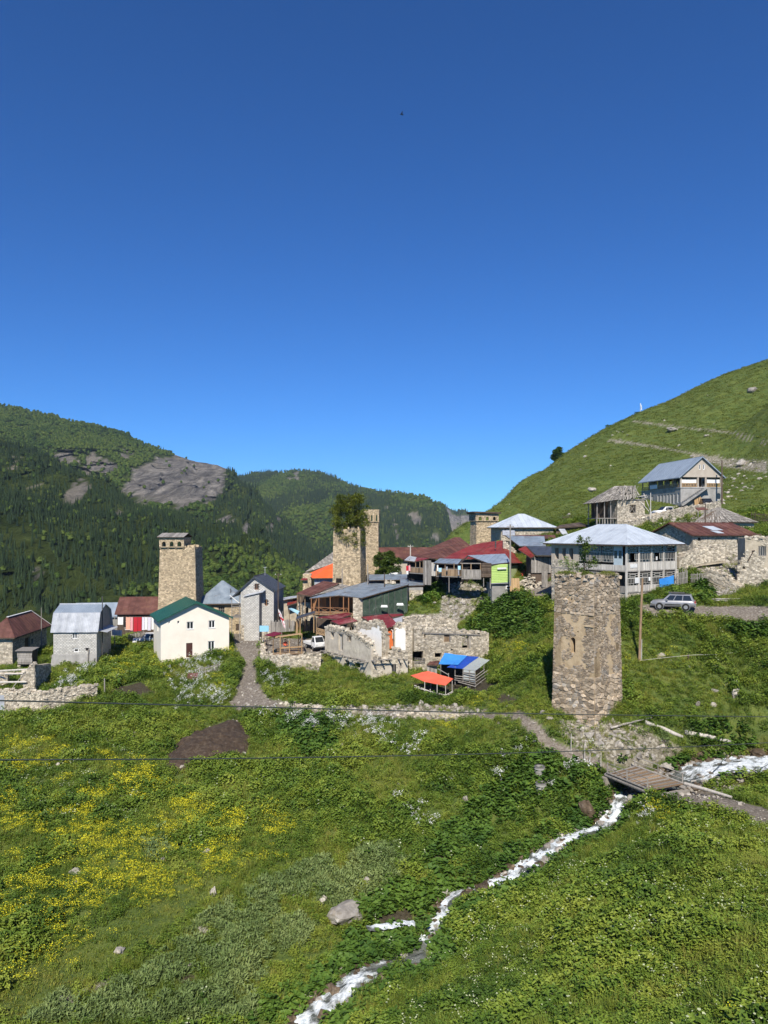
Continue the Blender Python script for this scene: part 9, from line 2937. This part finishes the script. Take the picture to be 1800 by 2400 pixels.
def plant_everything():
 tufts=[proto('g',grass_tuft(0.42,22,0.22),['grass_leaf'])for _ in range(4)]
 short=[proto('g',grass_tuft(0.16,26,0.26,0.03),['grass_leaf'])for _ in range(3)]
 herbs=[proto('h',herb(0.32,0.5,46,0.15,0.075),['herb_leaf'])for _ in range(4)]
 bushy=[proto('b',herb(0.45,0.85,85,0.2,0.11),['herb_leaf'])for _ in range(3)]
 broad=[proto('w',herb(0.5,0.75,34,0.42,0.30,0.0,0.7,0.3),['broad_leaf'])for _ in range(3)]
 sage=[proto('s',herb(0.42,0.55,70,0.26,0.07,0.1,1.2,0.1),['sage_leaf'])for _ in range(3)]
 yel=[proto('y',flowers(herb(0.3,0.5,30,0.13,0.06),0.3,0.56,25,0.055,1,1),['herb_leaf','petal_yellow'])for _ in range(3)]
 whi=[proto('t',flowers(herb(0.28,0.55,26,0.15,0.08),0.26,0.75,8,0.06,1,4),['herb_leaf','petal_white'])for _ in range(3)]
 cre=[proto('u',umbels(grass_tuft(0.5,14,0.22),5,0.6,0.04),['grass_leaf','petal_cream'])for _ in range(3)]
 tall=[proto('z',grass_tuft(0.85,26,0.2,0.022),['grass_leaf'])for _ in range(3)]
 stem=[proto('q',umbels(herb(0.3,0.6,16,0.3,0.2,0,0.8),3,1.15,0.05),['broad_leaf','petal_cream'])for _ in range(3)]
 P0=np.concatenate([sample(22,60,lambda d:17.0 if d>30 else 24.0),sample(60,92,lambda d:11.0),sample(92,140,lambda d:7.5)])
 d,zs,hw=line_dist(P0[:,0],P0[:,1],SL);d2,_,h2=line_dist(P0[:,0],P0[:,1],RL)
 keep=(d>hw*0.95+0.6*fbm(P0[:,0]/1.2,P0[:,1]/1.2,2))&~((d2<h2+0.05)&(d2<5))&~inany(P0,ROADS+BRIDGE_ZONE)&~inany(P0,DIRT)
 gr=inany(P0,GRAVEL);keep&=~gr|(RG.random(len(P0))<np.where(P0[:,1]<75,0.34,0.16))
 px,py=pix(P0)
 keep&=~((P0[:,1]>118)&(px<1150))
 P0=P0[keep];d=d[keep];px,py=pix(P0)
 lawn=inany(P0,LAWN);sg=inany(P0,SAGE,10);br=inany(P0,BROAD,10)
 big=fbm(P0[:,0]/6.0,P0[:,1]/6.0,3);sm=fbm(P0[:,0]/1.6+30,P0[:,1]/1.6,3)
 yz=inany(P0,YELLOW,14)*np.clip((fbm(P0[:,0]/1.7+11,P0[:,1]/1.7,3)-0.44)*5.0,0,1)*np.where(px<380,0.75,0.48)+spots(P0,YSPOT)*0.4
 wz=spots(P0,WSPOT)*0.45
 # outside the picture the meadow simply goes on
 u=RG.random(len(P0))
 kind=np.zeros(len(P0),int)                              # 0 grass
 kind[(u<0.52)]=1                                       # herbs
 kind[(big>0.5)&(u<0.66)&(sm>0.44)]=2          # taller clumps
 rb=(px>1000)&(py>1990)&(d>hw.mean()+1.0)
 rb=(P0[:,1]<56)&(px>900+(2400-py)*0.55)
 kind[rb&(u>0.45)&(u<0.51)]=8
 kind[(px<320)&(py>1730)&(py<1930)&(u>0.45)&(u<0.55)]=8
 kind[(fbm(P0[:,0]/3.0+70,P0[:,1]/3.0,3)>0.56)&(u>0.4)&(u<0.85)]=9
 kind[(u>0.992)&(big>0.45)]=10
 kind[sg&(u<0.72)&(sm>0.43)]=4
 kind[br&(u<0.6)]=3
 kind[(d<1.6+0.9)&(u<0.35)]=3
 kind[lawn]=5
 kind[(RG.random(len(P0))<yz)&~(sg&(u<0.5))]=6
 kind[RG.random(len(P0))<wz]=7
 n=len(P0);s=RG.uniform(0.6,1.35,n)*np.where(P0[:,1]>92,1.05,1.0)*np.where(P0[:,1]<60,0.92,1.0)*(0.75+0.6*big)
 for k,nm,pr,lab,f in((0,'meadow_grass',tufts,'green meadow grass',1.0),(1,'meadow_herbs',herbs,'low leafy meadow herbs',1.0),(2,'tall_herbs',bushy,'tall bushy herbs in the meadow',1.0),(3,'broad_leaved_plants',broad,'dark green broad leaved plants along the water',0.85),
       (4,'grey_leaved_plants',sage,'grey green leafy plants on the lower slope',1.0),(5,'short_grass',short,'short cropped grass on the lower left slope',1.3),(6,'yellow_flowers',yel,'yellow flowering meadow plants',1.0),(7,'white_flowers',whi,'white flowering meadow plants',1.0),(9,'tall_grass',tall,'tall meadow grass in drifts',1.0),(10,'tall_umbel_plants',stem,'tall stalked umbel plants',1.0),(8,'pale_umbels',cre,'pale umbel flowers in the near bank grass',1.0)):
  q=kind==k
  scatter(nm,P0[q],pr,s[q]*f,lab)
 # grass of the hill behind
 H0=np.concatenate([sample(140,215,lambda d:1.5,0.0,0.75),sample(215,330,lambda d:0.9,0.05,0.75)])
 gr=inany(H0,GRAVEL);H0=H0[~gr|(RG.random(len(H0))<0.3)]
 ht=[proto('k',grass_tuft(0.34,26,0.5,0.06,'hill_leaf'),['hill_leaf'])for _ in range(3)]
 scatter('hill_grass',H0,ht,RG.uniform(0.7,1.6,len(H0))*np.where(H0[:,1]>215,1.3,1.0),'grazed grass on the hillside',zs=0.7)
 # rubble and pebbles
 st=[proto('r',rock_mesh('rubble',40+i,'pale_rock' if i%2 else 'boulder',0.7,1),None)for i in range(6)]
 R0=np.concatenate([sample(50,92,lambda d:9.0),sample(92,140,lambda d:7.0)])
 g=inany(R0,GRAVEL);rd=inany(R0,ROADS)
 d,zs,hw=line_dist(R0[:,0],R0[:,1],SL)
 bank=(d>hw-0.2)&(d<hw+0.9)
 u=RG.random(len(R0));k=(inany(R0,DIRT[:1])&(u<0.12))|(g&(u<0.62))|(rd&(u<0.22))|(bank&(u<0.2))|(u<0.006)
 q=R0[k];s=RG.lognormal(-2.05,0.55,len(q))*np.where(rd[k]&~g[k],0.55,1.0);s=np.clip(s,0.03,0.5)
 q[:,2]+=s*0.25
 scatter('rubble',q,st,s,'loose rubble stones and pebbles',0.5)
 N0=sample(30,62,lambda d:0.7);d,zs,hw=line_dist(N0[:,0],N0[:,1],SL)
 q=N0[(d<hw+0.8)|(RG.random(len(N0))<0.05)]
 ws=[proto('v',rock_mesh('stream_stone',60+i,'wet_rock' if i%3 else 'boulder',0.7,1),None)for i in range(6)]
 q2=sample(38,68,lambda d:9.0);d,zs,hw=line_dist(q2[:,0],q2[:,1],SL);k=(d>hw*0.2)&(d<hw+0.75)&(RG.random(len(q2))<np.where(d<hw*0.8,0.22,0.85));q2=q2[k]
 s=np.clip(RG.lognormal(-1.6,0.45,len(q2)),0.06,0.45);q2[:,2]+=0.12
 scatter('stream_stones',q2,ws,s,'wet brown stones along the stream banks',0.5)
 F0=sample(142,320,lambda d:0.35,0.0,0.75)
 g=inany(F0,[GRAVEL[6],[(1440,1010),(1470,1005),(1475,1035),(1450,1040)],[(1560,1195),(1700,1120),(1800,1070),(1800,1120),(1720,1180)]],14)
 k=(g&(RG.random(len(F0))<0.6))|(RG.random(len(F0))<0.012);q=F0[k]
 st2=[proto('x',rock_mesh('hill_stone',80+i,'pale_rock',0.6,1),None)for i in range(4)]
 scatter('hill_stones',q,st2,np.clip(RG.lognormal(-1.25,0.5,len(q)),0.12,1.1),'pale stones strewn over the hillside',0.5)
plant_everything()

# ---------------------------------------------------------------- far forest
def spruce(h,r,n=9,tiers=6):
 b=PB()
 for t in range(tiers):
  z0=h*(0.08+0.86*t/tiers);z1=min(h,z0+h*0.30);rr=r*(1-t/tiers)**0.85*random.uniform(0.85,1.1)+0.1
  for k in range(n):
   a0,a1=6.283*k/n,6.283*(k+1)/n
   q=rr*random.uniform(0.65,1.2);am=(a0+a1)/2+random.uniform(-0.2,0.2)
   b.face([(q*0.62*math.cos(a0),q*0.62*math.sin(a0),z0+h*0.03),(q*math.cos(am),q*math.sin(am),z0-h*0.03),(q*0.62*math.cos(a1),q*0.62*math.sin(a1),z0+h*0.03),(0,0,z1)])
 return b
def round_tree(h,r):
 b=PB();cs=[(Vector((0,0,h*0.58)),r)]+[(Vector((random.uniform(-0.5,0.5)*r,random.uniform(-0.5,0.5)*r,h*random.uniform(0.4,0.85))),r*random.uniform(0.45,0.7))for _ in range(5)]
 for c,q in cs:
  for i in range(34):
   nn=rdir(-0.5,1.5);p=c+nn*q*random.uniform(0.8,1.08)
   u=nn.cross(Vector((0.1,0.3,1))).normalized();v=nn.cross(u);s=q*random.uniform(0.28,0.46);t=nn*s*0.25
   b.face([p+u*s-t,p+v*s*0.8,p-u*s-t,p-v*s*0.8-t])
 bm=bmesh.new();bmesh.ops.create_icosphere(bm,subdivisions=1,radius=1)
 i=len(b.v);vs=[v.co for v in bm.verts];b.v+=[(v.x*r*0.8,v.y*r*0.8,h*0.55+v.z*h*0.36)for v in vs]
 for f in bm.faces:b.f.append(tuple(i+v.index for v in f.verts));b.m.append(0)
 bm.free()
 return b

def forest():
 con=[proto('c',spruce(14,2.6),['spruce_leaf'])for _ in range(4)]
 dec=[proto('d',round_tree(8.5,3.6),['beech_leaf'])for _ in range(5)]
 T,I,S=[],[],[]
 strip=[[(0,1200),(60,1245),(150,1315),(270,1395),(320,1430),(250,1420),(120,1340),(0,1250)],[(860,1190),(885,1180),(890,1200),(870,1205)],[(890,1255),(905,1250),(912,1275),(895,1280)]]
 for k,((v,rk),dens,lim)in enumerate(zip(MOUNTAINS,(1/80.0,1/50.0,1/30.0,1/17.0),(0.35,0.4,0.42,0.55))):
  a=v[1:,:-1]-v[:-1,:-1];b=v[:-1,1:]-v[:-1,:-1]
  ar=np.linalg.norm(np.cross(a,b),axis=-1)
  pxc,pyc=proj(v[:-1,:-1,0],v[:-1,:-1,1],v[:-1,:-1,2])
  ok=(pxc>-160)&(pxc<1260)&(pyc<1460)
  ar=ar*ok
  n=int(ar.sum()*dens);n=min(n,42000)
  c=RG.choice(ar.size,n,p=(ar/ar.sum()).ravel());i,j=np.unravel_index(c,ar.shape)
  fu,fv=RG.random(n)[:,None],RG.random(n)[:,None]
  p=v[i,j]*(1-fu)*(1-fv)+v[i+1,j]*fu*(1-fv)+v[i,j+1]*(1-fu)*fv+v[i+1,j+1]*fu*fv
  rock=rk[i,j]+rk[np.minimum(i+1,rk.shape[0]-1),j]+rk[i,np.minimum(j+1,rk.shape[1]-1)]
  u=RG.random(n)
  keep=(rock<0.5)|(u<0.008)
  px,py=proj(p[:,0],p[:,1],p[:,2])
  bare=fbm(p[:,0]/70+3*k,p[:,2]/70,3)
  st=np.zeros(n,bool)
  for q in strip:st|=inpoly(px,py,q)
  keep&=~(st&(u<0.8))&~((bare<0.33)&(u<0.5))
  # conifers in belts below the crests, broadleaves elsewhere
  cz=fbm(p[:,0]/160+7*k,p[:,2]/110+2,3)
  if k==3:cz=cz+np.where((py<1150+px*0.2)&(px<480),0.10,-0.09)
  if k==2:cz=cz+np.where(px>500,0.14,-0.2)
  if k==1:cz=cz-0.02
  con_=RG.random(n)<np.clip((cz-0.47)*7+0.35,0.04,0.92)
  p=p[keep];con_=con_[keep]
  s=RG.uniform(0.65,1.2,len(p))*(1.0,0.85,0.7,0.48)[k]
  s=np.where(con_,s,s*0.95)
  T.append(p);S.append(s);I.append(np.where(con_,RG.integers(0,4,len(p)),4+RG.integers(0,5,len(p))))
 p=np.concatenate(T);p[:,2]-=0.6
 print('forest trees',len(p))
 scatter('forest',p,con+dec,np.concatenate(S),'mixed spruce and beech forest covering the far mountainsides',0.03,idx=np.concatenate(I))
forest()

# ---------------------------------------------------------------- single trees
def tree(name,label,base,h,limbs,clumps,leaf,lm,trunk_r=0.2,cat='tree',n=60,spread=None):
 """limbs: list of end points; clumps: (centre, radius); leaf = (length, width)"""
 T=thing(name,label,cat,base)
 mb=MB();top=Vector((0.1*h*0.2,0,h));mb.tube([(0,0,-0.6),(0.02*h,0,h*0.35),(0.01*h,0.01,h*0.7),(0,0,h*0.95)],[trunk_r,trunk_r*0.8,trunk_r*0.45,trunk_r*0.1],8,wob=0.06);mb.build('trunk','bark',T,smooth=True)
 for c,r in clumps:
  c=Vector(c);z=max(0.08*h,min(c.z-0.5*r,h*0.8));mb=MB()
  mb.tube([(0.01*h,0,z*0.85),Vector((c.x*0.5,c.y*0.5,(z+c.z)/2-0.05)),c],[trunk_r*0.4,trunk_r*0.24,trunk_r*0.08],5);mb.build('limb','bark',T)
 b=PB()
 for c,r in clumps:
  c=Vector(c)
  for i in range(int(n*r*r*7)+40):
   d=rdir(-1.2,1.5);p=c+d*r*random.random()**0.45*random.uniform(0.7,1.15);p.z=c.z+(p.z-c.z)*0.75
   b.leaf(p,(d+rdir(-0.5,0.9)*0.9),leaf[0]*random.uniform(0.6,1.3),leaf[1]*random.uniform(0.7,1.3),0,0.15)
 me=b.mesh('crown',[lm]);put('crown',me,T)
 return T
def tree_clumps(h,r,n,z0=0.25,shape=1.0,seed=1):
 rg=random.Random(seed);out=[]
 for i in range(n):
  t=rg.random();z=h*(z0+(1-z0)*t);a=rg.random()*6.28
  q=r*(math.sin(math.pi*(0.15+0.8*t))**shape)*rg.random()**0.55*0.95
  out.append(((q*math.cos(a),q*math.sin(a),z),r*rg.uniform(0.15,0.28)))
 return out
def single_trees():
 f,s,H=TT
 b=f.w(s*0.55,s*0.4,H-0.5)
 cl=tree_clumps(6.3,3.6,85,0.0,0.5,4)
 # the crown spills over the wall's edge towards the viewer
 cl+=[((x,y,z),r)for x,y,z,r in((-1.3,-1.9,-0.6,0.8),(-0.4,-2.2,-1.3,0.75),(0.7,-2.2,-0.9,0.85),(1.6,-1.9,-1.5,0.8),(2.1,-1.3,-0.4,0.8),(-2.0,-1.7,0.6,0.85),(2.3,-0.8,-1.9,0.7),(1.1,-2.3,-2.1,0.6))]
 tree('pine_tree','bushy dark pine growing out of the top of the stone tower',b,6.2,None,cl,(0.42,0.11),'pine_leaf',0.22,n=24)
 g=P(903,1362,131);b=Vector((g.x,g.y,gz(g.x,g.y)))
 h=P(903,1295,131).z-b.z
 tree('yard_tree','round green broadleaf tree beside the rear stone tower',b,h,None,tree_clumps(h,2.7,60,0.38,0.6,9),(0.3,0.17),'tree_leaf',0.16,n=70)
 g=P(1309,1088,296);b=Vector((g.x,g.y,gz(g.x,g.y)-0.3))
 b.z=min(b.z,g.z+0.5)
 tree('hill_tree','lone dark tree standing on the crest of the green hill',b,6.0,None,tree_clumps(6.2,3.0,60,0.2,0.5,12),(0.5,0.28),'broad_leaf',0.22,n=40)
 for px,py,lab in((1429,1022,'small dark shrub on the crest left of the antenna mast'),(1497,984,'low dark shrub on the crest at the foot of the antenna mast')):
  g=P(px,py,299);b=Vector((g.x,g.y,max(gz(g.x,g.y),g.z-0.6)-0.2))
  tree('hill_shrub',lab,b,1.6,None,[((x,0,1.0),0.7)for x in(-1.1,-0.3,0.5,1.1)],(0.4,0.25),'broad_leaf',0.08,'shrub',n=40)
 f,s,H=NT
 b=f.w(s*0.45,s*0.55,H-0.6)
 tree('tower_sapling','thin leafy sapling growing on top of the near tower',b,4.6,None,tree_clumps(4.4,1.5,26,0.28,0.5,5),(0.2,0.11),'tree_leaf',0.06,'sapling',n=26)
 b2=f.w(s*0.35,s*0.85,H-0.5)
 tree('tower_shrub','grey green shrub on the left of the near tower top',b2,2.2,None,tree_clumps(2.3,1.3,16,0.2,0.5,6),(0.17,0.08),'sage_leaf',0.05,'shrub',n=40)
 # grass caps on the broken top
 for u,v,r,lab in((0.08,0.72,1.0,'left green grass cap on the near tower top'),(0.6,0.1,0.85,'right green grass cap on the near tower top'),(0.2,0.3,0.6,'middle green grass cap on the near tower top')):
  b=PB()
  for i in range(420):
   a=random.random()*6.28;q=math.sqrt(random.random())*r;d=rdir(0.2,1.4)
   b.leaf((q*math.cos(a),q*math.sin(a),0.25*(1-(q/r)**2)),d,0.42*random.uniform(0.6,1.3),0.04,0,0.5)
  put('grass_cap',b.mesh('grass_cap',['hill_leaf']),None,lab,'grass tuft','grass caps on the near tower',loc=f.w(s*u,s*v,H+0.22))
 g=P(690,1440,122);b=Vector((g.x,g.y,gz(g.x,g.y)))
 tree('yard_tree','light green bush behind the tall block house',b,3.8,None,tree_clumps(3.8,1.6,16,0.2,0.5,21),(0.28,0.16),'tree_leaf',0.1,n=60)
single_trees()
def corner_plant():
 g=ground(1758,2375);b=PB()
 for k in range(5):
  a0=random.random()*6.28;o=Vector((random.gauss(0,0.25),random.gauss(0,0.2),0));h=random.uniform(0.7,1.25)
  b.face([o,o+Vector((0.02,0,0)),o+Vector((0.05,0.03,h))])
  for i in range(9):
   d=Vector((math.cos(a0+i*2.4),math.sin(a0+i*2.4),random.uniform(0.25,0.8)))
   b.leaf(o+Vector((0.02,0.01,h*(0.2+0.09*i))),d,0.46*(1-i*0.05),0.13,0,0.25)
 put('leafy_stalk_plant',b.mesh('leafy_stalk_plant',['herb_leaf']),None,'long-leaved pale green stalk plant at the bottom right corner','plant',loc=g)
corner_plant()

# ---------------------------------------------------------------- the air of the valley
def haze():
 m,nt,bs=new_mat('haze_air')
 nt.nodes.remove(bs)
 v=N(nt,'ShaderNodeVolumePrincipled');v.inputs['Color'].default_value=(0.62,0.78,1.0,1);v.inputs['Density'].default_value=HAZE
 v.inputs['Anisotropy'].default_value=0.0
 nt.links.new(v.outputs[0],nt.nodes['Material Output'].inputs['Volume'])
 mb=MB();mb.box(-2600,2600,-60,4600,-420,370);mb.build('haze','haze_air',None,kind='stuff')
HAZE=0.00005
if HAZE:haze()
